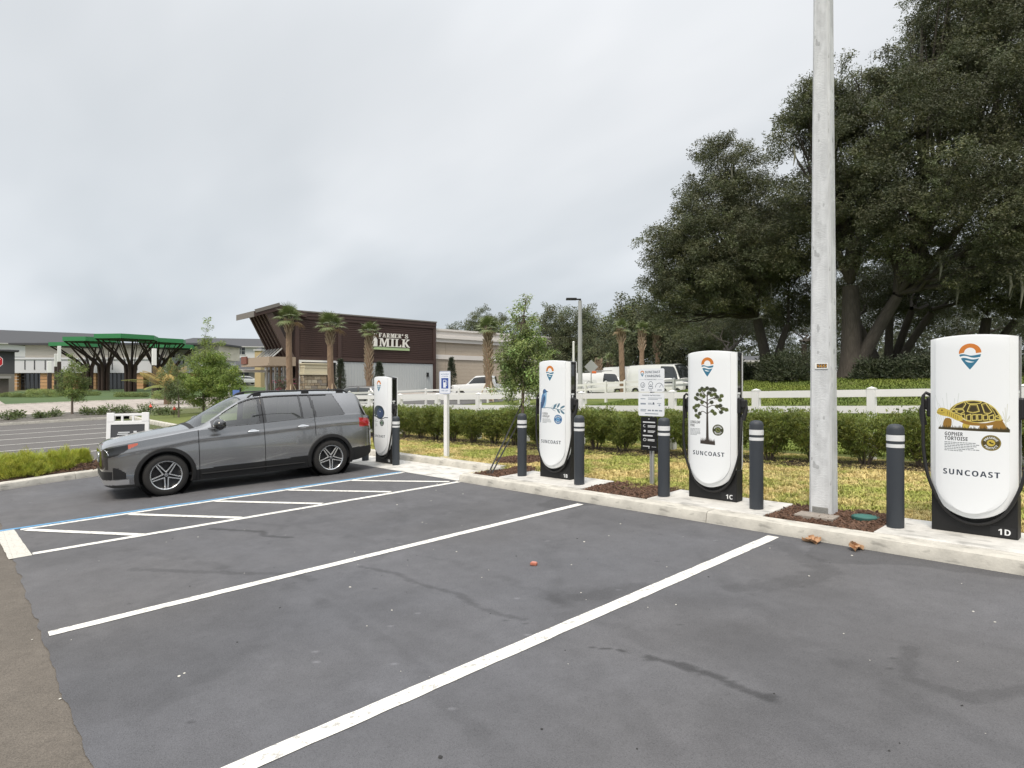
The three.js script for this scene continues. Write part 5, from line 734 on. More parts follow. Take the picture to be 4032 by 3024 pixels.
far.forEach(([label, at, lobes], i) => tree('background_tree', label, 'tree', at, lobes, { seed: 100 + i * 7, r: 0.22, fork: 2.6, rise: 1.1, per: i < 3 ? 8 : 7, spray: i < 3 ? sprays.oak : sprays.far, tone: farTone.map((c) => c * (i < 3 ? 0.9 : 1.15 - 0.05 * (i % 3))), gap: i < 3 ? 45 : 15, gs: i < 3 ? 0.65 : 0.85, twigs: 5, min: 0.2, mat: i < 3 ? leafMat : leafRough }));
// a far-off belt of wood closes the view behind everything (reads as one mass)
{
  const r = rngOf(301), pts = []; const line = [[-180, -118], [-120, -120], [-70, -98], [-38, -84], [-14, -72], [10, -66], [40, -60]];
  for (let i = 0; i < 5200; i++) { const q = r() * (line.length - 1), k = Math.floor(q), u = q - k, x = lerp(line[k][0], line[k + 1][0], u) + (r() - 0.5) * 8, z = lerp(line[k][1], line[k + 1][1], u) + (r() - 0.5) * 8, top = (4.5 + 3 * noise(q * 9, 1, 441)) * (q > 3 ? 1 : 0.75); pts.push([x, G(x, z) + Math.sqrt(r()) * top, z, 1.5 + r()]); }
  tag(leaves(scene, sprays.far[0], pts, [0.07, 0.085, 0.048], 303, leafRough, numbered('distant_woods')), 'far belt of dark woods closing the view behind the lots', 'woods');
}
// ------------------------------------------------------------------ clipped hedge: single shrubs in a row
{
  const P = pchip([-14, -6.8, -0.8, 3.0, 4.9, 12], [-3.2, -3.35, -3.95, -4.45, -4.95, -6.4]), r = rngOf(321);
  const make = (seed) => {
    const q = rngOf(seed), t = thing('hedge_shrub', 'dense dark green clipped shrub of the hedge before the white fence', 'shrub', [0, 0, 0], 0, 'shrubs of the clipped hedge'), stems = [], pts = [];
    for (let i = 0; i < 11; i++) { const a = q() * 6.28, d = 0.1 + q() * 0.3, h = 0.5 + q() * 0.28; stems.push(limb([[Math.cos(a) * 0.05, 0, Math.sin(a) * 0.05], [Math.cos(a) * d * 0.5, h * 0.5, Math.sin(a) * d * 0.5], [Math.cos(a) * d, h, Math.sin(a) * d]], [0.014, 0.01, 0.004], 4)); }
    for (let i = 0; i < 640; i++) { const a = q() * 6.28, y = 0.16 + 0.72 * Math.pow(q(), 0.75), w = 0.46 * Math.min(1, 0.12 + y * 1.5), d = w * Math.sqrt(0.25 + 0.75 * q()) * (0.85 + 0.3 * noise(a * 2, y * 5, seed)); if (y < 0.34 && q() < 0.45) continue; pts.push([Math.cos(a) * d, y + (q() > 0.9 ? 0.05 + 0.09 * q() : 0) + 0.05 * (noise(a * 1.5, 3, seed) - 0.5), Math.sin(a) * d * 0.85, 0.8 + q() * 0.5]); }
    part('stems', stems, youngBark, t); leaves(t, sprays.shrub[0], pts, [0.165, 0.205, 0.035], seed + 3, leafMat, 'foliage');
    const tips = []; for (let i = 0; i < 120; i++) { const a = q() * 6.28, d = 0.42 * Math.sqrt(q()); tips.push([Math.cos(a) * d, 0.62 + 0.34 * q() + 0.05 * (noise(a * 1.5, 3, seed) - 0.5), Math.sin(a) * d * 0.85, 0.7 + q() * 0.5]); } leaves(t, sprays.shrub[0], tips, [0.24, 0.3, 0.06], seed + 5, leafMat, 'new_shoots'); return t;
  };
  struct('hedge_bed', sheet(span(-14, 10, 120), [-1, -0.5, 0, 0.5, 1], (x) => 0, null), mulchM);
  { const g = scene.getObjectByName('hedge_bed').geometry, p = g.attributes.position; for (let i = 0; i < p.count; i++) { const x = p.getX(i), z = P(x) + p.getZ(i) * (0.42 + 0.12 * noise(x * 2.2, p.getZ(i) * 3, 361)); p.setZ(i, z); p.setY(i, G(x, z) + 0.128); } g.computeVertexNormals(); }
  const protos = [make(331), make(341), make(351)];
  let k = 0; for (let x = -11.5; x < 9.5; x += 0.74) { if (x > 1.62 && x < 1.7) continue; const z = P(x) + (r() - 0.5) * 0.08, s = 0.86 + r() * 0.12, at = [x + (r() - 0.5) * 0.08, G(x, z) + 0.1, z], o = k < 3 ? protos[k] : dup(protos[k % 3], null, at, 0); o.position.set(...at); o.rotation.y = r() * 6.28; o.scale.set(1, s, 1); k++; }
}
// ------------------------------------------------------------------ young trees
tree('young_tree', 'slender young tree with staked trunk left of the blue bird station', 'tree', [-1.4, G(-1.4, -2) + 0.12, -2.0],
  [[-1.44, 1.55, -2.04, 0.30], [-1.24, 1.75, -2.16, 0.30], [-1.56, 1.95, -1.92, 0.30], [-1.36, 2.20, -2.00, 0.35], [-1.16, 2.30, -2.24, 0.30], [-1.57, 2.40, -1.84, 0.28], [-1.32, 2.60, -2.08, 0.30], [-1.44, 2.85, -1.96, 0.24], [-1.24, 2.95, -2.16, 0.18], [-1.34, 3.20, -2.00, 0.16], [-1.30, 3.45, -2.04, 0.11], [-1.68, 2.80, -1.76, 0.11], [-1.76, 1.60, -1.80, 0.17], [-1.28, 1.20, -2.08, 0.18], [-1.06, 1.35, -2.28, 0.18]],
  { seed: 401, r: 0.035, forks: [[0.05, 2.9, 0]], per: 95, spray: sprays.young, tone: [0.25, 0.33, 0.1], gap: 480, gs: 0.15, twigs: 5, bark: youngBark, rise: 0.9 });
{
  const guy = thing('tree_guy_straps', 'black guy straps staking the young tree beside the bluebird station', 'tree strap', [-1.4, 0, -2.0]);
  for (const [x, z, hh] of [[-0.56, -0.4, 1.25], [-0.46, -0.38, 1.0]]) { part('strap', bar([0, G(-1.4, -2) + hh, 0], [x + 1.4, G(x, z) + 0.1, z + 2], 0.026, 0.012), darkRubber, guy); part('stake', bar([x + 1.4, G(x, z) + 0.02, z + 2], [x + 1.42, G(x, z) + 0.18, z + 2.03], 0.03), youngBark, guy); }
}
const lime = [0.27, 0.36, 0.075];
const W = (u, v, d) => { const k = (u - 1106) / 1329.45; return [7.68 + d * (-0.741 + 0.672 * k), 1.673 + d * (0.0009 - (v - 829.5) / 1329.45), 6.51 + d * (-0.672 - 0.741 * k)]; };
const lobesAt = (d, list) => list.map(([u, v, r, dd = 0]) => [...W(u, v, d + dd), (r * d) / 1329.45]);
const ground = (p, dy = 0) => [p[0], G(p[0], p[2]) + dy, p[2]];
tree('young_tree', 'round young tree with bare stem before the canopy, at left', 'tree', ground(W(156, 895, 38)), lobesAt(38, [[155, 830, 24], [140, 822, 17], [172, 826, 17], [150, 805, 18], [166, 803, 16], [158, 845, 20], [160, 785, 9], [159, 770, 5], [138, 840, 12], [176, 842, 11]]), { seed: 411, r: 0.07, forks: [[0, 1.8, 0]], per: 22, spray: [sprayGeo(37, 20, 0.17, 0.095, 0.042)], tone: [0.2, 0.27, 0.065], gap: 170, gs: 0.3, twigs: 3, bark: youngBark, rise: 0.9 });
tree('young_tree', 'tall bright green young tree rising behind the SUV windscreen', 'tree', ground(W(440, 868, 37)), lobesAt(37, [[450, 835, 40], [415, 840, 30], [485, 830, 32], [440, 800, 32], [470, 795, 32], [500, 812, 22], [400, 815, 16], [440, 765, 22], [465, 765, 20], [445, 735, 15], [447, 708, 9], [449, 690, 5], [470, 742, 9], [420, 780, 14], [395, 845, 18], [508, 795, 12], [420, 862, 22], [470, 858, 26]]), { seed: 421, r: 0.06, forks: [[0, 2.6, 0]], per: 22, spray: [sprayGeo(38, 20, 0.17, 0.095, 0.042)], tone: lime, gap: 170, gs: 0.32, twigs: 4, bark: youngBark, rise: 0.9 });
tree('young_tree', 'narrow darker young tree beside the yellow palm fronds', 'tree', ground(W(386, 900, 34)), lobesAt(34, [[378, 800, 14], [370, 825, 18], [382, 840, 18], [372, 850, 16], [384, 770, 9], [362, 800, 9], [380, 865, 14]]), { seed: 431, r: 0.05, forks: [[0, 1.5, 0]], per: 24, spray: [sprayGeo(39, 20, 0.17, 0.095, 0.042)], tone: [0.15, 0.2, 0.06], gap: 170, gs: 0.3, twigs: 3, bark: youngBark, rise: 0.9 });

// ------------------------------------------------------------------ palms
const frondM = new THREE.MeshPhysicalMaterial({ color: new THREE.Color().setRGB(0.17, 0.215, 0.075), roughness: 0.6, transmission: 0.25, thickness: 0, side: THREE.DoubleSide }), dryFrond = std([0.3, 0.22, 0.13], 0.9);
function fanFrond(seed, R, n, droop) {
  const r = rngOf(seed), pos = [], idx = [];
  const q = (a, b, c, d) => { const p = pos.length / 3; pos.push(...a, ...b, ...c, ...d); idx.push(p, p + 1, p + 2, p, p + 2, p + 3); };
  q([0, 0, -0.015], [0, 0, 0.015], [R * 0.75, 0.12 * R, 0.012], [R * 0.75, 0.12 * R, -0.012]);
  for (let i = 0; i < n; i++) { const a = lerp(-1.9, 1.9, i / (n - 1)), l = R * (0.95 - 0.2 * Math.abs(a) / 1.9) * (0.85 + 0.3 * r()), c = Math.cos(a), s = Math.sin(a), w = 0.03 * R + 0.012, o = [R * 0.75, 0.12 * R, 0], P = (u, v) => [o[0] + c * l * u - s * v, o[1] + 0.05 * R * Math.sin(u * 3) - droop * l * u * u * (0.7 + 0.6 * hash(i, 1, seed)), o[2] + s * l * u + c * v]; q(P(0, -w * 0.3), P(0, w * 0.3), P(0.5, w), P(0.5, -w)); q(P(0.5, -w), P(0.5, w), P(1, 0.002), P(1, -0.002)); }
  const g = new THREE.BufferGeometry(); g.setAttribute('position', new THREE.Float32BufferAttribute(pos, 3)); g.setIndex(idx); const f = g.toNonIndexed(); f.computeVertexNormals(); return f;
}
const fronds = [1, 2, 3].map((s) => fanFrond(500 + s, 0.95, 22, 0.25)), palmBark = std([0.34, 0.235, 0.16], 0.95, { map: barkT, bumpMap: barkB, bumpScale: 0.05 }), bootM = std([0.36, 0.28, 0.2], 0.95);
function palm(label, at, h, o = {}) {
  const t = thing('sabal_palm', label, 'palm tree', at, 0, o.group), r = rngOf(o.seed), tr = o.r || 0.22, lean = o.lean || 0, P = (q) => [lean * q * q, h * q, 0.1 * Math.sin(q * 3)];
  part('trunk', limb(span(0, 1, 10).map(P), span(0, 1, 10).map((q) => tr * (1.12 - 0.22 * q)), 12), palmBark, t);
  const boots = [], b0 = o.boots ?? 0.78; const nb = Math.round((1 - b0) * h * 26); for (let i = 0; i < nb; i++) { const q = lerp(b0, 0.99, i / nb), p = P(q), a = i * 2.4, l = 0.3 + 0.14 * r(); boots.push(bar([p[0] + Math.cos(a) * tr * 0.7, p[1] - 0.1, p[2] + Math.sin(a) * tr * 0.7], [p[0] + Math.cos(a) * (tr + l * 0.45), p[1] + l, p[2] + Math.sin(a) * (tr + l * 0.45)], 0.1, 0.035)); }
  if (boots.length) part('leaf_boots', boots, bootM, t).userData.kind = 'stuff';
  const top = P(1), n = o.n || 20, S2 = (o.s || 1) * 0.84; for (let i = 0; i < n; i++) { const m = part('frond', fronds[i % 3], i > n * 0.93 ? dryFrond : frondM, t); m.position.set(...top); const q = i / n; m.rotation.set(0, i * 2.4, lerp(1.4, -0.5, q) + (r() - 0.5) * 0.2, 'YXZ'); m.scale.setScalar(S2 * (0.85 + 0.3 * r())); }
  if (o.props) part('brace', o.props.map(([x, z]) => bar([x, 0, z], [x * 0.2, 1.6, z * 0.2], 0.09, 0.05)), std([0.5, 0.4, 0.28], 0.9), t);
  return t;
}
const pr = [[0.9, 0.4], [-0.8, 0.6], [0.1, -0.9]];
const palmAt = (u, d) => { const p = W(u, 840, d); return [p[0], G(p[0], p[2]) - 0.05, p[2]]; }, topY = (v, d) => 1.673 + d * (0.0009 - (v - 829.5) / 1329.45);
const palms = [[628, 51, 690, 'cabbage palm nearest the slanted entrance struts', { seed: 1, r: 0.25, lean: -0.35, props: pr, boots: 0.84, s: 1.08 }], [717, 51, 706, 'cabbage palm before the middle of the brown wall', { seed: 2, r: 0.25, lean: -0.3, props: pr, boots: 0.76, s: 1.08 }], [799, 51, 718, 'cabbage palm before the white lettering on the brown wall', { seed: 3, r: 0.23, boots: 0.3, s: 0.82, n: 20 }], [1058, 47, 712, 'cabbage palm before the beige building behind the white pickup', { seed: 4, r: 0.24, lean: -0.25, boots: 0.35, props: pr, s: 0.9 }],
  [1346, 49, 712, 'cabbage palm right of the street lamp, nearest the white vans', { seed: 5, r: 0.22, lean: -0.2, boots: 0.8, s: 0.74, n: 16 }], [1388, 50, 716, 'cabbage palm above the left edge of the charging sign', { seed: 6, r: 0.2, boots: 0.72, s: 0.72, n: 15 }], [1424, 51, 722, 'cabbage palm above the right edge of the charging sign', { seed: 7, r: 0.2, lean: -0.3, boots: 0.68, s: 0.72, n: 15 }], [1318, 62, 782, 'small far palm left of the van palms', { seed: 8, r: 0.2, s: 0.8, n: 14 }], [1294, 61, 778, 'leafless topped palm stub beside the diamond road sign', { seed: 9, r: 0.22, n: 3, s: 0.4, boots: 0.6 }], [1502, 52, 752, 'small palm against the oaks above the pine print station', { seed: 10, r: 0.16, s: 0.7, boots: 0.6, n: 16 }]];
for (const [u, d, v, label, o] of palms) { const at = palmAt(u, d); palm(label, at, topY(v, d) - at[1], o); }
{ // young feather palm with yellowing fronds by the light column
  const at = ground(W(362, 868, 48)), t = thing('feather_palm', 'young palm with yellowing feather fronds beside the light column', 'palm tree', at), r = rngOf(551), m = std([0.38, 0.28, 0.09], 0.8), mg = std([0.2, 0.22, 0.06], 0.8);
  part('trunk', limb([[0, 0, 0], [0, 0.7, 0], [0.05, 1.3, 0]], [0.28, 0.26, 0.2], 10), palmBark, t);
  for (let i = 0; i < 20; i++) { const g = [], L = 3.0 + r() * 0.9, e = lerp(1.35, 0.25, i / 20), dr = 1.2; for (let k = 0; k < 26; k++) { const q = (k + 2) / 28, x = L * q * Math.cos(e), y = L * q * Math.sin(e) - dr * q * q, l = 0.55 * Math.sin(Math.PI * Math.min(0.98, q * 0.85 + 0.12)); for (const s of [-1, 1]) g.push(bar([x, y, 0], [x + l * 0.6, y - l * 0.35, s * l * 0.75], 0.022, 0.004)); } g.push(tube([0, 0.25, 0.5, 0.75, 1].map((q) => [L * q * Math.cos(e), L * q * Math.sin(e) - dr * q * q, 0]), 0.02, 8, 4)); const f = part('frond', g, i % 3 ? m : mg, t); f.position.set(0.05, 1.3, 0); f.rotation.y = i * 2.4; }
}
// ------------------------------------------------------------------ shrubs
function shrub(name, label, at, R, tone, o = {}) {
  const t = thing(name, label, 'shrub', at, 0, o.group), r = rngOf(o.seed || Math.round(at[0] * 91 + at[2] * 37 + 5000)), pts = [], st = [];
  for (let i = 0; i < (o.n || 260); i++) { const a = r() * 6.28, e = r(), q = Math.sqrt(0.3 + 0.7 * r()) * (0.8 + 0.4 * noise(a * 2, e * 4, o.seed || 3)); pts.push([Math.cos(a) * R * q * Math.sqrt(1 - e * e * 0.8), R * (o.tall || 0.9) * e * q + 0.05, Math.sin(a) * R * q * Math.sqrt(1 - e * e * 0.8), 0.8 + r() * 0.4]); }
  for (let i = 0; i < 6; i++) { const a = r() * 6.28; st.push(limb([[0, -0.05, 0], [Math.cos(a) * R * 0.3, R * 0.4, Math.sin(a) * R * 0.3], [Math.cos(a) * R * 0.6, R * 0.65, Math.sin(a) * R * 0.6]], [0.02, 0.015, 0.006], 4)); }
  part('stems', st, youngBark, t); leaves(t, o.spray || sprays.shrub[0], pts, tone, 7, leafMat, 'foliage');
  if (o.bloom) leaves(t, sprayGeo(601, 8, 0.2, 0.1, 0.1), pts.filter((p, i) => i % 4 === 0 && p[1] > R * 0.45), o.bloom, 11, leafRough, 'blossom');
  return t;
}
const gold = [0.46, 0.5, 0.07], goldGeo = sprayGeo(603, 22, 0.05, 0.06, 0.006, -1.4);
for (const [u, d, R, tall, label] of [[26, 12.3, 0.36, 1.35, 'yellow green feathery shrub at the left picture edge of the island'], [68, 12.5, 0.33, 1.35, 'yellow green feathery shrub, second from the left on the island'], [129, 13.2, 0.28, 1.5, 'yellow green feathery shrub in the middle of the island row'], [172, 14.2, 0.22, 1.3, 'smallest yellow green feathery shrub, nearest the A-frame board']]) { const p = W(u, 1000, d); shrub('gold_shrub', label, [p[0], lot(p[0], p[2]) + 0.1, p[2]], R, gold, { n: 620, tall, spray: goldGeo, seed: Math.round(u * 7 + 11) }); }
const darkLeaf = [0.062, 0.08, 0.035];
for (const [x, y, z, R, label] of [[-4.0,2.0,-20.8,0.95,'spiky dark shrub at the foot of the left oak, nearest the pole'],[-5.4,1.8,-22.0,0.95,'dark shrub right under the left oak trunk'],[-4.9,1.9,-21.2,0.8,'low dark shrub between the two shrubs under the left oak'],[-7.9,1.4,-24.5,0.7,'small dark shrub left of the left oak trunk']]) shrub('dark_shrub', label, [x, G(x, z) + 0.05, z], R, darkLeaf, { n: 200, spray: sprays.big[0], tall: 1.25 });
for (let k = 0; k < 7; k++) { const x = -1.05 + k * 0.75, z = -21.3 + 0.05 * k; shrub('dark_shrub', 'dark low shrub under the rail fence on the rise by the tall oak', [x, G(x, z) + 0.05, z], 0.75, darkLeaf, { n: 170, spray: sprays.big[0], tall: 0.95, group: 'dark shrubs under the upper rail fence' }); }
for (const [u, v, d, R, label] of [[1470, 800, 48, 1.9, 'cream flowering shrub left of the pine print station'], [1432, 812, 50, 1.3, 'cream flowering shrub behind the charging sign'], [1398, 812, 52, 1.2, 'small cream flowering shrub behind the van palm']]) { const p = ground(W(u, 835, d)); shrub('flowering_shrub', label, p, R, [0.09, 0.11, 0.05], { n: 260, spray: sprays.far[0], bloom: [0.5, 0.48, 0.33], tall: 1.35 }); }
// ------------------------------------------------------------------ white rail fences
const fenceM = std([0.8, 0.8, 0.79], 0.45);
// a beam's cross axes depend on its own turn: lay rails as boxes instead
function railGeo(a, b, h, w) { const A = V(...a), B = V(...b), L = Math.hypot(B.x - A.x, B.z - A.z), g = new THREE.BoxGeometry(L, h, w), p = g.attributes.position; for (let i = 0; i < p.count; i++) { const q = p.getX(i) / L + 0.5; p.setY(i, p.getY(i) + lerp(A.y, B.y, q)); } g.rotateY(-Math.atan2(B.z - A.z, B.x - A.x)); return g.translate((A.x + B.x) / 2, 0, (A.z + B.z) / 2); }
function fence2(label, pts, tops, o = {}) {
  const { pw = 0.127, rh = 0.13, rt = 0.04, mat = fenceM } = o, t = thing('rail_fence', label, 'fence');
  pts.forEach(([x, z, y, y0], i) => { const p = part('post', box(x - pw / 2, x + pw / 2, y0, y - 0.02, z - pw / 2, z + pw / 2), mat, t); part('post_cap', new THREE.ConeGeometry(pw * 0.8, 0.035, 4).rotateY(Math.PI / 4).translate(x, y + 0.005, z), mat, p); if (i) { const [a, b, c] = pts[i - 1]; for (const k of tops) part('rail', railGeo([a, c - k - rh / 2, b], [x, y - k - rh / 2, z], rh, rt), mat, t); } });
  return t;
}
const near = [[-13, -4.1], [-11.1, -4.0], [-9.2, -4.0], [-7.3, -4.1], [-5.5, -4.2], [-3.8, -4.4], [-2.1, -4.6], [0.25, -4.85], [1.98, -5.1], [3.88, -5.55], [5.9, -6.05], [7.9, -6.6], [9.9, -7.2]];
fence2('near white rail fence right behind the clipped hedge', near.map(([x, z]) => { const g = G(x, z) + 0.1; return [x, z, g + 1.27, g - 0.3]; }), [0.03, 0.32, 0.61]);
const mid = [[700, 846, 40], [755, 845, 42], [798, 844, 43], [850, 842, 44], [920, 839, 45], [991, 838, 44.5], [1054, 837, 44], [1125, 834, 42], [1195, 831, 40], [1265, 827, 38], [1309, 823, 37.4], [1350, 821, 37], [1405, 819, 36.5], [1456, 817, 36], [1515, 812, 35.4], [1571, 808, 34.7], [1601, 804, 34.2], [1641, 803, 34]];
fence2('far white rail fence before the white vans and the pickup', mid.map(([u, v, d]) => { const p = W(u, v, d); return [p[0], p[2], p[1], Math.min(p[1] - 1.3, G(p[0], p[2]))]; }), [0.07, 0.36, 0.72]);
fence2('short white rail fence on the rise at the foot of the tall oak', [[1838, 790, 27.6], [1862, 785, 27.2], [1917, 784, 27], [1982, 783, 26.8], [2050, 782, 26.4], [2120, 780, 26], [2205, 777, 25.4], [2280, 775, 25]].map(([u, v, d]) => { const p = W(u, v, d); return [p[0], p[2], p[1], p[1] - 1.3]; }), [0.09, 0.42]);

// ------------------------------------------------------------------ ground of the far left: beds, paved road, kerbs, green
{
  const zs = span(-16, 14, 20), bedM = std([0.2, 0.185, 0.165], 0.95, { map: rep(coarseT, 0.6), bumpMap: rep(softB, 1), bumpScale: 0.05 }), paverM = std([0.45, 0.4, 0.36], 0.9, { map: rep(concT, 0.3) });
  const up = (d) => (x, z) => G(x, z) + d;
  struct('planting_bed', sheet(span(-40.8, -33.75, 8), span(-2, 14, 12), up(0.1), null), bedM);
  struct('paved_road', sheet(span(-57, -41.15, 14), span(-30, 16, 24), up(0.06), null), paverM);
  struct('green_lawn', sheet(span(-98, -57.3, 20), span(-26, 16, 20), up(0.08), (x, z, c) => { const n = fbm(x * 0.3, z * 0.3, 3, 611); c[0] = 0.045 + 0.03 * n; c[1] = 0.085 + 0.035 * n; c[2] = 0.028; }), std([1, 1, 1], 0.95, { vertexColors: true }));
  struct('entrance_path', sheet(span(-80, -57.4, 8), span(3.4, 7.5, 4), up(0.12), null), paverM);
  kerb([[-33.55, 9], [-33.55, -0.3]].reverse(), 3.05, 'far_kerb', G); kerb([[-41.0, 14], [-41.0, -14]], 6, 'far_kerb', G); kerb([[-57.2, -26], [-57.2, 14]], 6, 'far_kerb', G);
  kerb([[-33.4, -0.98], [-14.5, -0.98]], 3.05, 'far_kerb', G);
  struct('shop_lot', sheet(span(-46.5, -27, 10), span(-56, -14.5, 16), up(0.05), null), std([0.13, 0.128, 0.125], 0.95, { map: rep(grainT, 0.5) }));
  struct('grass_strip', sheet(span(-33, -14.6, 30), span(-14, -1.17, 20), up(0.1), (x, z, c) => { const n = fbm(x * 0.5, z * 0.5, 3, 613); c[0] = 0.12 + 0.07 * n; c[1] = 0.16 + 0.05 * n; c[2] = 0.04; }), std([1, 1, 1], 0.95, { vertexColors: true, map: rep(coarseT, 1) }));
}
// low planting of the far beds
{
  const r = rngOf(631), L = [[18, 893, 34, 0.75, 'fern-like shrub in the far bed at the left picture edge'], [40, 905, 35.2, 0.6, 'small shrub on the far kerb, second from the left picture edge'], [88, 904, 35, 0.45, 'tiny shrub on the far kerb left of the round young tree'], [118, 900, 36, 0.7, 'spiky shrub in the far bed left of the round young tree'], [190, 895, 37, 0.7, 'spiky shrub in the far bed right of the round young tree'], [215, 893, 37, 0.6, 'spiky shrub in the far bed above the A-frame board'], [238, 890, 38, 0.8, 'taller spiky shrub in the far bed above the A-frame board'], [270, 893, 38, 0.7, 'low shrub in the far bed above the A-frame right corner'], [318, 890, 37, 0.9, 'broad shrub in the far bed left of the light column'], [345, 893, 36, 0.8, 'broad shrub in the far bed before the light column'], [372, 890, 36, 0.8, 'broad shrub by the red flag left of the SUV windscreen']];
  for (const [u, v, d, R, label] of L) { const p = ground(W(u, v, d), 0.1); shrub('bed_shrub', label, p, R * 0.55, [0.13, 0.175, 0.05], { n: 18, spray: sprays.big[0], tall: 1.0, seed: Math.round(u) }); }
  const rows = [[0, 20, 66], [20, 60, 65], [60, 130, 64], [250, 320, 62], [330, 370, 56], [180, 215, 66], [130, 170, 66]];
  rows.forEach(([u0, u1, d], i) => { const pts = []; for (let k = 0; k < (u1 - u0) * 3.4; k++) { const p = W(lerp(u0, u1, r()), 850, d + (r() - 0.5) * 2); const h = r(); pts.push([p[0], G(p[0], p[2]) + 0.1 + h * (i === 4 || i === 2 ? 0.7 : 0.3), p[2], 0.9]); } tag(leaves(scene, sprays.big[0], pts, i === 2 || i === 4 ? [0.26, 0.32, 0.1] : [0.19, 0.24, 0.07], 640 + i, leafRough, numbered('ground_cover')), ['low green planting along the road at the left picture edge', 'low planting before the stone pillar building', 'taller planting under the light columns', 'low planting on the green right of the canopy trunks', 'leafy planting at the foot of the big light column', 'low planting between round tree and canopy trunk', 'low planting behind the round young tree'][i], 'planting'); });
  for (const [u, v, d, label] of [[325, 890, 36.5, 'orange red marker flag in the far bed left of the light column'], [376, 899, 34, 'red marker flag in the far bed near the SUV windscreen']]) { const p = ground(W(u, v + 12, d), 0.1), f = thing('marker_flag', label, 'flag', p); part('wire', new THREE.CylinderGeometry(0.012, 0.012, 0.7, 5).translate(0, 0.35, 0), darkM, f); part('flag', new THREE.ConeGeometry(0.09, 0.24, 5).rotateZ(0.4).translate(0.05, 0.55, 0), std([0.75, 0.1, 0.06], 0.7), f); }
}
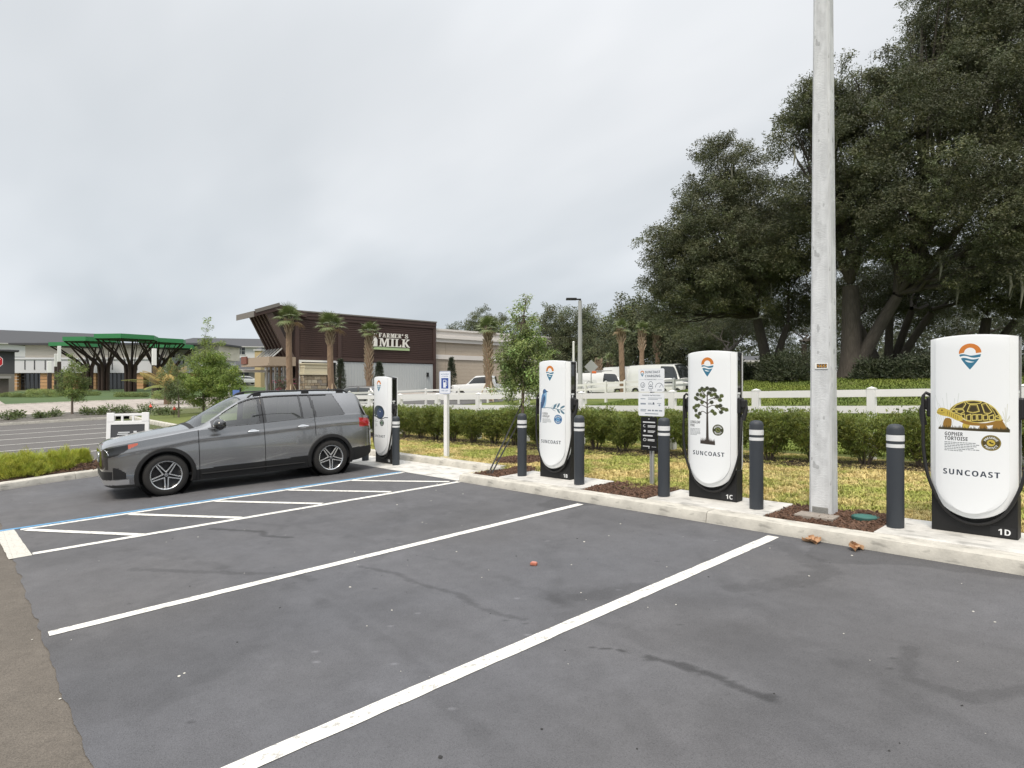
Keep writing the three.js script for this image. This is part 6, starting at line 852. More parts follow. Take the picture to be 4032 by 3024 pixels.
// ------------------------------------------------------------------ shop building with brown boarded walls
{
  const X = -47, Z0 = -16.5, Z1 = -32, g0 = 0.1, top = 8.45, mid2 = 3.95;
  const brown = std([0.078, 0.044, 0.037], 0.75, { map: rep(barkT, 0.3) }), trimB = std([0.062, 0.036, 0.03], 0.7), paleG = std([0.46, 0.49, 0.5], 0.8), cream = std([0.62, 0.57, 0.42], 0.8), whiteW = std([0.66, 0.67, 0.67], 0.7), darkIn = std([0.01, 0.01, 0.011], 0.4), facM = std([0.19, 0.175, 0.16], 0.7);
  const t = thing('shop_building', 'brown boarded shop building with white milk lettering and slanted struts', 'building');
  part('core_wall', [box(-53.5, X - 0.12, g0 - 1, top - 0.15, Z1, Z0 - 0.1)], brown, t);
  const sid = []; for (const [a, b] of [[Z0 - 0.35, -20.65], [-21.0, Z1 + 0.35]]) for (let y = mid2 + 0.25; y < top - 0.75; y += 0.19) { const g = box(X - 0.12, X - 0.03, y, y + 0.186, b, a); const p = g.attributes.position; for (let i = 0; i < p.count; i++) if (p.getX(i) > X - 0.05 && p.getY(i) > y + 0.1) p.setX(i, X - 0.085); sid.push(g); }
  part('siding', sid, brown, t).userData.kind = 'stuff';
  for (const [a, b] of [[Z0, Z0 - 0.35], [-20.65, -21.0], [Z1 + 0.35, Z1]]) part('corner_board', box(X - 0.12, X + 0.03, g0, top - 0.2, b, a), trimB, t);
  part('belt_board', box(X - 0.12, X + 0.045, mid2 - 0.02, mid2 + 0.25, Z1, Z0), trimB, t);
  part('parapet_board', [box(X - 0.12, X + 0.05, top - 0.75, top - 0.5, Z1, Z0), box(X - 0.12, X + 0.1, top - 0.48, top - 0.12, Z1, Z0)], trimB, t); part('parapet_cap', box(X - 0.6, X + 0.16, top - 0.12, top, Z1 - 0.05, Z0 + 0.1), facM, t);
  const bat = [box(X - 0.12, X - 0.04, g0, mid2 - 0.1, Z1 + 0.38, -21.0)]; for (let z = -21.1; z > Z1 + 0.4; z -= 0.3) bat.push(box(X - 0.04, X - 0.01, g0, mid2 - 0.1, z - 0.05, z)); part('pale_panel', bat, paleG, t);
  part('white_frame', [box(X - 0.1, X + 0.05, g0, mid2 - 0.02, -20.65, -20.45), box(X - 0.1, X + 0.05, mid2 - 0.2, mid2 - 0.02, -20.45, Z0 - 0.3), box(X - 0.1, X + 0.05, g0, mid2 - 0.2, Z0 - 0.55, Z0 - 0.3)], whiteW, t);
  part('doorway', box(X - 0.3, X - 0.06, g0, mid2 - 0.25, -20.45, Z0 - 0.5), darkIn, t); part('wall_lamp', rbox(X, X + 0.16, 2.5, 2.95, -31.0, -30.78, 0.03), darkIn, t);
  // stone pier: single stones laid in courses under a cream cornice
  const pier = part('pier', box(X, X + 0.95, g0, 2.55, -19.05, -16.95), std([0.18, 0.15, 0.12], 0.95), t), r = rngOf(701), stoneM = [0, 1, 2, 3, 4].map((k) => std([[0.42, 0.36, 0.26], [0.34, 0.28, 0.2], [0.5, 0.45, 0.35], [0.3, 0.27, 0.23], [0.45, 0.36, 0.25]][k], 0.95, { bumpMap: rep(softB, 1.5), bumpScale: 0.03 }));
  for (const face of [0, 1]) for (let y = g0; y < 2.45;) { const h = Math.min(0.18 + r() * 0.17, 2.5 - y); let q = face ? X + 0.02 : -19.05; const end = face ? X + 0.93 : -16.95; while (q < end - 0.06) { const w = Math.min(0.28 + r() * 0.42, end - q), pr2 = 0.04 + r() * 0.05; const g = face ? rbox(q + 0.01, q + w - 0.012, y + 0.01, y + h - 0.012, -16.97, -16.95 + pr2, 0.025, 1) : rbox(X + 0.93, X + 0.95 + pr2, y + 0.01, y + h - 0.012, q + 0.01, q + w - 0.012, 0.025, 1); part('stone', g, stoneM[Math.floor(r() * 5)], pier); q += w; } y += h; }
  part('cornice', [rbox(X, X + 1.12, 2.55, 2.72, -19.2, -16.82, 0.02), rbox(X, X + 1.0, 2.72, 3.5, -19.1, -16.9, 0.02), rbox(X, X + 1.12, 3.5, 3.62, -19.2, -16.82, 0.02), rbox(X, X + 1.05, 3.2, 3.3, -19.15, -16.87, 0.02)], cream, t);
  // lettering
  const font = await new FontLoader().loadAsync('fonts/droid/droid_serif_bold.typeface.json'), letM = std([0.8, 0.79, 0.74], 0.5);
  const sign = part('sign_board', box(X + 0.02, X + 0.1, 5.18, 5.44, -28.6, -24.1), std([0.42, 0.55, 0.3], 0.6), t);
  const text = (s, h, z, y, w) => { const g = new TextGeometry(s, { font, size: h, depth: 0.1, curveSegments: 4 }); g.computeBoundingBox(); const b = g.boundingBox; g.translate(-b.min.x, -b.min.y, 0).scale(w / (b.max.x - b.min.x), 1, 1).rotateY(Math.PI / 2).translate(X + 0.05, y, z); return g; };
  [...'MILK'].forEach((ch, i) => part('letter', text(ch, 0.84, -25.02 - [0, 1.3, 1.83, 2.62][i], 5.5, [1.22, 0.46, 0.72, 0.98][i]), letM, sign)); [..."FARMER'S"].forEach((ch, i) => part('letter', text(ch, 0.42, -24.98 - i * 0.452 - (i > 6 ? -0.1 : 0), 6.43 + (ch === "'" ? 0.26 : 0), ch === 'M' ? 0.44 : ch === "'" ? 0.12 : 0.36), letM, sign));
  part('milk_can', [new THREE.LatheGeometry([[0, 0], [0.34, 0], [0.36, 0.06], [0.36, 0.7], [0.2, 0.95], [0.2, 1.1], [0.27, 1.18], [0.27, 1.28], [0, 1.3]].map((p) => new THREE.Vector2(...p)), 16).scale(1, 1, 0.2).rotateY(Math.PI / 2).translate(X + 0.08, 5.46, -24.5), new THREE.TorusGeometry(0.13, 0.03, 6, 14).rotateY(Math.PI / 2).translate(X + 0.08, 6.7, -24.25)], letM, sign);
  // flying roof over the entrance, slanted struts, awning and glazed front
  const roof = new THREE.Shape(); [[-17.4, 8.25], [-14.9, 8.78], [-12.7, 8.0], [-12.7, 7.55], [-14.9, 8.3], [-17.4, 7.8]].forEach((p, i) => (i ? roof.lineTo(...p) : roof.moveTo(...p)));
  const rf = part('entrance_roof', new THREE.ExtrudeGeometry(roof, { depth: 4.4, bevelEnabled: false }).rotateY(-Math.PI / 2).translate(X + 0.4, 0, 0), trimB, t); part('roof_fascia', [railGeo([X + 0.4, 7.78, -12.66], [X - 4.0, 7.78, -12.66], 0.5, 0.06), bar([X + 0.44, 8.02, -12.75], [X + 0.44, 8.8, -14.9], 0.05, 0.3)], facM, rf);
  for (let k = 0; k < 6; k++) { const x = X + 0.1 - k * 0.78; part('strut', bar([x, 4.0, -16.1], [x, 8.2, -13.9], 0.3, 0.55), k ? trimB : std([0.09, 0.062, 0.052], 0.7), t); part('brace', bar([x - 0.2, 4.1, -14.4], [x - 0.2, 5.2, -15.6], 0.09), whiteW, t); }
  const shed = std([0.36, 0.29, 0.22], 0.8); part('awning', [box(X - 6.4, X + 0.3, 3.35, 3.55, -16.4, -13.9), box(X - 6.4, X + 0.3, 3.55, 4.15, -14.15, -14.0), box(X + 0.15, X + 0.3, 3.55, 4.15, -16.4, -14.15)], shed, t);
  part('shop_sign', [box(X - 6.3, X - 4.9, 3.6, 4.3, -13.95, -13.82)], std([0.2, 0.085, 0.065], 0.8), t);
  part('front_glazing', box(X - 6.4, X - 0.3, g0, 3.3, -16.45, -16.38), glossBlack, t); for (let k = 0; k < 6; k++) part('front_column', box(X - 0.9 - k * 1.05, X - 0.7 - k * 1.05, g0, 3.35, -16.3, -16.1), k % 2 ? whiteW : shed, t);
  part('porch_roof', [box(X - 9, X - 6.4, 2.9, 3.1, -17, -13.5), box(X - 9, X - 8.8, 0, 2.9, -13.7, -13.5)], whiteW, t);
  // flowering shrub and conical cypresses along the wall
  const fl = ground([X + 0.6, 0, -15.2]); shrub('flowering_shrub', 'pink flowering shrub by the shop entrance behind the first palm', fl, 1.1, [0.09, 0.1, 0.05], { n: 150, spray: sprays.big[0], bloom: [0.55, 0.05, 0.16], tall: 2.0 });
  for (const [z, h, label] of [[-20.3, 3.4, 'thin conical cypress beside the shop doorway'], [-24.4, 3.1, 'thin conical cypress before the pale grey wall panel'], [-33.2, 3.6, 'thin conical cypress at the joint of brown and beige walls']]) { const c = thing('cypress', label, 'tree', [X + 1.2, G(X, z), z]), pts = [], r2 = rngOf(Math.round(-z * 10)); for (let i = 0; i < 260; i++) { const q = Math.pow(r2(), 0.8), a = r2() * 6.28, w = 0.5 * (1 - q) ** 0.7 + 0.04; pts.push([Math.cos(a) * w, 0.1 + q * h, Math.sin(a) * w, 0.9]); } part('trunk', limb([[0, -0.1, 0], [0, h * 0.8, 0]], [0.06, 0.02], 6), barkM, c); leaves(c, sprays.big[0], pts, [0.045, 0.065, 0.03], 713); }
  // beige neighbour on the right
  const b = thing('beige_building', 'low beige stucco building with white cornice bands beside the brown shop', 'building'), stucco = std([0.62, 0.53, 0.43], 0.9, { map: rep(softT, 0.3), bumpMap: rep(softB, 1), bumpScale: 0.01 }), offW = std([0.74, 0.7, 0.66], 0.85), B0 = -32.05, B1 = -54;
  part('wall', box(-68, -47.5, -0.5, 7.2, B1, B0), stucco, b); part('cornice', [box(-68, -47.2, 6.3, 6.7, B1 - 0.2, B0), box(-68, -47.0, 6.7, 7.0, B1 - 0.2, B0), box(-68, -47.3, 7.0, 7.75, B1 - 0.2, B0), box(-68, -47.1, 7.55, 7.75, B1 - 0.3, B0)], offW, b); part('belt_course', box(-48, -47.38, 4.45, 4.95, B1, B0), offW, b); for (const z of [-33.6, -41, -48]) part('joint', box(-47.6, -47.485, -0.5, 6.3, z - 0.03, z), std([0.4, 0.33, 0.26], 0.9), b);
  const blk = []; for (let y = 0.2; y < 6.2; y += 0.4) blk.push(box(-47.52, -47.492, y, y + 0.02, B1, B0)); part('block_course', blk, std([0.44, 0.36, 0.28], 0.95), b).userData.kind = 'stuff';
}
// ------------------------------------------------------------------ pavilion of tree-shaped steel canopies and the hall behind
{
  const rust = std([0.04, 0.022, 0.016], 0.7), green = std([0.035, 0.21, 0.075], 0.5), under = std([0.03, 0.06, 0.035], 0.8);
  const list = [[275, 79, 3.7, 'front canopy of the green tree-shaped pavilion, widest and nearest'], [200, 83.5, 3.4, 'green tree-shaped canopy just left of the front one'], [165, 94, 3.5, 'green tree-shaped canopy at the far left of the pavilion'], [351, 85.5, 3.1, 'green tree-shaped canopy right of the front one'], [371, 98, 3.6, 'green tree-shaped canopy at the far right of the pavilion']], tx = [282, 224, 190, 341, 372];
  list.forEach(([u, d, R, label], i) => {
    const c = W(u, 840, d), f = W(tx[i], 840, d + 0.6), y0 = G(f[0], f[2]), t = thing('tree_canopy', label, 'canopy', [f[0], y0, f[2]], 0, 'tree-shaped steel canopies of the pavilion'), H = 7.95 - y0, cx = c[0] - f[0], cz = c[2] - f[2];
    const hex = (r, a0 = 0.35) => Array.from({ length: 6 }, (_, k) => [cx + Math.cos(a0 + k * 1.0472) * r, cz + Math.sin(a0 + k * 1.0472) * r]);
    const P = hex(R); for (let k = 0; k < 6; k++) { const a = P[k], b = P[(k + 1) % 6]; part('fascia', railGeo([a[0], H - 0.28, a[1]], [b[0], H - 0.28, b[1]], 0.56, 0.08), green, t); }
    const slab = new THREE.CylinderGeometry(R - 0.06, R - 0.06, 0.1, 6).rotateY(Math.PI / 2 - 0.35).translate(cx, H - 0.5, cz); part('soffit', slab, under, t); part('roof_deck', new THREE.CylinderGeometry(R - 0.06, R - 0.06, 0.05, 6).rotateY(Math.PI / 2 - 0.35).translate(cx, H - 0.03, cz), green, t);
    for (let k = 0; k < 6; k++) { const a = 0.35 + k * 1.0472, cs = Math.cos(a), sn = Math.sin(a), q = [cx + cs * R * 0.95, H - 0.55, cz + sn * R * 0.95]; part('column', limb([[cs * 0.5, 0, sn * 0.5], [cs * 0.5, 2.4, sn * 0.5], [cs * 0.62, 3.5, sn * 0.62], [lerp(cs * 0.8, q[0], 0.25), 4.5, lerp(sn * 0.8, q[2], 0.25)], q], [0.25, 0.25, 0.22, 0.16, 0.11], 6), rust, t); for (const e of i === 2 || i === 4 ? [] : [0.3]) part('strut', bar([cs * 0.5, 3.3, sn * 0.5], [cx + Math.cos(a + e) * R * 0.55, H - 0.55, cz + Math.sin(a + e) * R * 0.55], 0.09), rust, t); }
  });
  const A = W(28, 840, 100), B = W(470, 840, 100), t = thing('hall_building', 'long hall behind the pavilion with grey band and wood board bays', 'building', [A[0], 0, A[2]], -Math.atan2(B[2] - A[2], B[0] - A[0])), s = 100 / 1329.45, lx = (u) => (u - 28) * s, ly = (v) => 1.673 + (831 - v) * s;
  const greyB = std([0.62, 0.63, 0.67], 0.7), sand = std([0.66, 0.62, 0.53], 0.9, { map: rep(concT, 0.4) }), slate = std([0.07, 0.07, 0.078], 0.85), wood = [std([0.5, 0.3, 0.15], 0.75), std([0.46, 0.27, 0.14], 0.75), std([0.54, 0.33, 0.17], 0.75)];
  part('upper_wall', box(lx(42), lx(465), ly(776), ly(744), -9, -1.2), sand, t); part('grey_band', [box(lx(28), lx(455), ly(806), ly(776), -9, 0.6), box(lx(26), lx(457), ly(777), ly(773), -9, 0.75)], greyB, t); part('core', box(lx(30), lx(450), 0, ly(806), -8, -1.0), slate, t); part('plinth', box(lx(28), lx(455), 0, ly(848), -2, 0.5), std([0.5, 0.47, 0.43], 0.9), t);
  for (const u of [59.5, 80, 103, 128, 160, 190, 247, 300, 350, 400]) part('slot', box(lx(u), lx(u + 2), ly(799), ly(779), 0.6, 0.66), slate, t);
  const bays = [[28, 40], [90, 120], [140, 165], [187, 210], [295, 312], [355, 385], [410, 440]]; let r = rngOf(731); for (const [a, b] of bays) for (let k = 0; k < 6; k++) part('board', box(lx(a), lx(b), ly(848) + k * 0.525 + 0.03, ly(848) + k * 0.525 + 0.5, -1, 0.3 - (k % 2) * 0.02), wood[Math.floor(r() * 3)], t);
  for (const [a, b] of [[41, 89], [122, 138], [212, 293], [314, 352], [388, 408]]) { part('glazing', box(lx(a), lx(b), ly(848), ly(807), -0.6, -0.5), glossBlack, t); for (let u = a; u < b; u += 9) part('mullion', box(lx(u), lx(u + 0.8), ly(848), ly(807), -0.5, -0.42), slate, t); }
  part('eaves', box(lx(20), lx(470), ly(745), ly(741), -9, 0.2), slate, t);
  // stone pillar, dark block and stop sign at the picture edge
  const p = W(3, 850, 70), q = thing('stone_pillar', 'dark stone pillar behind the stop sign at the left picture edge', 'pillar', [p[0], G(p[0], p[2]), p[2]]); part('shaft', box(-0.6, 0.9, 0, 2.0, -0.6, 0.6), std([0.13, 0.11, 0.1], 0.95, { bumpMap: rep(softB, 2), bumpScale: 0.1 }), q); part('cap', box(-0.9, 1.3, 2.0, 2.25, -0.8, 0.8), std([0.3, 0.29, 0.28], 0.9), q);
  const w = W(14, 850, 92), k = thing('dark_kiosk', 'dark grey block with flat roof left of the hall', 'building', [w[0], G(w[0], w[2]) - 0.2, w[2]]); part('wall', box(-0.8, 0.8, 0, 4.7, -0.9, 0.9), std([0.2, 0.19, 0.175], 0.8), k); part('upper_wall', box(-0.82, 0.82, 2.7, 6.0, -0.92, 0.92), slate, k); part('roof', box(-1.1, 1.5, 6.0, 6.25, -1.4, 1.4), slate, k);
  const sp = W(-13, 850, 33), st = thing('stop_sign', 'red stop sign cut by the left picture edge', 'sign', [sp[0], G(sp[0], sp[2]), sp[2]], 1.5); const Y = 1.673 + (831 - 781) * 33 / 1329.45 - G(sp[0], sp[2]); part('post', new THREE.CylinderGeometry(0.03, 0.03, Y + 0.3, 8).translate(0, (Y + 0.3) / 2, 0), alu, st); const pl = part('plate', new THREE.CylinderGeometry(0.4, 0.4, 0.015, 8).rotateX(Math.PI / 2).rotateZ(Math.PI / 8).translate(0, Y, 0.05), std([0.8, 0.8, 0.8], 0.5), st);
  part('face', new THREE.CircleGeometry(0.375, 8).rotateZ(Math.PI / 8).translate(0, Y, 0.06), std([1, 1, 1], 0.5, { map: canvasTex(256, 256, (c, a, b) => { c.fillStyle = '#b8131f'; c.fillRect(0, 0, a, b); c.fillStyle = '#f0f0f0'; c.font = 'bold 84px sans-serif'; c.textAlign = 'center'; c.textBaseline = 'middle'; c.fillText('STOP', a / 2, b / 2); }) }), pl);
  for (const [u, v, d, h, label] of [[333, 857, 62, 4.95, 'tall light column with long white top beside the yellow palm'], [107, 850, 70, 3.9, 'short light column left of the round young tree'], [121, 850, 84, 5.1, 'light column touching the round young tree crown'], [128, 850, 80, 6.0, 'tallest far light column behind the round young tree']]) { const b2 = W(u, v, d), g = G(b2[0], b2[2]), c = thing('light_column', label, 'street light', [b2[0], g, b2[2]]); part('post', rbox(-0.2, 0.2, 0, h * 0.66, -0.2, 0.2, 0.03), std([0.05, 0.035, 0.03], 0.6), c); part('lens', rbox(-0.19, 0.19, h * 0.66, h, -0.19, 0.19, 0.03), std([0.85, 0.85, 0.84], 0.4), c); }
}
// ------------------------------------------------------------------ far apartment blocks and the house in the trees
function block(label, name, at, turn, w, d, h, roofH, o = {}) {
  const t = thing(name, label, 'building', at, turn), wallM = std(o.wall || [0.62, 0.63, 0.64], 0.85), roofM = std([0.075, 0.078, 0.085], 0.9), paneM = std([0.03, 0.035, 0.04], 0.2);
  part('wall', box(-w / 2, w / 2, -1, h, -d / 2, d / 2), wallM, t); const e = o.e ?? 0.8, W2b = w / 2 + e, D = d / 2 + e, rx = Math.max(0.1, W2b - D * 0.8), pos = [], T = (...p) => p.forEach((v) => pos.push(...v)), a = [-W2b, h, D], b = [W2b, h, D], c = [W2b, h, -D], q = [-W2b, h, -D], m = [-rx, h + roofH, 0], n = [rx, h + roofH, 0]; T(a, b, n, a, n, m, c, q, m, c, m, n, b, c, n, q, a, m, a, q, c, a, c, b);
  const rg = new THREE.BufferGeometry(); rg.setAttribute('position', new THREE.Float32BufferAttribute(pos, 3)); rg.computeVertexNormals(); part('roof', rg, roofM, t); part('eaves', box(-W2b, W2b, h - 0.12, h + 0.1, -D, D), std([0.5, 0.5, 0.5], 0.8), t);
  if (o.band) part('grey_band', box(-w / 2 - 0.05, w / 2 + 0.05, o.band[0], o.band[1], -d / 2, d / 2 + 0.06), std([0.3, 0.32, 0.33], 0.8), t);
  for (let f = 0; f < o.floors; f++) for (let k = 0; k < o.n; k++) { const x = -w / 2 + ((k + 0.5) * w) / o.n, y = 1 + f * 3.1; const fr = part('window', [box(x - 0.95, x + 0.95, y - 0.1, y, d / 2, d / 2 + 0.1), box(x - 0.95, x + 0.95, y + 1.7, y + 1.8, d / 2, d / 2 + 0.1), box(x - 0.95, x - 0.85, y, y + 1.7, d / 2, d / 2 + 0.1), box(x + 0.85, x + 0.95, y, y + 1.7, d / 2, d / 2 + 0.1), box(x - 0.06, x + 0.06, y, y + 1.7, d / 2, d / 2 + 0.1), box(x - 0.85, x + 0.85, y + 0.8, y + 0.88, d / 2, d / 2 + 0.1)], wallM, t); for (const s of [-1, 1]) for (const g of [0, 1]) part('pane', box(x + (s < 0 ? -0.85 : 0.06), x + (s < 0 ? -0.06 : 0.85), y + g * 0.88, y + 0.8 + g * 0.9, d / 2 + 0.01, d / 2 + 0.04), paneM, fr); }
  return t;
}
{
  const put = (u, d) => { const p = W(u, 830, d); return [p[0], 1.5, p[2]]; }, face = 1.36;
  block('white apartment block with long dark hip roof at the far left', 'apartment_block', put(20, 160), face + 0.1, 52, 16, 10.4, 3.9, { floors: 3, n: 9, band: [6.2, 7.2] });
  block('white apartment block with dark hip roof between young tree and brown shop', 'apartment_block', put(510, 150), face - 0.3, 30, 14, 9.0, 2.4, { floors: 3, n: 6, band: [4.4, 6.0] });
  block('low house with dark roof before the apartment block left of the shop', 'low_house', put(537, 118), face - 0.3, 14, 9, 2.9, 2.4, { floors: 1, n: 3, wall: [0.3, 0.3, 0.28] });
  block('tan stucco building glimpsed left of the shop entrance', 'tan_building', put(561, 90), face - 0.6, 0.9, 1.2, 5.2, 0.4, { e: 0.15, floors: 0, n: 0, wall: [0.5, 0.39, 0.22] });
  block('pale house glimpsed between the oak trunks right of the pine print station', 'pale_house', [-26.2, 0.9, -60.4], 0.35, 9, 7, 3.3, 0.7, { e: 0.3, floors: 1, n: 3, wall: [0.6, 0.57, 0.48] });
}
// ------------------------------------------------------------------ street lamp, post, road sign
{
  const p = W(1253, 826, 44), g = G(p[0], p[2]), H = 1.673 + (831 - 650) * 44 / 1329.45 - g, t = thing('street_lamp', 'tall grey street lamp with flat arm left of the charging signs', 'street light', [p[0], g, p[2]], 0.83);
  part('pole', new THREE.CylinderGeometry(0.13, 0.19, H, 10).translate(0, H / 2, 0), std([0.42, 0.43, 0.44], 0.6), t); const arm = part('arm', [bar([0, H - 0.3, 0], [0, H + 0.15, 0], 0.14), bar([0.05, H + 0.1, 0], [-0.6, H + 0.1, 0], 0.1)], darkM, t); part('lamp_head', rbox(-1.0, -0.25, H + 0.05, H + 0.2, -0.2, 0.2, 0.03), darkM, arm);
  const w = W(1239, 826, 40), gw = G(w[0], w[2]), Hw = 1.673 + 91 * 40 / 1329.45 - gw, q = thing('white_post', 'thin white post just left of the street lamp', 'post', [w[0], gw, w[2]]); part('shaft', new THREE.CylinderGeometry(0.07, 0.08, Hw, 8).translate(0, Hw / 2, 0), fenceM, q); part('cap', new THREE.SphereGeometry(0.08, 8, 6).translate(0, Hw, 0), fenceM, q);
  const d = W(1277, 795, 47), gd = G(d[0], d[2]), s = thing('road_sign', 'grey back of a diamond road sign with orange flag before the oaks', 'sign', [d[0], gd, d[2]], 0.83); const Y = d[1] - gd; part('post', new THREE.CylinderGeometry(0.04, 0.04, Y, 6).translate(0, Y / 2, 0), alu, s); part('plate', new THREE.BoxGeometry(0.75, 0.75, 0.03).rotateZ(Math.PI / 4).translate(0, Y + 0.1, 0.05), std([0.4, 0.41, 0.42], 0.5), s); part('flag', rbox(0.05, 0.38, Y - 0.42, Y - 0.24, 0.05, 0.1, 0.02), std([0.8, 0.18, 0.05], 0.7), s);
  const bl = W(519, 842, 26), gb = G(bl[0], bl[2]), bs = thing('blue_sign', 'small blue parking sign on a dark post above the SUV roof', 'sign', [bl[0], gb, bl[2]], 1.0); part('post', new THREE.CylinderGeometry(0.035, 0.035, 1.75, 8).translate(0, 0.87, 0), darkM, bs); part('plate', box(-0.3, -0.02, 1.35, 1.65, -0.01, 0.01), std([0.12, 0.2, 0.5], 0.5), bs);
}
// ------------------------------------------------------------------ vehicles beyond the fences
const CARS = {
  van: { H: 2.05, z1: 2.6, z0: -2.6, tall: 1 }, hivan: { H: 2.5, z1: 2.8, z0: -2.9, tall: 1 }, sedan: { H: 1.45, z1: 2.35, z0: -2.35 }, pickup: { H: 1.9, z1: 2.8, z0: -2.9, bed: 1 },
};
function farCar(type, name, label, cat, at, turn, col, extra) {
  const c = CARS[type], h = c.H, f = c.z1, b = c.z0, ws = f - (c.tall ? 0.55 : 1.25), wt = f - (c.tall ? 1.35 : 2.05), hood = c.tall ? 1.15 : c.bed ? 1.15 : 0.92, be = c.tall ? 1.2 : c.bed ? 1.18 : 0.92, re = c.bed ? -0.75 : c.tall ? b + 0.15 : b + 0.95, rb = c.bed ? -0.95 : c.tall ? b + 0.05 : b + 0.4, w = c.tall || c.bed ? 0.99 : 0.9;
  const low = c.bed ? 1.2 : c.tall ? h - 0.3 : 0.98, P = { z1: f, z0: b, crease: 0.008, bow: c.tall ? 0.03 : 0.02,
    w: [[f, w * 0.75], [f - 0.25, w * 0.95], [f - 0.8, w], [b + 0.5, w], [b, w * 0.9]], yb: [[f, 0.42], [f - 0.2, 0.25], [b + 0.3, 0.25], [b, 0.4]],
    belt: [[f, hood * 0.8], [f - 0.2, hood * 0.92], [ws, be], [rb, be + 0.04], [b, be]], yre: [[f, hood * 0.84], [f - 0.2, hood * 0.97], [ws, hood + 0.03], [wt, h - 0.12], [(wt + re) / 2, h - 0.06], [re, h - 0.1], [rb, low], [b, low]],
    xre: [[f, w * 0.6], [f - 0.2, w * 0.82], [ws, w * 0.85], [wt, w * 0.76], [re, w * 0.76], [rb, c.tall ? w * 0.76 : w * 0.85], [b, w * 0.8]], yc: [[f, hood * 0.86], [f - 0.2, hood], [ws, hood + 0.08], [wt, h - 0.02], [(wt + re) / 2, h], [re, h - 0.03], [rb, low + 0.03], [b, low + 0.02]] };
  const ax = [f - 0.85, b + 0.95], cls = (z, y, x, zone, q) => { if (zone === 'under') return 'underbody'; if (zone === 'side' && ax.some((a) => Math.hypot(z - a, y - 0.34) < 0.4)) return null; if (zone === 'cap') return 'body'; if (zone === 'side') return z > f - 0.3 && y > 0.6 ? (z > f - 0.12 ? 'grille' : 'headlight') : y < 0.33 ? 'sill' : 'body';
    if (zone === 'green' && y > q.belt(z) + 0.03 && y < q.yre(z) - 0.06 && z < ws - 0.15 && z > (c.tall ? wt - 1.1 : c.bed ? re + 0.1 : rb + 0.3)) return Math.abs(z - (wt + re) / 2) < 0.05 && !c.tall ? 'pillar' : 'side_glass'; if (zone === 'top' && z < ws - 0.05 && z > wt + 0.05 && x < q.xre(z) - 0.06) return 'windscreen'; if (zone === 'top' && z < re - 0.03 && z > rb + 0.03 && !c.tall && x < q.xre(z) - 0.06) return 'rear_screen'; return 'body'; };
  const t = thing(name, label, cat, at, turn), s = carShell(P, cls, 0.5), body = phys(col, 0.35, { clearcoat: 1, clearcoatRoughness: 0.05 }), gl = phys([0.02, 0.024, 0.026], 0.05, { clearcoat: 1 });
  for (const k of s.keys) part(k, s.geo(k), k === 'body' ? body : /glass|screen/.test(k) ? gl : k === 'headlight' ? phys([0.5, 0.5, 0.5], 0.1) : darkM, t);
  for (const x of [1, -1]) for (const z of ax) wheelParts(t, x * (w - 0.12), z, 0.34, 0.22, 0.22, WM, x, true);
  if (extra) extra(t, s, w, h, f, b); return t;
}
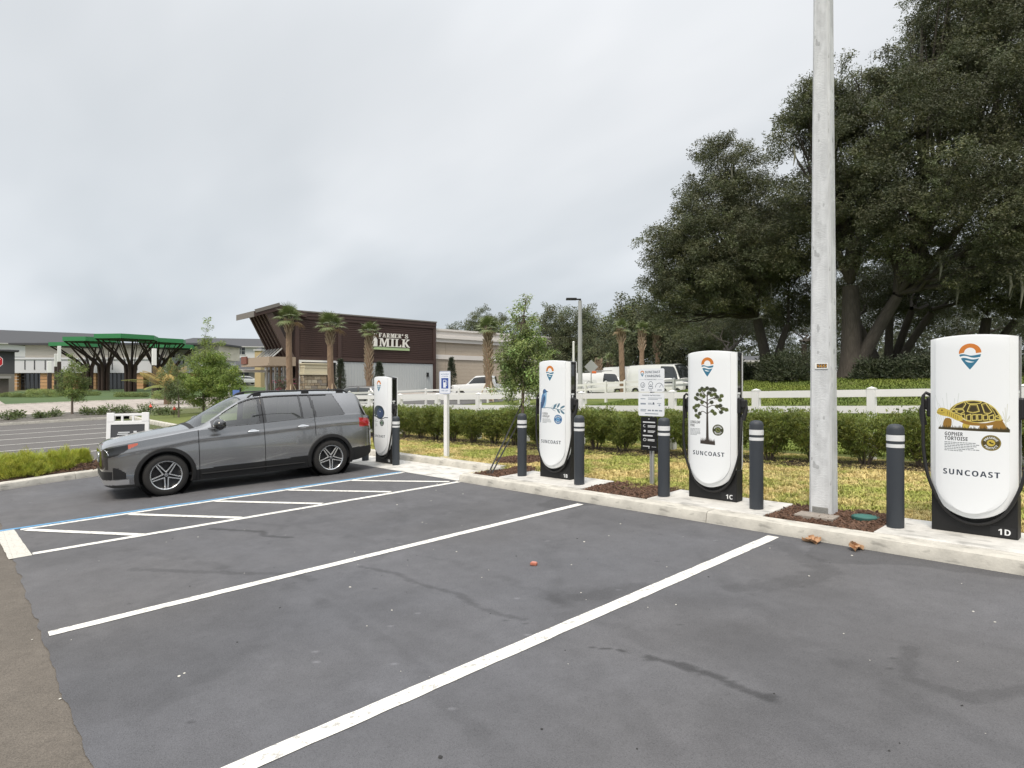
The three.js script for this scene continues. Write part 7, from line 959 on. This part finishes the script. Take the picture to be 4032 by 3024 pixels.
{
  const at = (u, d) => { const p = W(u, 838, d); return [p[0], G(p[0], p[2]) + 0.06, p[2]]; }, R = 2.405, Lf = R + Math.PI, white = [0.78, 0.79, 0.79];
  farCar('sedan', 'far_car', 'dark grey car parked behind the rail fence at the brown shop', 'car', at(768, 45.5), Lf - 0.15, [0.12, 0.125, 0.13]);
  farCar('pickup', 'far_pickup', 'white pickup truck parked before the beige building', 'truck', at(1050, 50), Lf - 0.1, white);
  farCar('van', 'far_van', 'white low van with grey lettering and roof rack right of the street lamp', 'van', at(1314, 52), Math.PI / 2, white, (t, s, w, h) => { part('roof_rack', [...[-1.8, -0.9, 0, 0.8].map((z) => bar([-0.75, h + 0.1, z], [0.75, h + 0.1, z], 0.05)), bar([-0.7, h + 0.1, -2], [-0.7, h + 0.1, 1], 0.05), bar([0.7, h + 0.1, -2], [0.7, h + 0.1, 1], 0.05)], alu, t);
    for (const sd of [1, -1]) part('lettering', new THREE.PlaneGeometry(1.5, 0.62).rotateY((sd * Math.PI) / 2).translate(sd * (w + 0.018), 1.08, -1.2), new THREE.MeshStandardMaterial({ roughness: 0.5, map: canvasTex(300, 124, (c, a, b) => { c.fillStyle = '#e3e5e5'; c.fillRect(0, 0, a, b); c.strokeStyle = '#4a4d50'; c.lineWidth = 6; c.beginPath(); c.moveTo(80, 56); c.lineTo(130, 20); c.lineTo(160, 40); c.lineTo(180, 28); c.lineTo(230, 56); c.stroke(); c.fillStyle = '#43474a'; c.font = 'bold 56px sans-serif'; c.textAlign = 'center'; c.fillText('SUMMIT', a / 2, 110); }) }), t); });
  farCar('hivan', 'far_van', 'white high roofed van with its cab just left of the charging sign', 'van', at(1374, 50), Math.PI / 2, white);
  farCar('hivan', 'far_van', 'white high roofed van with its windscreen just right of the charging sign', 'van', at(1434, 46.5), Math.PI / 2 - 0.1, white);
  farCar('sedan', 'far_car', 'white car behind the far fence, left edge of the pine print station', 'car', at(1478, 45), Math.PI / 2 + 0.3, white);
  farCar('van', 'far_van', 'white vehicle partly hidden by the street lamp foot', 'van', at(1262, 55), Math.PI / 2, white);
  const tr = thing('box_trailer', 'long black box trailer with white top edge behind the white vans', 'trailer', at(1496, 56), R - Math.PI / 2); part('box', rbox(-3.4, 3.4, 0.6, 2.75, -1.1, 1.1, 0.04), std([0.014, 0.013, 0.016], 0.4), tr); part('top_rail', box(-3.42, 3.42, 2.75, 2.88, -1.12, 1.12), fenceM, tr); for (const x of [-0.8, 0.4]) wheelParts(tr, x, 1.0, 0.34, 0.22, 0.22, WM, 1, true).rotation.y = -Math.PI / 2;
  farCar('sedan', 'far_car', 'white far car left of the shop, nearer the young tree', 'car', at(503, 112), R + 0.3, white); farCar('sedan', 'far_car', 'white far car left of the shop, nearer the tan building', 'car', at(533, 108), R + 0.9, white);
}
scene.traverse((o) => { if (o.isMesh) o.castShadow = o.receiveShadow = true; });
renderer.render(scene, camera);
